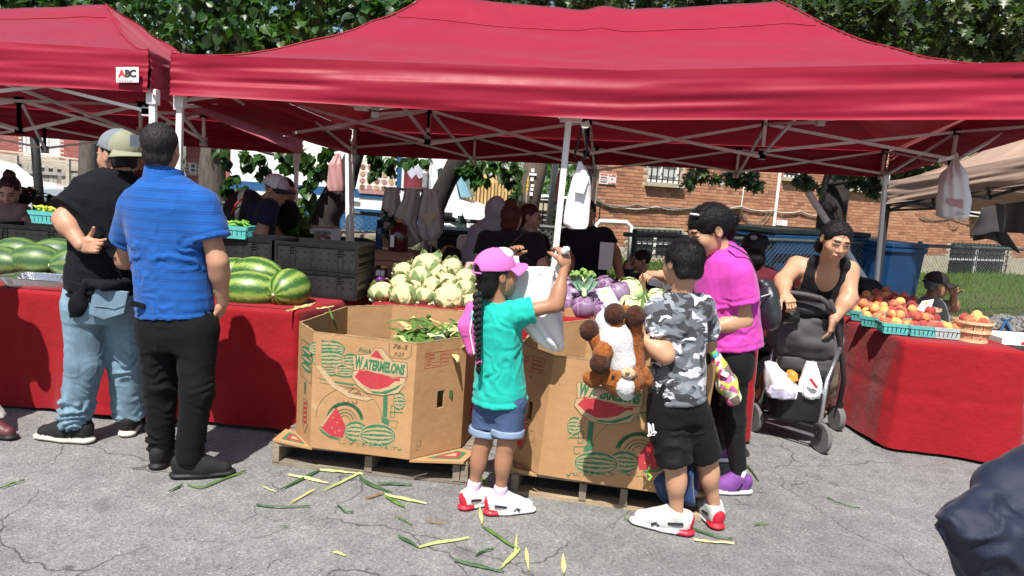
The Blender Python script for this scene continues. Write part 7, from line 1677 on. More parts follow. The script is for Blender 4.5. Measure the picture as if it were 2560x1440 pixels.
shirt(J,1.02,1.07,M_polo,.018,.60,.03,wr=wr,seed=3,sl_r=.075,name='polo_shirt',shape=[(-.12,.15,.11),(0,.165,.125),(.12,.168,.122),(.34,.162,.12),(.58,.176,.122),(.80,.195,.118),(.93,.165,.095),(1.02,.075,.06)],armg=1.12,amp=.0035)
cf=F(.0055);n_=J['neck'];cf.rc(n_-V(0,0,.02),n_+V(0,.0,.055),.100,.088,k=0);cf.rc(n_-V(0,0,.08),n_+V(0,0,.12),.088,.074,mode='sub',k=.003);cf.cut(n_+V(0,-.0,.046),(0,.25,1));cf.cut(n_-V(0,0,.04),(0,0,-1));fbuild('collar',cf,M_polop,t)
wr=[(P(430,850,3.6),.14,(.3,0,1),14,.006),(J['knL']+V(0,-.03,-.05),.16,(.1,0,1),15,.006),(J['knR']+V(0,-.03,-.05),.16,(-.1,0,1),15,.006),(J['anL']+V(0,0,.05),.12,(.15,0,1),22,.012),(J['anR']+V(0,0,.05),.12,(-.15,0,1),22,.012)]
trousers(J,1.02,1.03,M_bpants,.012,wr=wr,seed=5,r_kn=.072,r_an=.058,hipw=1.06)
for k,toe in(('L',(-.05,1)),('R',(.86,.30))):f,at,R=shoe_parts(J['an'+k],toe,1.12);fbuild('shoe',f,[M_bshoe,M_bsole],t)
hair_mesh(J['head'],J['_R'],1.02,CAP_HAIR+[('cut','cut',(0,-.06,-.075),(0,-.15,-1))],H_GREY,t,amp=.0018,flow=(120,120,120),tufts=4200,tl=.009,seed=4)
MB().box(P(345,762,3.53),(.035,.006,.012),rotm((0,1,0),.2)).build('pocket_flap',M_bpants,t)
# ---- man in black tee, jeans and backwards cap
M_btee=cloth('tee_black',(.0085,.0095,.012),sheen=.03,spec=.1);M_jean=mat('denim_light',(.165,.265,.345),.85,.42,3.2,.5,200,sheen=.05,vstr=(1.6,1.6,.7));M_jstitch=mat('denim_stitch',(.16,.24,.30),.8,.2,30);M_olive=cloth('cap_olive',(.26,.27,.18));M_capgrey=cloth('cap_grey_mesh',(.20,.23,.26),b=.6);M_wsole=mat('sole_cream',(.62,.58,.48),.7,.2,20);M_white_s=mat('shoe_white',(.78,.78,.78),.55,.08,20,.2,150)
J=dict(pelvis=P(262,735,4.00),neck=P(292,437,3.98),head=P(293,392,3.98),shL=P(212,498,3.93),shR=P(336,496,4.08),elL=P(160,548,3.84),wrL=P(203,612,3.78),elR=P(360,610,4.25),wrR=P(330,690,4.35),hipL=P(215,775,3.98),hipR=P(300,775,4.06),knL=P(212,905,3.96),knR=P(316,905,4.12),anL=P(184,1075,3.97),anR=P(322,1062,4.16))
J['anL'][2]=.10;J['anR'][2]=.10
fwd=nrm(V(-.93,.36,.0))
t=person('man in a black tee and light jeans with a backwards cap, hand behind his back',J,1.03,SK_TAN,head=(fwd,),g=1.08,armg=1.2,beard=True,hh=.0032,hands=(hand_parts(P(207,612,3.78),P(265,618,3.76)-P(207,612,3.78),(.1,-1,.25),.98,-1,(.22,.34,.42,.48),thumb=.75,spread=.14),))
wr=[(P(215,500,3.9),.14,(.6,0,1),14,.007),(P(300,640,3.9),.2,(.5,0,1),9,.008),(P(240,690,3.9),.14,(.2,0,1),15,.008),(P(280,530,3.9),.2,(1,0,.3),8,.006)]
shirt(J,1.03,1.08,M_btee,.020,.72,-.02,wr=wr,seed=13,sl_r=.088,shape=[(-.12,.15,.125),(0,.160,.125),(.12,.168,.122),(.34,.160,.12),(.58,.172,.125),(.80,.185,.120),(.93,.165,.095),(1.02,.075,.06)],armg=1.15)
wr=[(P(250,800,3.95),.16,(-.5,0,1),13,.006),(J['knL'],.2,(.2,0,1),11,.007),(J['knR'],.18,(.1,0,1),11,.007),(J['anL']+V(0,0,.05),.13,(.2,0,1),20,.014),(J['anR']+V(0,0,.05),.13,(.1,0,1),20,.014),(P(200,1000,3.95),.15,(.2,0,1),14,.008)]
tr_=trousers(J,1.03,1.06,M_jean,.020,name='jeans',wr=wr,seed=15,r_kn=.082,r_an=.070)
# back pocket and seams of the jeans
pk=[P(*q,3.835)for q in((236,722),(322,730),(312,782),(262,797),(226,783))];MB().prism(pk,(0,-.012,0)).build('pocket',M_jean,t)
MB().tube(pk+[pk[0]],.003,4).build('stitch',M_jstitch,t);MB().tube([P(236,765,3.818),P(270,768,3.818),P(285,772,3.818),P(312,762,3.818)],.0025,4).build('stitch',M_jstitch,t)
ap=F(.007);ap.loft(P(262,735,3.98),J['neck']-J['pelvis'],J['shR']-J['shL'],[(.02,.192,.150),(.08,.196,.153)],k=0);fbuild('apron_band',ap,M_btee,t,disp=wrinkle((),.004,20))
f=F(.007);f.chain([P(206,715,3.84),P(195,760,3.82),P(182,790,3.85)],[.022,.03,.022],n=(.3,-1,0),q=.35);f.chain([P(330,700,3.88),P(262,715,3.80),P(215,705,3.83)],[.02,.026,.02]);f.chain([P(215,705,3.80),P(190,780,3.83)],[.016,.028],n=(.3,-1,0),q=.4);fbuild('apron_tie',f,M_btee,t,disp=wrinkle((),.004,22))
for k,toe in(('L',(-1,.05)),('R',(-.35,1))):
 f,at,R=shoe_parts(J['an'+k]+(V(.02,0,0)if k=='L' else 0),toe,1.22);o=fbuild('shoe',f,[M_bshoe,M_wsole],t)
 if k=='L':pts=[at(.05-.001*i,y,z)for i,(y,z)in enumerate(((.135,.055),(.12,.038),(.09,.036),(.05,.05),(-.01,.075),(.05,.06),(.1,.05),(.12,.06)))];MB().tube(pts,.003,5).build('shoe_mark',M_white_s,o)
Rh=J['_R'];hair_mesh(J['head'],Rh,1.03,SHORT,H_BLACK,t,amp=.002,flow=(90,90,90),seed=8)
cp_=cap(J['head']+V(0,0,.012),Rh,1.06,M_olive,M_capgrey,M_olive,t,back=True,peak_len=.06,tilt=-.15)
Q=fr_fwd(V(.55,-.8,-.1));pc_=P(336,352,3.80);MB().box(pc_,(.022,.003,.03),fr_fwd(V(-.75,.65,.1))).build('patch',M_capgrey,cp_);
# ---- girl reaching up with a plastic bag
M_teal=cloth('tee_teal',(.014,.42,.345),b=.15);M_denim=mat('denim_dark',(.055,.09,.19),.85,.2,8,.4,330);M_denimc=mat('denim_cuff',(.22,.29,.42),.85,.15,12,.4,330);M_pinkcap=cloth('cap_pink',(.62,.16,.48),b=.3);M_pink=cloth('bag_pink',(.72,.12,.42),.6);M_sock=cloth('sock_lilac',(.68,.55,.72));M_rsole=mat('sole_red',(.55,.02,.04),.5,.1,20);M_dark=mat('shoe_dark',(.03,.035,.04),.5,.1,20);M_grey_s=mat('shoe_grey',(.55,.55,.53),.6,.1,20,.2,150)
gs=.74
J=dict(pelvis=P(1250,975,3.44),neck=P(1246,765,3.40),head=P(1243,690,3.40),shL=P(1208,785,3.46),shR=P(1298,783,3.36),elL=P(1250,735,3.66),wrL=P(1272,656,3.66),elR=P(1390,762,3.37),wrR=P(1412,665,3.42),hipL=P(1224,1010,3.47),hipR=P(1274,1010,3.41),knL=P(1208,1110,3.46),knR=P(1266,1112,3.40),anL=P(1180,1232,3.47),anR=P(1248,1250,3.42),calfL=V(-.7,-.7,0),calfR=V(-.7,-.7,0))
J['anL'][2]=.075;J['anR'][2]=.075
fwd=nrm(V(.86,.48,.05))
t=person('girl in a turquoise tee and pink cap with a long braid, holding a bag',J,gs,SK_BROWN,head=(fwd,),g=.85,armg=1.02,legs='shin',legg=1.02,hs=.90,h=.0075,hands=(hand_parts(P(1413,664,3.42),P(1408,618,3.44)-P(1413,664,3.42),(-.6,.75,0),.82,1,(.75,.8,.85,.9),thumb=.5,tcurl=.5),hand_parts(P(1272,654,3.64),P(1282,618,3.62)-P(1272,654,3.64),(.5,-.6,.2),.80,1,(.55,.6,.6,.6),thumb=.5)))
wr=[(P(1300,800,3.35),.08,(1,0,-.6),22,.006),(P(1240,960,3.38),.14,(.4,0,1),12,.006),(P(1220,850,3.38),.16,(1,0,.4),10,.005),(P(1290,900,3.36),.14,(1,0,-.5),10,.005),(P(1235,790,3.36),.08,(.5,0,1),18,.004)]
shirt(J,gs,1.0,M_teal,.020,.40,-.12,wr=wr,seed=23,dx=.87,shape=[(-.2,.196,.160),(0,.172,.138),(.2,.160,.125),(.45,.145,.115),(.7,.150,.112),(.88,.145,.095),(.96,.115,.08),(1.02,.07,.055)],sl_r=.075,h=.007)
wr=[(J['hipL'],.1,(.3,0,1),18,.003),(J['hipR'],.1,(.3,0,1),18,.003)]
trousers(J,gs,1.0,M_denim,.016,name='shorts',wr=wr,seed=25,hipw=.80,end=-.30,r_kn=.084,h=.007)
for k in 'LR':
 a,b=J['hip'+k],J['kn'+k];d=nrm(b-a);f=F(.006);e=lerp(a,b,.68);f.rc(e-d*.016,e+d*.016,.081,.082,k=0);f.cut(e-d*.018,-d,.2);f.cut(e+d*.016,d,.2);f.rc(e-d*.2,e+d*.2,.066,.066,mode='sub',k=.003);fbuild('cuff',f,M_denimc,t)
 f=F(.005);f.rc(J['an'+k]+V(0,0,-.03),lerp(J['an'+k],J['kn'+k],.20),.030,.0335,k=0);fbuild('sock',f,M_sock,t)
def kid_shoe(an,toe,s,t,upper):
 f,at,R=shoe_parts(an,toe,s,h=.0042);f.ell(at(0,-.075,.045),(.034*s,.028*s,.05*s),R,mode='paint',t=2)
 f.ell(at(0,-.05,.012),(.06*s,.055*s,.026*s),R,mode='paint',t=2)
 o=fbuild('shoe',f,[upper,M_white_s,M_rsole,M_dark],t)
 for sx in(-1,1):
  for y0,y1,z0_,z1_,w in((-.035,.03,.062,.052,.012),(.035,.075,.06,.034,.011),(.055,.10,.058,.032,.010)):
   a,b=at(sx*(.043+.02*max(0,y0)),y0,z0_),at(sx*(.047+.0*y1),y1,z1_);MB().bar(a,b,.004,w*s,up=(0,0,1)).build('side_mark',M_dark,o)
 for i in range(4):MB().tube([at(-.026,.045+i*.024,.083-i*.010),at(0,.05+i*.024,.093-i*.011),at(.026,.045+i*.024,.083-i*.010)],.0045*s,5).build('lace',M_white_s,o)
 return o
kid_shoe(J['anL'],(.62,.55),.92,t,M_white_s);kid_shoe(J['anR'],(.9,.28),.95,t,M_white_s)
Rh=J['_R'];hair_mesh(J['head'],Rh,.90,CAP_HAIR+[('add','e',(0,-.06,-.05),(.058,.045,.07)),('cut','cut',(0,0,-.115),(0,0,-1))],H_BLACK,t,amp=.0035,flow=(50,45,8),seed=18,tufts=1800,tl=.04,comb=(0,-.11,-.12))
cap(J['head']+V(0,0,.008),Rh,.96,M_pinkcap,M_pinkcap,M_pinkcap,t,peak_len=.06,tilt=.12)
wf=F(.0045);wf.ell(J['head']+Rh@(V(0,.03,.105)*.95),V(.06,.05,.035)*.95,Rh,k=.01);fbuild('cap_panel',wf,M_white_s,t)
# braid
f=F(.0045);bp=[P(1196,735,3.35),P(1194,800,3.32),P(1196,860,3.31),P(1197,905,3.31)];nb_=13
for i in range(nb_):
 u=i/(nb_-1);q=np.array([np.interp(u*3,range(4),[p[j]for p in bp])for j in range(3)]);r=.026*(1-.55*u)
 for sx in(-1,1):f.ell(q+V(sx*r*.42,0,(0 if sx>0 else-.009)),(r*.62,r*.7,.021),fr_fwd(V(sx*.55,0,-1),(0,1,0)),k=.003)
o=fbuild('braid',f,H_BLACK,t);MB().lathe(bp[-1],[(.013,-.008),(.015,0),(.013,.008)],10).build('hair_tie',M_pink,o)
f=F(.005);f.chain([bp[-1],P(1196,925,3.31),P(1197,935,3.31)],[.012,.008,.004]);fbuild('braid_tip',f,H_BLACK,o)
f=F(.006);f.chain([P(1182,770,3.46),P(1172,815,3.46),P(1180,875,3.46)],[.035,.05,.03],n=(0,1,0),q=.8);bgp=fbuild('small_backpack',f,M_pink,None,disp=wrinkle((),.003,12));tag(bgp,'small pink bag hanging at the girl left side','bag')
MB().tube([P(1183,775,3.42),P(1175,830,3.41),P(1185,885,3.42)],.004,5).build('zip',M_white_s,bgp)
# ---- boy in the camouflage tee holding a stuffed dog
def camo_fn(nt,N,L,b,tc,cs,nz,mapping):
 def blot(sc,off,th,st):
  mp=N.new('ShaderNodeMapping');mp.inputs['Scale'].default_value=st;mp.inputs['Location'].default_value=(off,off*.7,-off);L.new(tc.outputs['Object'],mp.inputs[0]);n=N.new('ShaderNodeTexNoise');n.inputs['Scale'].default_value=sc;n.inputs['Detail'].default_value=2.5;n.inputs['Roughness'].default_value=.45;n.inputs['Distortion'].default_value=.6;L.new(mp.outputs[0],n.inputs['Vector']);return math_(N,L,'GREATER_THAN',n.outputs['Fac'],th)
 c=mixc(N,L,blot(11,0,.52,(1,1,1.7)),(.13,.145,.165),(.045,.047,.052));c=mixc(N,L,blot(12,3.1,.555,(1,1,1.9)),c,(.62,.63,.67));c=mixc(N,L,blot(12,7.7,.61,(1,1,1.6)),c,(.24,.265,.30));L.new(c,b.inputs['Base Color'])
M_camo=cloth('camo_grey',(.3,.3,.3),fn=camo_fn,b=.15);M_bshort=cloth('shorts_black',(.008,.008,.009),.7,.02)
bs_=.84
J=dict(pelvis=P(1692,985,3.36),neck=P(1700,742,3.34),head=P(1706,660,3.34),shL=P(1646,778,3.34),shR=P(1752,768,3.38),elL=P(1664,888,3.24),wrL=P(1592,836,3.28),elR=P(1770,860,3.52),wrR=P(1700,840,3.66),hipL=P(1666,1040,3.36),hipR=P(1730,1035,3.40),knL=P(1688,1165,3.33),knR=P(1765,1145,3.44),anL=P(1692,1290,3.35),anR=P(1786,1272,3.47),calfL=V(.3,-.9,0),calfR=V(.3,-.9,0))
J['anL'][2]=.08;J['anR'][2]=.08
fwd=nrm(V(-.42,.88,-.10))
t=person('boy in a grey camouflage tee and black shorts holding a stuffed dog, back turned',J,bs_,SK_WARM,head=(fwd,),g=.85,armg=1.05,legs='shin',legg=1.08,hs=.95,h=.0075,hands=(hand_parts(P(1594,838,3.28),P(1566,806,3.26)-P(1594,838,3.28),(.6,.5,.35),.86,1,(.5,.55,.6,.6),thumb=.5),))
wr=[(P(1640,830,3.3),.09,(1,0,-.8),18,.005),(P(1700,930,3.3),.16,(.5,0,1),10,.007),(P(1740,840,3.3),.15,(1,0,.4),10,.006),(P(1690,800,3.3),.12,(.3,0,1),14,.004)]
shirt(J,bs_,1.0,M_camo,.020,.66,-.05,wr=wr,seed=33,dx=.85,sl_r=.076,shape=[(-.2,.158,.130),(0,.158,.132),(.2,.155,.125),(.45,.152,.118),(.7,.158,.115),(.88,.150,.098),(.96,.12,.085),(1.02,.07,.055)],h=.007)
cf=F(.0055);n_=J['neck'];cf.rc(n_-V(0,0,.02),n_+V(0,0,.015),.066,.060,k=0);cf.rc(n_-V(0,0,.08),n_+V(0,0,.09),.054,.052,mode='sub',k=.002);cf.cut(n_+V(0,0,.022),(0,.1,1));cf.cut(n_-V(0,0,.03),(0,0,-1));fbuild('collar',cf,M_camo,t)
wr=[(J['hipL']+V(0,0,-.1),.16,(.3,0,1),10,.006),(J['hipR']+V(0,0,-.1),.16,(-.3,0,1),10,.006)]
sh_=trousers(J,bs_,1.0,M_bshort,.014,name='shorts',wr=wr,seed=35,hipw=.9,end=-.04,r_kn=.088,h=.0072,shape=None)
M_wprint=mat('white_print',(.72,.72,.72),.6,.05,10)
q=[P(*p,3.262)for p in((1613,1052),(1617,1085),(1624,1060),(1628,1083),(1634,1078),(1622,1092),(1612,1092))];Rq=fr_fwd(V(.75,.65,0))
for a,b in(((1621,1058),(1623,1088)),((1625,1062),(1631,1088)),((1632,1060),(1635,1088)),((1619,1090),(1641,1080))):MB().bar(P(*a,3.268),P(*b,3.268),.007,.010,up=(0,-1,0)).build('white_mark',M_wprint,sh_)
for a,b in(((1618,1118),(1618,1130)),((1625,1119),(1625,1131)),((1618,1118),(1625,1131))):MB().bar(P(*a,3.262),P(*b,3.262),.004,.006,up=(0,-1,0)).build('red_mark',M_rsole,sh_)
kid_shoe(J['anL'],(-.93,.33),1.10,t,M_grey_s);kid_shoe(J['anR'],(-.1,1),1.05,t,M_grey_s)
Rh=J['_R'];hair_mesh(J['head'],Rh,.95,[('add','e',(0,-.022,.034),(.086,.102,.094)),('add','e',(0,-.055,-.025),(.073,.052,.062))]+EARS+[('cut','cut',(0,-.06,-.072),(0,-.2,-1))],H_BLACK,t,amp=.0025,flow=(60,60,40),tufts=5200,tl=.026,seed=24)
# ---- woman in the pink tee, profile to the left
M_ptee=cloth('tee_magenta',(.56,.055,.37),b=.15);M_legg=cloth('leggings_black',(.008,.008,.009),.7,.03,.1);M_purp=mat('shoe_purple',(.17,.05,.25),.7,.25,20,.3,150);M_socw=cloth('sock_white',(.7,.7,.7))
ps_=.93
J=dict(pelvis=P(1822,880,3.98),neck=P(1812,628,3.98),head=P(1772,578,3.95),shL=P(1792,682,4.14),shR=P(1845,688,3.84),elR=P(1858,800,3.86),wrR=P(1752,826,3.80),elL=P(1730,715,4.22),wrL=P(1652,688,4.16),hipL=P(1800,905,4.08),hipR=P(1830,905,3.92),knL=P(1795,1040,4.12),knR=P(1832,1050,3.92),anL=P(1795,1150,4.36),anR=P(1846,1212,3.88))
J['anL'][2]=.09;J['anR'][2]=.09
fwd=nrm(V(-.86,-.20,-.40))
t=person('woman in a bright pink tee and black leggings looking down, hair in a bun',J,ps_,SK_WARM,head=(fwd,),g=1.06,armg=1.18,hs=1.12,fat=1.05,hh=.0028,hands=(hand_parts(P(1652,688,4.16),P(1602,682,4.10)-P(1652,688,4.16),(0,.2,-1),.9,-1,(.5,.55,.6,.65),thumb=.4,tcurl=.6),hand_parts(P(1752,826,3.80),P(1700,830,3.80)-P(1752,826,3.80),(0,.3,-1),.9,1,(.5,.55,.6,.65))))
wr=[(P(1850,720,3.8),.1,(.3,0,1),16,.005),(P(1820,820,3.85),.16,(.2,0,1),12,.007),(P(1780,740,3.85),.14,(1,0,.7),12,.006)]
shirt(J,ps_,1.06,M_ptee,.018,.58,.06,wr=wr,seed=43,sl_r=.085,armg=1.15,shape=[(-.12,.155,.185),(0,.160,.178),(.12,.160,.170),(.34,.150,.158),(.58,.158,.158),(.78,.170,.140),(.93,.160,.108),(1.03,.085,.075)],neckr=.030)
trousers(J,ps_,1.05,M_legg,.004,name='leggings',wr=[(J['knR'],.12,(.1,0,1),16,.003),(J['anR']+V(0,0,.05),.08,(0,0,1),24,.004)],seed=45,r_kn=.072,r_an=.042,hipw=1.05)
f,at,R=shoe_parts(J['anR']+V(.0,0,0),(-1,-.15),1.0,h=.0042);o=fbuild('shoe',f,[M_purp,M_white_s],t)
for i in range(3):MB().bar(at(-.043,.0+i*.02,.07),at(-.046,.02+i*.02,.035),.004,.008).build('stripe',M_bshoe,o);MB().bar(at(.043,.0+i*.02,.07),at(.046,.02+i*.02,.035),.004,.008).build('stripe',M_bshoe,o)
f,at,R=shoe_parts(J['anL'],(-1,-.1),1.0,h=.0042);fbuild('shoe',f,[M_purp,M_white_s],t)
for k in 'LR':f=F(.005);f.rc(J['an'+k]+V(0,0,-.02),J['an'+k]+V(0,0,.035),.037,.036,k=0);fbuild('sock',f,M_socw,t)
Rh=J['_R'];hair_mesh(J['head'],Rh,1.12,[('add','e',(0,-.019,.036),(.087,.107,.094)),('add','c',(0,-.06,-.01),(0,-.085,-.045),.055,.035),('sub','e',(0,.100,-.062),(.105,.078,.088),dict(k=.03)),('sub','e',(.086,.012,-.035),(.022,.028,.042)),('sub','e',(-.086,.012,-.035),(.022,.028,.042)),('add','e',(0,-.130,.012),(.036,.031,.034),dict(k=.006)),('add','c',(0,-.09,.015),(0,-.11,.012),.022,.018)],H_BLACK,t,amp=.003,flow=(55,7,55),seed=34,tufts=3800,tl=.045,comb=(0,-.13,.012))
f=F(.004);f.rc(J['head']+Rh@V(-.062,.058,.118),J['head']+Rh@V(-.015,.075,.128),.006,k=0);fbuild('hair_clip',f,M_white_s,t)
# ---- woman behind the stroller, leaning forward, face to the camera
M_tank=cloth('tank_black',(.010,.010,.012),.8,.1,.15);M_khaki=cloth('trousers_khaki',(.16,.135,.095))
ws=1.10
J=dict(pelvis=P(2030,815,5.35),neck=P(2072,662,4.98),head=P(2090,602,4.84),shL=P(1992,664,5.10),shR=P(2122,676,4.98),elL=P(1957,702,4.98),wrL=P(1962,738,4.80),elR=P(2122,745,4.90),wrR=P(2084,798,4.85),hipL=P(1985,850,5.40),hipR=P(2070,850,5.40),knL=P(1945,930,5.45),knR=P(2060,950,5.45),anL=P(1898,990,5.62),anR=P(2050,1050,5.55))
J['anL'][2]=.1;J['anR'][2]=.1
fwd=nrm(V(-.02,-.95,-.34))
t=person('woman in a black tank top leaning over the stroller handle with a stern look',J,ws,SK_WARM,head=(fwd,(.10,0,1)),g=1.05,armg=1.14,legs='shin',hs=1.06,fat=1.08,hh=.0028,bare=True,hands=(hand_parts(P(1962,737,4.80),P(1975,752,4.74)-P(1962,737,4.80),(0,.6,-.7),.95,-1,(.7,.7,.7,.7),thumb=.4),hand_parts(P(2084,798,4.85),P(2078,825,4.85)-P(2084,798,4.85),(-.6,.5,0),.95,1,(.3,.3,.3,.3))))
nk,ax=J['neck'],nrm(J['neck']-J['pelvis']);lt=nrm(J['shR']-J['shL']);fw_=nrm(np.cross(lt,ax));fw_=fw_ if fw_[1]<0 else-fw_
f=F(.0075);torso_f(f,J,ws,1.07,.010,lo=-.02);L_=np.linalg.norm(nk-J['pelvis'])
for x in(-1,1):f.ell(lerp(J['pelvis'],nk,.62)+lt*x*.078+fw_*.085,(.088,.085,.082),k=.05)
for x in(-1,1):f.rc(nk+lt*x*.085+ax*.01,nk+lt*x*.105-ax*.20,.052,.06,k=.02)
f.ell(nk+fw_*.10+ax*.0,(.078,.12,.135),fr_fwd(fw_,ax),mode='sub',k=.01);f.rc(nk+ax*.12,nk-ax*.02,.07,.07,mode='sub',k=.01)
for x in(-1,1):f.ell(nk+lt*x*.215-ax*.06,(.075,.2,.17),fr_fwd(fw_,ax),mode='sub',k=.01)
fbuild('tank_top',f,M_tank,t,disp=wrinkle([(J['pelvis']+ax*.2,.2,ax,12,.004)],.002))
trousers(J,ws,1.0,M_khaki,.012,seed=55,end=.55,r_kn=.075,r_an=.07)
for k in 'LR':f,at,R=shoe_parts(J['an'+k],(-.5,-.8),1.0);f.cut(V(0,0,.045),(0,0,1));fbuild('sandal',f,[mat('sandal_tan',(.25,.13,.07),.7,.1,20),M_bsole],t)
Rh=J['_R'];hair_mesh(J['head'],Rh,1.06,[('add','e',(0,-.017,.034),(.081,.101,.089)),('sub','e',(0,.090,-.036),(.069,.062,.104),dict(k=.012)),('sub','e',(.084,.012,-.035),(.022,.028,.045)),('sub','e',(-.084,.012,-.035),(.022,.028,.045)),('add','c',(0,-.09,-.02),(.03,-.10,-.10),.05,.035)],H_BLACK,t,amp=.003,flow=(10,60,22),tufts=2600,tl=.04,comb=(.05,-.13,-.06),fat=1.08,seed=44)
# =================================================================== BACKGROUND PEOPLE
def bg_person(label,head_px,Y,fwd,shirt_m,skin,hair_ops,hair_m,sh,el,wr_,pel,s=1.0,sleeve=.5,g=1.0,seed=0,long_=False,up=(0,0,1),face_eyes=True,legs=True,pants=None,ease=.02,hs=None,neck=None,armg=1.05,hem=-.10,hair_k=None,beard=False):
 J=dict(head=P(*head_px,Y),pelvis=P(*pel,Y+.05));sp=[(P(*q[:2],Y+(q[2]if len(q)>2 else 0)))for q in sh];J['shL'],J['shR']=sp
 J['neck']=P(*neck,Y+.03)if neck else(J['shL']+J['shR'])/2+V(0,0,.06*s)
 for k,e,w in zip('LR',el,wr_):J['el'+k]=P(*e[:2],Y+(e[2]if len(e)>2 else 0));J['wr'+k]=P(*w[:2],Y+(w[2]if len(w)>2 else 0))
 hands=[hand_parts(J['wr'+k],J['wr'+k]-J['el'+k],(0,-.4,-1)if k=='L' else(0,-.4,-1),.95*s,1,(.45,)*4,h=.006)for k in 'LR']
 t=person(label,J,s,skin,head=(fwd,up),g=g,eyes=face_eyes,hands=hands,h=.011,hs=hs,armg=armg,beard=beard)
 shirt(J,s,g,shirt_m,ease,sleeve,hem,seed=seed,amp=.005,h=.010,long_=long_,wr=[(J['pelvis']+V(0,0,.15),.25,(.3,0,1),8,.006)])
 if legs:
  lat=nrm((J['shR']-J['shL'])*V(1,1,0))
  for k,sx in(('L',-1),('R',1)):J['hip'+k]=J['pelvis']+lat*sx*.085*s-V(0,0,.06);J['kn'+k]=V(J['hip'+k][0],J['hip'+k][1],.50*s);J['an'+k]=V(J['hip'+k][0],J['hip'+k][1],.09)
  trousers(J,s,g,pants or M_bpants,.016,seed=seed,h=.011)
  for k in 'LR':f,at,R=shoe_parts(J['an'+k],np.asarray(fwd)*V(1,1,0)+V(.01,0,0),1.05*s,h=.007);fbuild('shoe',f,[M_bshoe,M_bsole],t)
 if hair_ops:hair_mesh(J['head'],J['_R'],J['_hs'],hair_ops,hair_m,t,seed=seed,amp=.003)
 return t,J
BUN=CAP_HAIR+[('add','e',(0,-.06,.115),(.045,.045,.04)),('add','e',(.01,-.07,.13),(.03,.03,.03))]
M_mauve=cloth('top_mauve',(.24,.165,.145));M_navy=cloth('polo_navy',(.014,.016,.045));M_lav=cloth('hoodie_lavender',(.50,.50,.58));M_blacks=cloth('tee_black_shade',(.011,.011,.013));M_greyt=cloth('tee_grey',(.20,.19,.19));M_maroon=cloth('maroon_cloth',(.10,.012,.02));M_nv2=cloth('navy_dark',(.010,.013,.035))
bg_person('woman in a sleeveless mauve top looking down, hair in a topknot',(24,478),6.1,(.28,-.85,-.45),M_mauve,SK_FAIR,BUN,H_BROWN,[(-22,532),(58,528)],[(-40,580),(72,585)],[(0,600,-.15),(50,640,-.1)],(20,690),sleeve=0,seed=61)
tcap,Jc=bg_person('man in a navy polo and pale cap with a black backpack, bending to the right',(690,476),6.15,(.86,-.15,-.32),M_navy,SK_TAN,[('add','e',(0,-.014,.030),(.0765,.0965,.087)),('sub','e',(0,.085,-.035),(.068,.062,.092)),('cut','cut',(0,0,.0),(0,-.2,-1))],H_GREY,[(650,525,.16),(672,520,-.14)],[(690,590,.2),(652,585,-.18)],[(720,620,.1),(660,640,-.2)],(628,680),seed=63,neck=(655,508),sleeve=.62,g=1.05,armg=1.15)
M_palecap=cloth('cap_pale',(.50,.42,.50));M_capwhite=cloth('cap_white_mesh',(.72,.70,.74))
cap(Jc['head'],Jc['_R'],1.04,M_palecap,M_capwhite,M_nv2,tcap,tilt=.1)
M_pack=mat('backpack_black',(.010,.010,.012),.65,.25,12,.3,200)
f=F(.010);c=P(605,540,6.2);f.ell(c,(.17,.14,.24),rotm((0,1,0),.45),k=.05);f.ell(P(588,560,6.1),(.09,.10,.16),rotm((0,1,0),.35),k=.04);f.rc(P(640,490,6.1),P(668,530,5.98),.022,.022,k=.01);f.rc(P(668,530,5.98),P(640,590,6.0),.02,.018,k=.01)
bpk=fbuild('backpack',f,M_pack,None,disp=wrinkle((),.006,9));tag(bpk,'big black backpack worn by the man in the pale cap','backpack');MB().tube([P(578,535,6.02),P(590,510,6.03),P(612,492,6.05)],.006,5).build('zip',M_redcut,bpk)
bg_person('person in a loose black jacket bending behind the man in the pale cap',(712,478),6.6,(.9,-.1,-.3),M_blacks,SK_TAN,CAP_HAIR+[('add','e',(0,-.05,-.06),(.07,.06,.08))],H_BROWN,[(700,520,.15),(722,525,-.12)],[(740,570,.1),(752,580,-.1)],[(745,610,0),(770,612,-.1)],(690,670),seed=64,sleeve=1,long_=True,g=1.12,ease=.03)
th,Jh=bg_person('person in a pale lavender hoodie with the hood up, back turned',(1238,528),7.3,(.2,.95,.0),M_lav,SK_TAN,None,None,[(1192,580),(1258,578)],[(1172,640),(1262,640)],[(1190,668,-.1),(1250,690,.1)],(1222,720),seed=65,sleeve=1,long_=True,face_eyes=False,ease=.03,s=.95)
f=F(.008);f.ell(Jh['head']+V(0,-.01,.015),(.108,.125,.135),k=.03);f.ell(Jh['neck']+V(0,0,.0),(.14,.12,.08),k=.05);f.ell(Jh['head']+V(.03,.12,-.03),(.075,.09,.11),mode='sub',k=.02);fbuild('hood',f,M_lav,th,disp=wrinkle((),.007,10))
tb_,Jb=bg_person('woman in a black tee seen from behind with a dark red bun',(1278,548),6.05,(.25,.95,.05),M_blacks,SK_FAIR,[('add','e',(0,-.014,.032),(.083,.103,.09)),('add','e',(0,-.05,-.035),(.072,.05,.06)),('add','e',(0,-.04,.125),(.05,.05,.04)),('sub','e',(0,.095,-.04),(.068,.056,.09))],H_RED,[(1216,598),(1338,604)],[(1198,665,-.05),(1352,668,0)],[(1215,700,.15),(1330,700,.2)],(1275,760),seed=66,g=1.28,armg=1.25,sleeve=.62,face_eyes=False,s=1.05)
MB().tube([P(1312,578,5.86),P(1275,615,5.82),P(1232,665,5.80)],.011,6,flat=.4).build('shoulder_strap',mat('strap_brown',(.06,.03,.03),.6,.2,20),tb_)
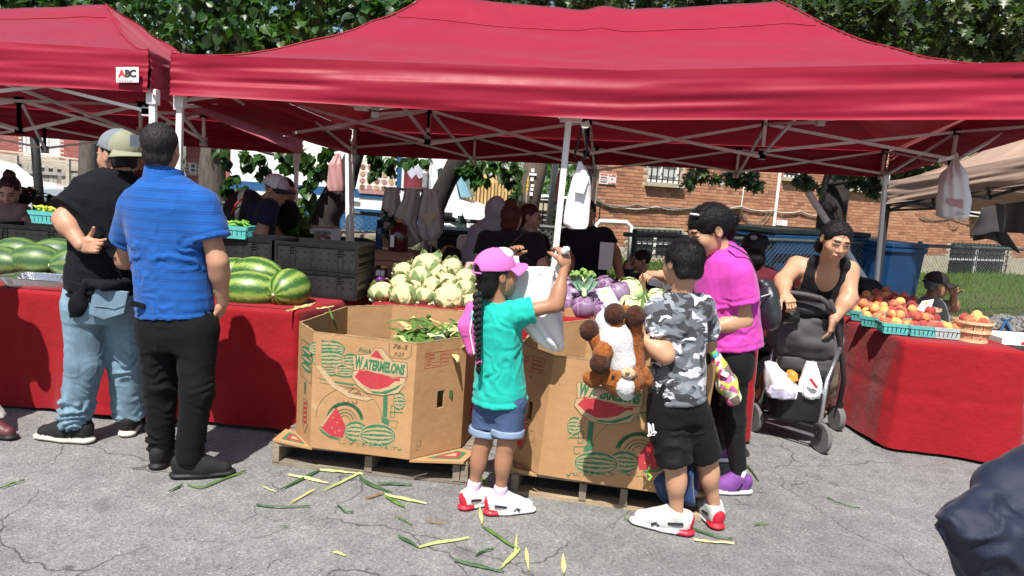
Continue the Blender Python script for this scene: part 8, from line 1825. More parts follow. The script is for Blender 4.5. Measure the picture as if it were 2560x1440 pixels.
tg_,Jg=bg_person('woman with glasses in a black tee smiling to the right beside the post',(1327,543),6.9,(.92,-.30,-.12),M_blacks,SK_FAIR,CAP_HAIR+[('add','c',(0,-.09,-.02),(0,-.10,-.11),.04,.03)],H_RED,[(1312,602,.15),(1352,605,-.12)],[(1322,660,.15),(1362,665,-.15)],[(1345,700,0),(1372,700,-.1)],(1335,750),seed=67,s=.97)
Rg=Jg['_R'];hg=Jg['head']
for x in(-1,1):MB().tube([hg+Rg@(V(x*.031+.019*math.cos(a),.101,.006+.016*math.sin(a))*.97)for a in np.linspace(0,6.283,13)],.002,5).build('glasses',M_black,tg_)
bg_person('man in a black tee leaning on the counter behind the white bag',(1466,535),6.75,(-.15,-.95,-.25),M_blacks,SK_BROWN,SHORT,H_BLACK,[(1418,592),(1512,590)],[(1420,650,-.1),(1536,632,-.05)],[(1425,690,-.25),(1550,686,-.2)],(1462,740),seed=68,g=1.18,armg=1.2,sleeve=.6,s=1.05)
bg_person('boy in a navy top with his hands at his mouth, seated behind the cabbages',(1602,652),6.85,(-.92,-.15,-.1),M_nv2,SK_TAN,[('add','e',(0,-.014,.036),(.082,.102,.090)),('sub','e',(0,.085,-.035),(.068,.062,.092)),('cut','cut',(0,-.06,-.045),(0,-.25,-1))],H_BLACK,[(1592,700,.12),(1625,704,-.10)],[(1545,720,.05),(1560,728,-.15)],[(1562,672,0),(1568,676,-.1)],(1620,790),seed=69,s=.84,sleeve=1,long_=True,legs=False)
td,Jd=bg_person('dark haired person in a maroon top behind the woman in pink',(1882,622),5.75,(.1,.9,0),M_maroon,SK_BROWN,[('add','e',(0,-.02,.03),(.1,.115,.105)),('add','e',(0,-.05,-.07),(.10,.07,.10)),('add','e',(.06,-.06,.07),(.05,.05,.05))],H_BLACK,[(1868,690),(1925,694)],[(1860,750),(1935,760)],[(1870,800),(1930,810)],(1890,830),seed=70,face_eyes=False,s=.95)
f=F(.006);f.ell(P(1884,594,5.6),(.03,.015,.02),k=0);fbuild('hair_clip',f,M_greyt,td)
ts,Js=bg_person('elderly man in a grey tee and dark cap seated by the lawn',(2342,714),6.95,(.95,-.12,-.08),M_greyt,SK_BROWN,SHORT,mat('hair_grey',(.12,.12,.12),.6,.3,60),[(2325,764,.16),(2338,766,-.14)],[(2385,770,.1),(2362,815,-.12)],[(2384,735,0),(2390,830,-.1)],(2318,860),seed=71,neck=(2328,748),g=1.08,legs=False,sleeve=.75)
cap(Js['head'],Js['_R'],1.05,mat('cap_dark',(.018,.014,.014),.8,.2,20),MATS['cap_dark'],MATS['cap_dark'],ts,tilt=.05)
tk,Jk=bg_person('child with dark hair and sunglasses behind the cauliflower, arm raised to the head',(1132,648),6.4,(-.2,-.9,-.2),M_lav,SK_BROWN,[('add','e',(0,-.016,.034),(.088,.106,.095)),('add','e',(0,-.05,-.04),(.085,.05,.08)),('sub','e',(0,.092,-.05),(.066,.056,.082))],H_BLACK,[(1102,702),(1160,704)],[(1080,662,-.05),(1172,740,0)],[(1104,632,0),(1160,765,-.1)],(1130,790),seed=72,s=.80,legs=False,sleeve=.3)
f=F(.005)
for x in(-1,1):f.ell(Jk['head']+Jk['_R']@(V(x*.032,.095,.006)*.8),V(.024,.008,.018),Jk['_R'],k=0)
f.rc(Jk['head']+Jk['_R']@(V(-.06,.085,.01)*.8),Jk['head']+Jk['_R']@(V(.06,.085,.01)*.8),.004,k=0);fbuild('sunglasses',f,M_black,tk)
tm,Jm=bg_person('person in a maroon cap mostly hidden behind the man in the blue polo',(352,402),5.9,(-.7,-.6,-.1),M_maroon,SK_BROWN,SHORT,H_BLACK,[(330,452),(395,455)],[(325,520),(405,520)],[(330,560),(400,560)],(360,640),seed=73)
cap(Jm['head'],Jm['_R'],1.05,M_maroon,M_maroon,M_maroon,tm)
# person outside the left edge: one trouser leg and a maroon shoe show, the shadow falls on the cloth
J=dict(pelvis=V(-3.22,3.86,.92),neck=V(-3.22,3.86,1.42),head=V(-3.2,3.88,1.58),shL=V(-3.40,3.90,1.36),shR=V(-3.04,3.82,1.36),elL=V(-3.46,3.95,1.1),wrL=V(-3.3,4.1,1.05),elR=V(-2.96,3.86,1.1),wrR=V(-3.05,4.05,1.12),hipL=V(-3.30,3.88,.86),hipR=V(-3.12,3.84,.86),knL=V(-3.3,3.92,.48),knR=V(-3.05,3.93,.48),anL=V(-3.3,3.9,.09),anR=V(-2.845,3.985,.09))
M_wtr=cloth('trousers_white',(.62,.60,.58));M_mshoe=mat('shoe_maroon',(.10,.025,.03),.5,.2,20)
t=person('person in white trousers and maroon shoes cut off by the left edge',J,1.0,SK_TAN,head=((0,1,0),),eyes=False,h=.011)
shirt(J,1.0,1.0,M_greyt,.02,.5,-.1,h=.01);trousers(J,1.0,1.0,M_wtr,.016,h=.009)
f,at,R=shoe_parts(J['anR']+V(-.05,-.02,0),(1,-.15),1.05);fbuild('shoe',f,[M_mshoe,M_bsole],t);f,at,R=shoe_parts(J['anL'],(1,.2),1.05);fbuild('shoe',f,[M_mshoe,M_bsole],t);hair_mesh(J['head'],J['_R'],1.0,SHORT,H_BLACK,t)
# person at the lower right corner: only the navy jacket shows
M_jack=mat('jacket_navy',(.009,.014,.036),.65,.12,6,.25,260,sheen=.08)
YJ=1.75
J=dict(pelvis=P(2760,1500,YJ+.1),neck=P(2760,1130,YJ),head=P(2770,1010,YJ));
t=empty('person',J['pelvis']*V(1,1,0),'person in a navy jacket at the lower right corner, only the bent sleeve showing','person')
f=F(.007);f.chain([P(2510,1225,YJ+.06),P(2640,1240,YJ+.06),P(2700,1400,YJ+.05)],[.075,.13,.18],k=.06)
f.chain([P(2385,1300,YJ-.04),P(2470,1325,YJ-.03),P(2600,1420,YJ)],[.030,.080,.12],k=.06);f.chain([P(2400,1330,YJ-.02),P(2480,1420,YJ),P(2560,1500,YJ)],[.03,.07,.10],k=.06);f.rc(P(2452,1262,YJ),P(2560,1330,YJ+.02),.022,.06,k=.05)
f.rc(P(2440,1190,YJ-.05),P(2520,1270,YJ-.05),.02,.03,mode='sub',k=.05);f.chain([P(2700,1400,YJ+.05),P(2720,1700,YJ+.05)],[.17,.17]);fbuild('jacket',f,M_jack,t,disp=wrinkle([(P(2480,1350,YJ-.1),.13,(.55,0,.8),7,.009)],.0012,5))
f=F(.010);f.rc(P(2720,1700,YJ+.05),P(2720,1700,YJ+.05)*V(1,1,0)+V(0,0,.1),.1,.06);f.rc(P(2740,1200,YJ+.05),P(2760,1150,YJ+.05),.06,.06);f.ell(P(2770,1080,YJ+.05),(.08,.095,.11));fbuild('body',f,SK_TAN,t)
# =================================================================== BAGS AND SMALL THINGS
M_plw=mat('plastic_white',(.92,.93,.93),.3,.02,10,.3,40,spec=.5,trans=.12,tcol=(.9,.9,.92));M_plp=mat('plastic_pinkish',(.70,.42,.42),.35,.08,8,.3,40,trans=.35,tcol=(.8,.35,.35));M_canv=mat('canvas_grey',(.50,.48,.45),.85,.1,7,.3,200);M_canvi=mat('canvas_inside',(.55,.45,.30),.85,.1,7)
def sil(name,rows,Y,depth,m,label,cat,fold=.012,nf=7,group=None,n=40,seed=0,parent=None,top_open=False,solid=0):
 """a closed body from silhouette rows (py, pxl, pxr[, y offset])"""
 L_=np.array([P(r[1],r[0],Y+(r[3]if len(r)>3 else 0))for r in rows]);Rr=np.array([P(r[2],r[0],Y+(r[3]if len(r)>3 else 0))for r in rows]);k=np.linspace(0,len(rows)-1,len(rows)*5)
 ip=lambda A:np.stack([np.interp(k,range(len(rows)),A[:,j])for j in range(3)],1);l,r=ip(L_),ip(Rr);a=np.arange(n)/n*2*math.pi;vs_=[]
 for i in range(len(k)):
  c,h=(l[i]+r[i])/2,(r[i]-l[i])/2;w=np.linalg.norm(h);d=min(depth,w*1.0)
  wob=1+fold/max(w,.02)*(np.sin(a*nf+2*math.sin(k[i]*.8)+seed)*.6+vnoise(np.stack([np.cos(a)*2.2,np.sin(a)*2.2,np.full(n,k[i]*.55)],1),seed)*1.2)
  vs_.append(c+(np.cos(a)*np.where(np.abs(np.cos(a))>.9,1,wob))[:,None]*h+(np.sin(a)*d*wob)[:,None]*V(0,1,0))
 mb=MB();f=[(i*n+j,i*n+(j+1)%n,(i+1)*n+(j+1)%n,(i+1)*n+j)for i in range(len(k)-1)for j in range(n)];f.append(tuple((len(k)-1)*n+j for j in range(n)))
 if not top_open:f.append(tuple(range(n-1,-1,-1)))
 mb.raw(np.concatenate(vs_),f);o=mb.build(name,m,parent,smooth=True,solid=solid);return tag(o,label,cat,group)
# bag in the girl's hands
o=sil('plastic_bag',[(672,1286,1406,.02),(690,1280,1404,.02),(735,1266,1400),(770,1272,1404),(810,1298,1408),(850,1334,1408),(872,1366,1404),(877,1386,1399)],3.52,.10,M_plw,'big white plastic bag held open in the girl hands','plastic bag',.016,8,seed=2,top_open=True,solid=.0015)
for a,b in(([(1284,640),(1280,690),(1290,740)],[(1296,640),(1304,690),(1330,720)]),([(1402,640),(1382,680),(1360,720)],[(1412,645),(1405,690),(1402,740)])):
 A=[P(*q,3.50)for q in a];B=[P(*q,3.54)for q in b];mb=MB();mb.grid(lambda u,v_,A=A,B=B:np.stack([np.interp(u*2,range(3),[lerp(A[i],B[i],0)[j]for i in range(3)])*(1-v_)+np.interp(u*2,range(3),[B[i][j]for i in range(3)])*v_+(.008*np.sin(v_*9+u*3)if j==1 else 0)for j in range(3)],1),12,6);mb.build('handle',M_plw,o,smooth=True,solid=.0015)
tag(fbuild('napkin',F(.004).ell(P(1416,624,3.405),(.017,.014,.015)).ell(P(1409,628,3.40),(.012,.01,.012)),M_white_s,disp=lambda v,N:.003*vnoise(v*160,2)),'crumpled white bag end in the girl right fist','napkin')
# white bag tied on the front leg
o=sil('plastic_bag',[(404,1446,1454),(412,1446,1458),(425,1440,1468),(440,1434,1474),(470,1424,1478),(500,1416,1477),(535,1410,1474),(560,1408,1470),(572,1422,1466)],5.30,.06,M_plw,'white shopping bag tied to the front middle canopy leg','plastic bag',.008,4,seed=5,group=None)
mb=MB();mb.prism([P(1440,432,5.22),P(1474,442,5.22),P(1459,484,5.20),P(1437,480,5.20)],(0,.01,0));mb.build('flap',M_plw,o)
# black cord loop and tag above it
cd=[P(*q,5.32)for q in((1462,292),(1452,330),(1440,372),(1436,392),(1446,404),(1460,398),(1468,376),(1464,330),(1460,292))];o=tag(MB().tube(cd,.008,6).build('cord_loop',M_black,smooth=True),'black bungee loop with a white tag hanging by the middle canopy leg','cord')
MB().prism([P(1452,308,5.28),P(1472,300,5.28),P(1476,316,5.28),P(1456,326,5.28)],(0,.003,0)).build('paper_tag',M_paper,o)
# bag with takeaway box hanging at the right
o=sil('plastic_bag',[(382,2385,2391),(396,2382,2394),(408,2376,2400),(428,2364,2410),(455,2352,2418),(490,2346,2421),(520,2343,2418),(540,2346,2413),(548,2368,2409)],6.5,.10,M_plw,'white takeaway bag knotted to the right canopy truss','plastic bag',.020,9,seed=8)
MB().grid(lambda u,v_:np.stack([np.interp(u,[0,1],[P(2346,402,6.45)[j],P(2386,392,6.45)[j]])+(.03*(v_-.5)if j==2 else 0)+(.01*np.sin(u*9)if j==1 else 0)for j in range(3)],1),10,3).build('knot_ear',M_plw,o,solid=.002)
MB().prism([P(2366,496,6.40),P(2412,500,6.40),P(2408,522,6.40),P(2374,512,6.40)],(0,.005,0)).build('box_shadow',M_plp,o);fq=P(2396,534,6.385)
MB().lathe(fq,[(.022,0),(.022,.002)],14,rotm((1,0,0),math.pi/2),caps=(True,True)).build('print',M_joint,o);MB().lathe(fq+V(.04,0,0),[(.012,0),(.012,.002)],14,rotm((1,0,0),math.pi/2)).build('print',M_joint,o)
# pink bags on the rear legs
o=sil('plastic_bag',[(384,842,850),(395,836,852),(412,822,856),(440,820,858),(465,818,860),(478,822,858)],8.3,.07,M_plp,'pinkish plastic bag hanging by the rear left canopy legs','plastic bag',.012,5,seed=9)
o=sil('plastic_bag',[(415,1402,1404),(440,1394,1406),(470,1388,1404),(500,1388,1402),(520,1396,1400)],8.25,.04,M_plp,'pinkish bag seen behind the front middle leg','plastic bag',.008,4,seed=11)
leg2=MB().bar(P(868,378,8.75),V(P(877,610,8.75)[0],8.75,0),.042,.042);tag(leg2.build('tent_leg',M_whitep),'second pale tent leg close to the rear left canopy leg','tent leg')
# canvas cloths hanging on a rack
rk=empty('bag_rack',P(1060,690,6.85)*V(1,1,0),'thin metal rack holding three grey canvas bags','rack')
b0_=P(1066,690,6.85);MB().tube([b0_*V(1,1,0),P(1068,470,6.85)],.014,8).build('upright',M_steel,rk);MB().tube([P(960,470,6.85),P(1100,478,6.85)],.010,8).build('top_bar',M_steel,rk)
for px in(1075,1084):MB().tube([P(px,560,6.95)*V(1,1,0),P(px-4,540,6.95)],.008,6).build('upright',M_steel,rk)
for i,(rows,lb)in enumerate((([(468,965,996),(490,958,1000),(530,952,1004),(565,950,988),(585,962,975)],'left grey canvas bag on the rack'),([(472,1012,1048),(500,1006,1052),(530,994,1048),(560,988,1042),(600,1010,1060),(618,1018,1030)],'middle grey canvas bag hanging lowest on the rack'),([(472,1060,1092),(500,1054,1096),(540,1050,1102),(580,1046,1104),(600,1058,1092)],'right grey canvas bag with its mouth folded open'))):
 o=sil('canvas_bag',rows,6.75-.05*i,.09,M_canv,lb,'canvas bag',.022,6,'canvas bags on the rack',seed=20+i)
 if i==2:MB().prism([P(1052,540,6.54),P(1072,530,6.53),P(1092,536,6.54),P(1070,568,6.54)],(0,.006,0)).build('opening',M_canvi,o)
 if i==1:MB().prism([P(1010,518,6.60),P(1020,516,6.60),P(1016,552,6.60),P(1000,545,6.60)],(0,.006,0)).build('opening',M_canvi,o)
# jug, bottle, basil basket, wooden crate, honey
M_jug=mat('jug_juice',(.07,.012,.014),.12,.2,6,spec=.6,coat=.4);M_cap_o=mat('cap_orange',(.5,.16,.03),.4,.1,10);M_bott=mat('bottle_blue',(.02,.06,.14),.15,.2,8,spec=.6);M_lwood=[mat('crate_wood_a',(.30,.16,.10),.8,.25,7,.4,50,vstr=(.4,3,3)),mat('crate_wood_b',(.36,.21,.13),.8,.25,7,.4,50,vstr=(.4,3,3))]
c=P(994,636,6.25);jz=.96;wcr=empty('wooden_crate',V(P(960,690,6.35)[0],6.35,.755),'brown wooden crate under the juice jug','crate');wc_=np.array(wcr.location)
for i in range(3):
 MB().box(wc_+V(0,-.17,.035+i*.068),(.27,.007,.030)).build('slat',M_lwood[i%2],wcr);MB().box(wc_+V(0,.17,.035+i*.068),(.27,.007,.030)).build('slat',M_lwood[(i+1)%2],wcr)
for sx in(-1,1):MB().box(wc_+V(sx*.262,0,.105),(.008,.162,.10)).build('end_board',M_lwood[1],wcr)
MB().box(wc_+V(0,0,.207),(.27,.178,.006)).build('top_board',M_lwood[0],wcr)
jx=P(992,690,6.28)[0];jug=empty('juice_jug',V(jx,6.28,.968),'dark red juice jug with an orange cap on the wooden crate','jug');jl=np.array(jug.location)
MB().lathe(jl,[(.0,0),(.075,.003),(.085,.015),(.085,.13),(.078,.17),(.045,.215),(.024,.235),(.022,.25)],24,caps=(False,True)).build('body',M_jug,jug,smooth=True);MB().lathe(jl+V(0,0,.248),[(.027,0),(.027,.025),(.024,.027)],16).build('cap',M_cap_o,jug);MB().tube([jl+V(.03,0,.23),jl+V(.07,0,.21),jl+V(.075,0,.16)],.01,7).build('handle',M_jug,jug);MB().box(jl+V(-.04,-.078,.09),(.018,.004,.05),rotz(-.4)).build('label',M_paper,jug)
bx_=P(945,690,6.4)[0];bt=empty('water_bottle',V(bx_,6.40,.968),'blue water bottle left of the potted basil','bottle');bl_=np.array(bt.location);MB().lathe(bl_,[(.032,0),(.036,.01),(.036,.17),(.03,.19)],18).build('body',M_bott,bt,smooth=True);MB().lathe(bl_+V(0,0,.19),[(.028,0),(.03,.05),(.02,.06)],16).build('lid',M_nv2,bt)
bb=wood_basket(V(P(968,690,6.42)[0],6.42,.968),.05,.07,.12,'small wooden basket with a basil plant on the wooden crate',M_lwood[1],10,(.95,.08),group=None);bbl=np.array(bb.location)
pl_=empty('basil_plant',bbl+V(0,0,.10),'dark leafy basil plant in the small wooden basket','plant');MB().tube([bbl+V(0,0,.05),bbl+V(0,0,.22)],.006,6).build('stem',M_stem,pl_);crown(pl_,[(bbl+V(0,0,.22),(.11,.11,.09),70)],'simple',.075,[LM[2],LM[0],LM[2],LM[1]],60,seed=31)
for i,px in enumerate((957,946)):
 h_=empty('honey_jar',V(P(px,700,5.72)[0],6.12,.755),('right' if i==0 else 'left')+' dark honey jar in front of the wooden crate','jar','honey jars');hl=V(P(px,700,6.12)[0],6.12,.755);h_.location=tuple(hl)
 MB().lathe(hl,[(.028,0),(.032,.008),(.032,.07),(.024,.082)],16).build('jar',mat('honey',(.06,.018,.008),.1,.1,10,spec=.6),h_,smooth=True);MB().lathe(hl+V(0,0,.082),[(.026,0),(.026,.018)],16).build('lid',M_cgold if i==0 else M_black,h_);MB().box(hl+V(0,-.032,.04),(.017,.002,.022)).build('label',M_paper,h_)
# carton with upside-down print, kale, greens
ck=P(803,590,6.9);kt=empty('produce_carton',ck-V(0,0,.09),'white produce carton with upside-down print beside the rear legs','carton');Rk=rotz(.35);kb=MB()
for x,y,hx,hy in((0,-.15,.16,.004),(0,.15,.16,.004),(-.156,0,.004,.146),(.156,0,.004,.146)):MB().box(ck+Rk@V(x,y,0),(hx,hy,.085),Rk).build('side',M_wbox,kt)
MB().box(ck+V(0,0,-.08),(.15,.14,.004),Rk).build('bottom',M_card,kt);MB().box(ck+Rk@V(0,.1,.075),(.15,.045,.003),Rk).build('flap',M_card,kt)
nk_=Rk@V(0,-1,0);Rt=np.stack([-(Rk@V(1,0,0)),-nk_,-Z3],1);sign_text('PEACHES',.035,M_pln,kt,ck+nk_*.157+V(0,0,-.052)+Rk@V(.0,0,.1),Rt,'lettering',off=.001)
for i in range(5):a=i*1.25;MB().lathe(ck+nk_*.157+Rk@V(.045*math.cos(a),0,-.01+.035*math.sin(a)),[(.028,0),(.028,.0015)],10,fr_fwd(Z3,-nk_)).build('fruit_print',FOOD[i%3],kt)
MB().bar(ck*V(1,1,0)+V(0,0,.3),ck*V(1,1,0)+V(0,.001,.3),.3,.6).build('stand',M_bcloth,kt)
def greens(name,c,rad,n,m,label,sz=.12,single=20,seed=3):
 t=empty(name,c-V(0,0,rad[2]),label,'vegetable');crown(t,[(c,rad,n)],'simple',sz,m,single,seed=seed);return t
greens('kale',P(820,622,6.5),(.20,.15,.07),160,[LM[2],mat('kale_dark',(.02,.05,.03),.7,.3,30),LM[2],LM[2]],'dark curly kale behind the crate stack');greens('lettuce',P(735,585,6.4),(.13,.12,.10),90,[LM[1],LM[3],LM[0],LM[3]],'yellow green leafy bunch held by the man in the pale cap');greens('kale',P(75,525,6.9),(.42,.25,.22),330,[mat('kale_red',(.025,.022,.018),.8,.3,30),LM[2],MATS['kale_red'],LM[2]],'dark leafy greens heaped behind the pepper basket at left')
for px,Y in((130,6.0),):greens('lettuce',P(px,518,Y),(.12,.1,.05),60,[mat('beet_red',(.05,.015,.02),.7,.3,30),MATS['kale_red'],MATS['beet_red'],LM[2]],'reddish leaves just behind the left pepper basket',.08)
ep=empty('eggplant',P(945,705,5.25),'long purple eggplants beside the cauliflower','eggplant',None)
M_egg=mat('eggplant_purple',(.10,.02,.14),.2,.2,8,spec=.6)
for i in range(1):fbuild('fruit',F(.005).chain([P(934,712,5.2),P(950,700,5.2),P(962,698,5.22)],[.018,.022,.012]),M_egg,ep)
MB().tube([P(962,698,5.22),P(970,696,5.22)],.006,6).build('stalk',M_stem,ep)
ep2=empty('eggplant',P(940,712,5.22),'shorter purple eggplant under the long one','eggplant');fbuild('fruit',F(.005).chain([P(932,722,5.25),P(948,715,5.25),P(958,716,5.25)],[.018,.02,.012]),M_egg,ep2)
# white carton on the right table, bag with blue ribbon behind it
wb=empty('white_carton',V(4.0,5.18,.722),'flat white carton with small red and black print on the black table','carton');wl_=V(P(2540,868,5.1)[0],5.1,.722)
A_,B_=P(2500,850,5.1),P(2600,866,5.1);wb.location=tuple(wl_);MB().box(wl_+V(.12,.12,.026),(.25,.16,.024)).build('box',M_wbox,wb,bevel=.003)
for x,m in((-.10,M_prd),(-.02,M_joint),(.06,M_prd),(.10,M_pln)):MB().box(wl_+V(.12+x,-.0415,.022),(.016,.001,.010)).build('print',m,wb)
o=sil('tied_bag',[(800,2512,2516),(812,2505,2522),(830,2496,2540),(850,2488,2552),(866,2486,2556)],6.9,.12,M_greyt,'grey bag tied with blue ribbon beyond the black table','bag',.01,5,seed=15);MB().tube([P(2496,838,6.76),P(2514,803,6.85),P(2528,797,6.85)],.012,6).build('ribbon',M_tb,o);MB().tube([P(2540,852,6.76),P(2516,804,6.85),P(2504,798,6.85)],.012,6).build('ribbon',M_tb,o)
tag(sil('dark_bag',[(690,2130,2150),(700,2120,2190),(720,2118,2206),(745,2118,2200),(760,2120,2196)],7.1,.22,M_pack,'black duffel behind the peach baskets','bag',.015,5,seed=16),None)
# leaning grey pole
p0_,p1_=P(2020,480,6.9),P(2152,685,7.1);tag(MB().tube([p0_,p1_,lerp(p0_,p1_,1.7)],.032,12).build('leaning_pole',M_whitep,smooth=True),'pale grey pole leaning behind the woman in the tank top','pole')
# pale cartons and papers on the rear counter
for i,(px,py,Y,w,h_,m,lb)in enumerate(((1452,692,5.9,.05,.03,M_plp,'small pink note on the rear counter'),(1515,640,6.5,.06,.12,M_wbox,'white paper standing beside the man in black'),(1640,700,6.0,.05,.05,M_wbox,'white box behind the boy ear'),(1672,730,5.9,.05,.09,M_wbox,'white carton near the boy neck'),(1335,690,6.2,.09,.02,M_wbox,'stack of pale trays by the woman in black'),(892,620,6.1,.05,.03,M_plp,'pink card on the crate edge'))):tag(MB().box(P(px,py,Y),(w,.012,h_),rotm((0,1,0),.15*(i%3-1))).build('paper_card' if i in(0,5,1)else 'paper_box',m),lb,'card' if i in(0,5,1)else 'box')
bq=sil('plastic_bag',[(588,1148,1180),(600,1142,1184),(620,1142,1184),(634,1150,1180)],7.6,.12,M_plw,'white liner bag on the basket behind the hoodie','plastic bag',.015,6,seed=17);wood_basket(V(P(1162,680,7.6)[0],7.6,P(1162,680,7.6)[2]),.13,.17,.18,'tall basket under the white liner bag',M_bwood[2],12,group=None)
tag(MB().box(P(1162,700,7.6)*V(1,1,0)+V(0,0,P(1162,680,7.6)[2]/2-.002),(.22,.2,P(1162,680,7.6)[2]/2-.003)).build('stand_box',M_card),'cardboard box under the tall basket','box')
tag(sil('plastic_bag',[(655,1166,1190),(670,1160,1196),(690,1160,1196)],5.6,.08,M_plp,'pink plastic bag left of the girl cap','plastic bag',.008,5,seed=18),None)
# =================================================================== STUFFED DOG
M_fbr=mat('plush_brown',(.062,.022,.013),.95,.5,50,1.0,160,sheen=.12,spec=.1);M_ftan=mat('plush_tan',(.30,.095,.022),.95,.4,50,1.0,160,sheen=.12,spec=.1);M_fwh=mat('plush_white',(.74,.74,.72),.95,.1,40,1.0,160,sheen=.4,spec=.1);M_fcr=mat('plush_cream',(.56,.40,.24),.95,.2,50,1.0,160,sheen=.4,spec=.1)
dg=empty('stuffed_dog',P(1545,990,3.22),'brown and white stuffed dog held upside down by the boy','stuffed toy');YD=3.20
fur=lambda a,sd:(lambda v,N:a*.35*vnoise(v*85,sd)+a*.45*vnoise(v*260,sd+1))
f=F(.006);f.chain([P(1520,805,YD+.02),P(1538,850,YD),P(1552,905,YD)],[.058,.068,.066],k=.03);fbuild('belly',f,M_fwh,dg,disp=fur(.003,1))
f=F(.006);f.chain([P(1560,790,YD+.09),P(1572,850,YD+.07),P(1582,915,YD+.06)],[.05,.06,.058],k=.03);fbuild('back',f,M_ftan,dg,disp=fur(.004,2))
f=F(.006);f.ell(P(1556,948,YD),(.098,.085,.078),k=.02);fbuild('head',f,M_ftan,dg,disp=fur(.004,3))
for ex in(1533,1590):fbuild('eye',F(.003).ell(P(ex,941,YD-(.076 if ex<1560 else.06)),(.008,.007,.008)),M_eyew and M_black,dg)
f=F(.005);f.ell(P(1562,962,YD-.058),(.045,.04,.048),k=.02);f.rc(P(1562,972,YD-.04),P(1568,985,YD+.0),.04,.03);fbuild('face_blaze',f,M_fwh,dg,disp=fur(.003,4));f=F(.005);f.ell(P(1570,934,YD-.075),(.032,.03,.026),k=.02);fbuild('muzzle',f,M_fcr,dg,disp=fur(.002,5));f=F(.004);f.ell(P(1569,930,YD-.108),(.011,.008,.008));fbuild('nose',f,M_fcr,dg)
f=F(.006);f.chain([P(1505,940,YD),P(1482,948,YD),P(1470,944,YD)],[.03,.034,.024],k=.02);fbuild('ear',f,M_ftan,dg,disp=fur(.004,6));f=F(.006);f.chain([P(1608,930,YD+.04),P(1616,950,YD+.05)],[.03,.034]);fbuild('ear',f,M_ftan,dg,disp=fur(.004,7));f=F(.005);f.chain([P(1520,972,YD+.03),P(1495,976,YD+.02),P(1490,990,YD+.0)],[.016,.015,.014]);fbuild('collar_tip',f,M_fcr,dg)
for(x,y,yo,r,m)in((1536,785,-.03,.046,M_fbr),(1588,790,.0,.046,M_fbr),(1474,826,.0,.045,M_fbr),(1500,908,-.07,.045,M_fbr)):
 f=F(.006);f.ell(P(x,y,YD+yo),(r,r*.9,r*1.05));fbuild('paw',f,m,dg,disp=fur(.004,x))
f=F(.006);f.chain([P(1538,800,YD-.02),P(1534,840,YD-.0)],[.035,.04]);f.chain([P(1488,845,YD),P(1506,880,YD)],[.034,.04]);fbuild('leg',f,M_ftan,dg,disp=fur(.003,9));f=F(.006);f.chain([P(1505,885,YD-.05),P(1518,870,YD-.03),P(1530,860,YD)],[.042,.04,.04]);fbuild('leg',f,M_ftan,dg,disp=fur(.003,10));f=F(.006);f.chain([P(1590,810,YD+.02),P(1584,860,YD+.05)],[.03,.036]);fbuild('leg',f,M_ftan,dg,disp=fur(.003,11))
# corn in the woman's hand, umbrella, backpack, blue sack
oc=empty('corn_ear',P(1612,690,4.1),'ear of corn held by its dry roots above the cabbages','corn');
for i in range(10):MB().tube([P(1606,682,4.08),P(1608+i%5*2-4,705,4.08+.004*i),P(1610+i%4*2,730,4.08)],.003,4).build('root',M_husk[4],oc)
for i in range(7):strip([P(1610,728,4.08),P(1606+i*4,765,4.05),P(1596+i*9,800+(i%3)*8,4.0)],.03,None,seed=70+i).build('husk',M_husk[(0,2,1)[i%3]],oc,smooth=True)
def umb_fn(nt,N,L,b,tc,cs,nz,mapping):
 v=N.new('ShaderNodeTexVoronoi');v.inputs['Scale'].default_value=26;L.new(mapping((1,1,1)),v.inputs['Vector']);s=N.new('ShaderNodeSeparateColor');L.new(v.outputs['Color'],s.inputs[0])
 L.new(ramp(N,L,s.outputs[0],[(0,(.55,.62,.10)),(.22,(.75,.78,.62)),(.45,(.42,.05,.16)),(.62,(.62,.16,.36)),(.8,(.16,.12,.10)),(.92,(.70,.66,.12))],'CONSTANT'),b.inputs['Base Color'])
M_umb=mat('umbrella_print',(.6,.5,.3),.45,0,spec=.4,fn=umb_fn);M_lime=mat('umbrella_lime',(.32,.72,.10),.4,.1,10);M_ublue=mat('umbrella_blue',(.05,.45,.62),.4,.1,10)
u=empty('folded_umbrella',P(1815,990,3.72),'folded umbrella with a colourful fruit print hanging beside the leggings','umbrella');YU=3.72
f=F(.005);f.chain([P(1790,888,YU),P(1800,920,YU),P(1818,960,YU),P(1836,996,YU)],[.022,.038,.052,.036],k=.02);f.rc(P(1836,996,YU),P(1828,1004,YU),.03,.02);fbuild('canopy',f,M_umb,u,disp=lambda v,N:.004*np.sin(np.arctan2((v-P(1815,950,YU))[:,1],(v-P(1815,950,YU))[:,0])*7))
fbuild('handle',F(.005).chain([P(1772,860,YU),P(1778,872,YU),P(1784,886,YU)],[.019,.019,.018]),M_lime,u);MB().tube([P(1784,882,YU),P(1788,890,YU)],.021,10).build('ring',M_ublue,u);MB().tube([P(1772,862,YU-.02),P(1757,856,YU-.02),P(1748,853,YU)],.005,5).build('wrist_strap',M_lime,u)
MB().box(P(1812,935,YU-.055),(.018,.004,.012),rotm((0,1,0),.4)).build('label',M_paper,u)
M_leath=mat('leather_black',(.022,.025,.030),.32,.25,12,.3,80,spec=.5)
f=F(.007);f.ell(P(1916,760,3.98),(.065,.12,.135),rotm((0,1,0),-.12),k=.03);f.ell(P(1926,790,3.95),(.05,.10,.075),k=.03);f.rc(P(1905,706,3.95),P(1925,712,3.98),.02,.02);bpw=fbuild('backpack',f,M_leath,None,disp=wrinkle((),.003,12));tag(bpw,'small black leather backpack on the back of the woman in pink','backpack')
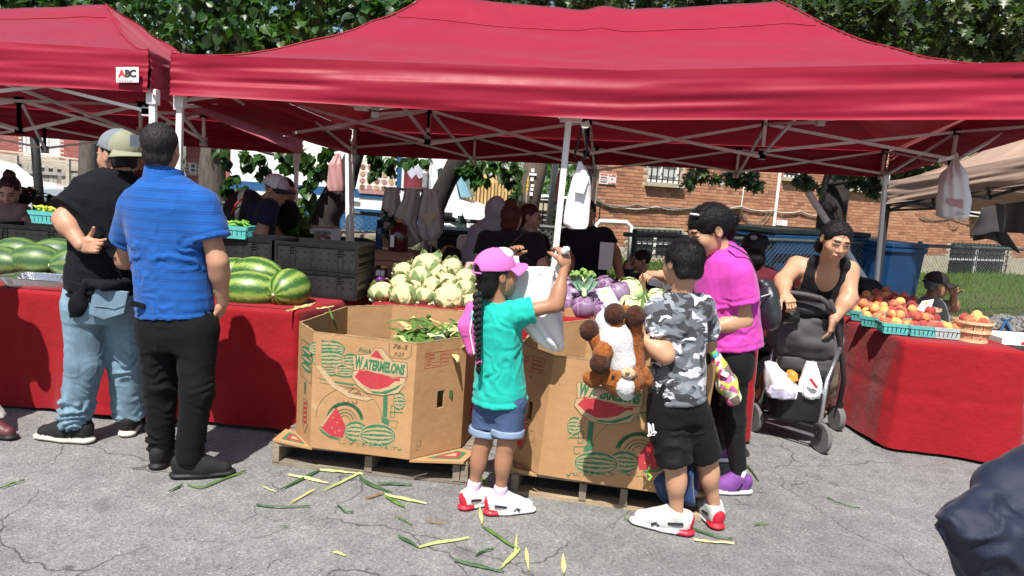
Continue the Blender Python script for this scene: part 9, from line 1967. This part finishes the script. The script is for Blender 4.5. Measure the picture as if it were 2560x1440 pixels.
MB().tube([P(1822,612,3.86),P(1845,622,3.80),P(1872,640,3.84),P(1893,690,3.90)],.007,6,flat=.5).build('strap',M_leath,bpw);MB().tube([P(1902,742,3.86),P(1925,735,3.87),P(1936,755,3.9)],.004,5).build('zip',M_steel,bpw);MB().box(P(1937,785,3.90),(.012,.006,.018)).build('clasp',M_steel,bpw)
M_sack=mat('sack_blue',(.012,.035,.12),.55,.2,8,.4,60,sheen=.2)
sk_=sil('drawstring_bag',[(1150,1690,1722),(1165,1640,1742),(1195,1624,1748),(1225,1632,1745),(1248,1660,1735)],3.52,.10,M_sack,'dark blue drawstring sack lying on the pallet behind the boy legs','bag',.018,7,seed=21);MB().tube([P(1624,1168,3.42),P(1618,1180,3.42),P(1628,1192,3.42),P(1622,1200,3.42)],.006,6).build('cord',M_lime,sk_)
# =================================================================== STROLLER
M_sfab=mat('stroller_grey',(.060,.058,.062),.8,.12,7,.3,300,sheen=.15);M_sblk=mat('stroller_black',(.012,.012,.013),.6,.2,12,.2,100);M_alu=mat('aluminium',(.50,.51,.53),.32,.08,20,metal=.9);M_foam=mat('handle_foam',(.05,.045,.045),.6,.2,30)
S=empty('stroller',V(2.0,4.95,0),'grey and black stroller with shopping bags in its basket','stroller')
def wheel(px,py,Yc,r,w,yaw):
 c=P(px,py,Yc);c[2]=r;R=rotz(yaw)@rotm((0,1,0),math.pi/2);o=MB().lathe(c,[(r*.72,-w/2),(r*.95,-w/2),(r,-w*.3),(r,w*.3),(r*.95,w/2),(r*.72,w/2)],28,R).build('wheel',mat('stroller_tyre',(.13,.125,.12),.8,.15,20),S,smooth=False)
 MB().lathe(c,[(r*.18,-w*.4),(r*.18,w*.4)],14,R).build('hub',M_sblk,o);MB().lathe(c,[(r*.62,-w*.35),(r*.74,-w*.45),(r*.74,w*.45),(r*.62,w*.35)],24,R,caps=(False,False)).build('rim',M_sblk,o)
 for k in range(6):a=k*1.047;d=R@V(math.cos(a),math.sin(a),0);MB().bar(c+d*r*.15,c+d*r*.68,w*.5,.014,up=R@V(0,0,1)).build('spoke',M_sblk,o)
 return c
w1=wheel(2055,1085,4.66,.098,.030,.20);w2=wheel(1886,1040,5.02,.098,.030,.20);w3=wheel(2092,1045,5.18,.088,.045,.12);w4=V(w3[0]-.44,w3[1]+.28,.088);wheel(1970,1000,5.45,.088,.045,.12)
hR,hL=P(2078,752,4.84),P(1952,738,4.90)
MB().tube([w1+V(-.02,.01,.02),P(2068,950,4.80),P(2100,870,4.92)],.016,8).build('rear_leg',M_alu,S,smooth=True);MB().tube([w2+V(.02,0,.02),P(1920,930,5.02),P(1938,860,5.08)],.016,8).build('rear_leg',M_alu,S,smooth=True)
MB().tube([w3+V(0,0,.08),P(2110,950,5.05),P(2102,870,4.95),P(2092,800,4.88),P(2076,752,4.80)],.017,8).build('side_frame',M_foam,S,smooth=True);MB().tube([w4+V(0,0,.08),P(1945,860,5.08),P(1934,800,5.02),P(1948,748,4.92)],.017,8).build('side_frame',M_foam,S,smooth=True)
hp=[P(*q,4.80+.1*(2080-q[0])/130)for q in((1950,752),(1944,738),(1952,730),(1985,733),(2020,738),(2052,746),(2068,758),(2074,775))];MB().tube(hp,.019,10).build('handle',M_foam,S,smooth=True)
MB().tube([w1,lerp(w1,w2,.5),w2],.010,8).build('axle',M_alu,S);MB().tube([w1+V(0,.02,.05),w2+V(0,.02,.05)],.010,8).build('cross_bar',M_sblk,S)
for w_ in(w1,w2):MB().box(w_+V(0,.02,.03),(.035,.04,.045),rotz(.2)).build('hub_block',M_sblk,S,bevel=.008)
MB().tube([w3+V(0,.0,0),w3+V(.0,-.02,.12)],.025,8).build('fork',M_sblk,S);MB().tube([w4+V(0,.0,0),w4+V(.0,-.02,.12)],.025,8).build('fork',M_sblk,S)
def sgrid(pts,Ys,m,nm,bul=0.0,solid=.01,wr_=.01):
 q=[P(px,py,y)for(px,py),y in zip(pts,Ys)]
 def fn(u,v_):
  p=(q[0]*(1-u)[:,None]+q[1]*u[:,None])*(1-v_)[:,None]+(q[3]*(1-u)[:,None]+q[2]*u[:,None])*v_[:,None];p[:,1]+=-bul*np.sin(u*math.pi)*np.sin(np.clip(v_,0,1)*math.pi)**.6+wr_*vnoise(np.stack([u*4,v_*5,0*u],1),len(nm));return p
 mb=MB();mb.grid(fn,22,22);return mb.build(nm,m,S,smooth=True,solid=solid)
sgrid([(1940,745),(2078,762),(2084,800),(1936,790)],[4.98,4.9,4.9,4.98],M_sblk,'canopy_hood',.05);sgrid([(1938,785),(2078,800),(2092,905),(1940,890)],[4.96,4.88,4.92,5.0],M_sfab,'back_panel',.06,wr_=.02);sgrid([(1940,888),(2090,903),(2076,965),(1950,950)],[4.99,4.91,4.98,5.05],M_sfab,'seat_bottom',.04);sgrid([(1950,770),(2000,776),(1998,806),(1952,800)],[4.88,4.86,4.86,4.88],M_sblk,'pocket',.04)
sgrid([(2078,790),(2108,815),(2106,900),(2090,905)],[4.88,5.1,5.15,4.93],M_sfab,'side_wing',.02);sgrid([(1914,800),(1940,786),(1942,895),(1922,860)],[5.2,4.97,5.0,5.15],M_sfab,'side_wing',.01)
f=F(.009);bc_=P(1980,1010,4.88);f.loft(P(1985,1050,4.92),(0,.05,1),(1,-.25,.05),[(0,.13,.11),(.03,.17,.14),(.18,.195,.16),(.23,.20,.165)],k=.02,e=3.0);f.loft(P(1985,1050,4.92)+V(0,0,.05),(0,.05,1),(1,-.25,.05),[(0,.13,.11),(.2,.185,.15)],mode='sub',k=.01,e=3.0);fbuild('basket',f,M_sblk,S,disp=wrinkle((),.003,9))
o=sil('plastic_bag',[(905,1912,1935),(925,1910,1955),(950,1910,1985),(975,1912,2000),(990,1920,2000)],4.86,.09,M_plw,'left white shopping bag in the stroller basket','plastic bag',.012,6,'shopping bags in the stroller',seed=25);o=sil('plastic_bag',[(905,2022,2040),(930,2008,2048),(955,1998,2054),(985,1996,2054),(992,2002,2048)],4.80,.09,M_plw,'right white shopping bag in the stroller basket','plastic bag',.012,6,'shopping bags in the stroller',seed=26)
MB().prism([P(2022,948,4.69),P(2030,946,4.69),P(2046,968,4.69),P(2040,972,4.69)],(0,.004,0)).build('print',M_prd,o);M_snack=mat('snack_orange',(.75,.28,.03),.3,.15,10,spec=.6)
o=sil('snack_packet',[(925,1972,1982),(935,1966,1992),(950,1966,1994)],4.84,.04,M_snack,'orange snack packet between the two shopping bags','snack packet',.006,5,seed=27);MB().prism([P(1966,948,4.79),P(1976,926,4.79),P(1970,950,4.79)],(0,.004,0)).build('red_corner',M_signred,o)
tag(sil('printed_bag',[(965,1925,1960),(980,1916,1990),(992,1924,1988)],4.78,.05,mat('bag_purple_print',(.45,.42,.55),.4,.3,30),'purple printed wrapper in front in the stroller basket','wrapper',.008,6,seed=28),None)
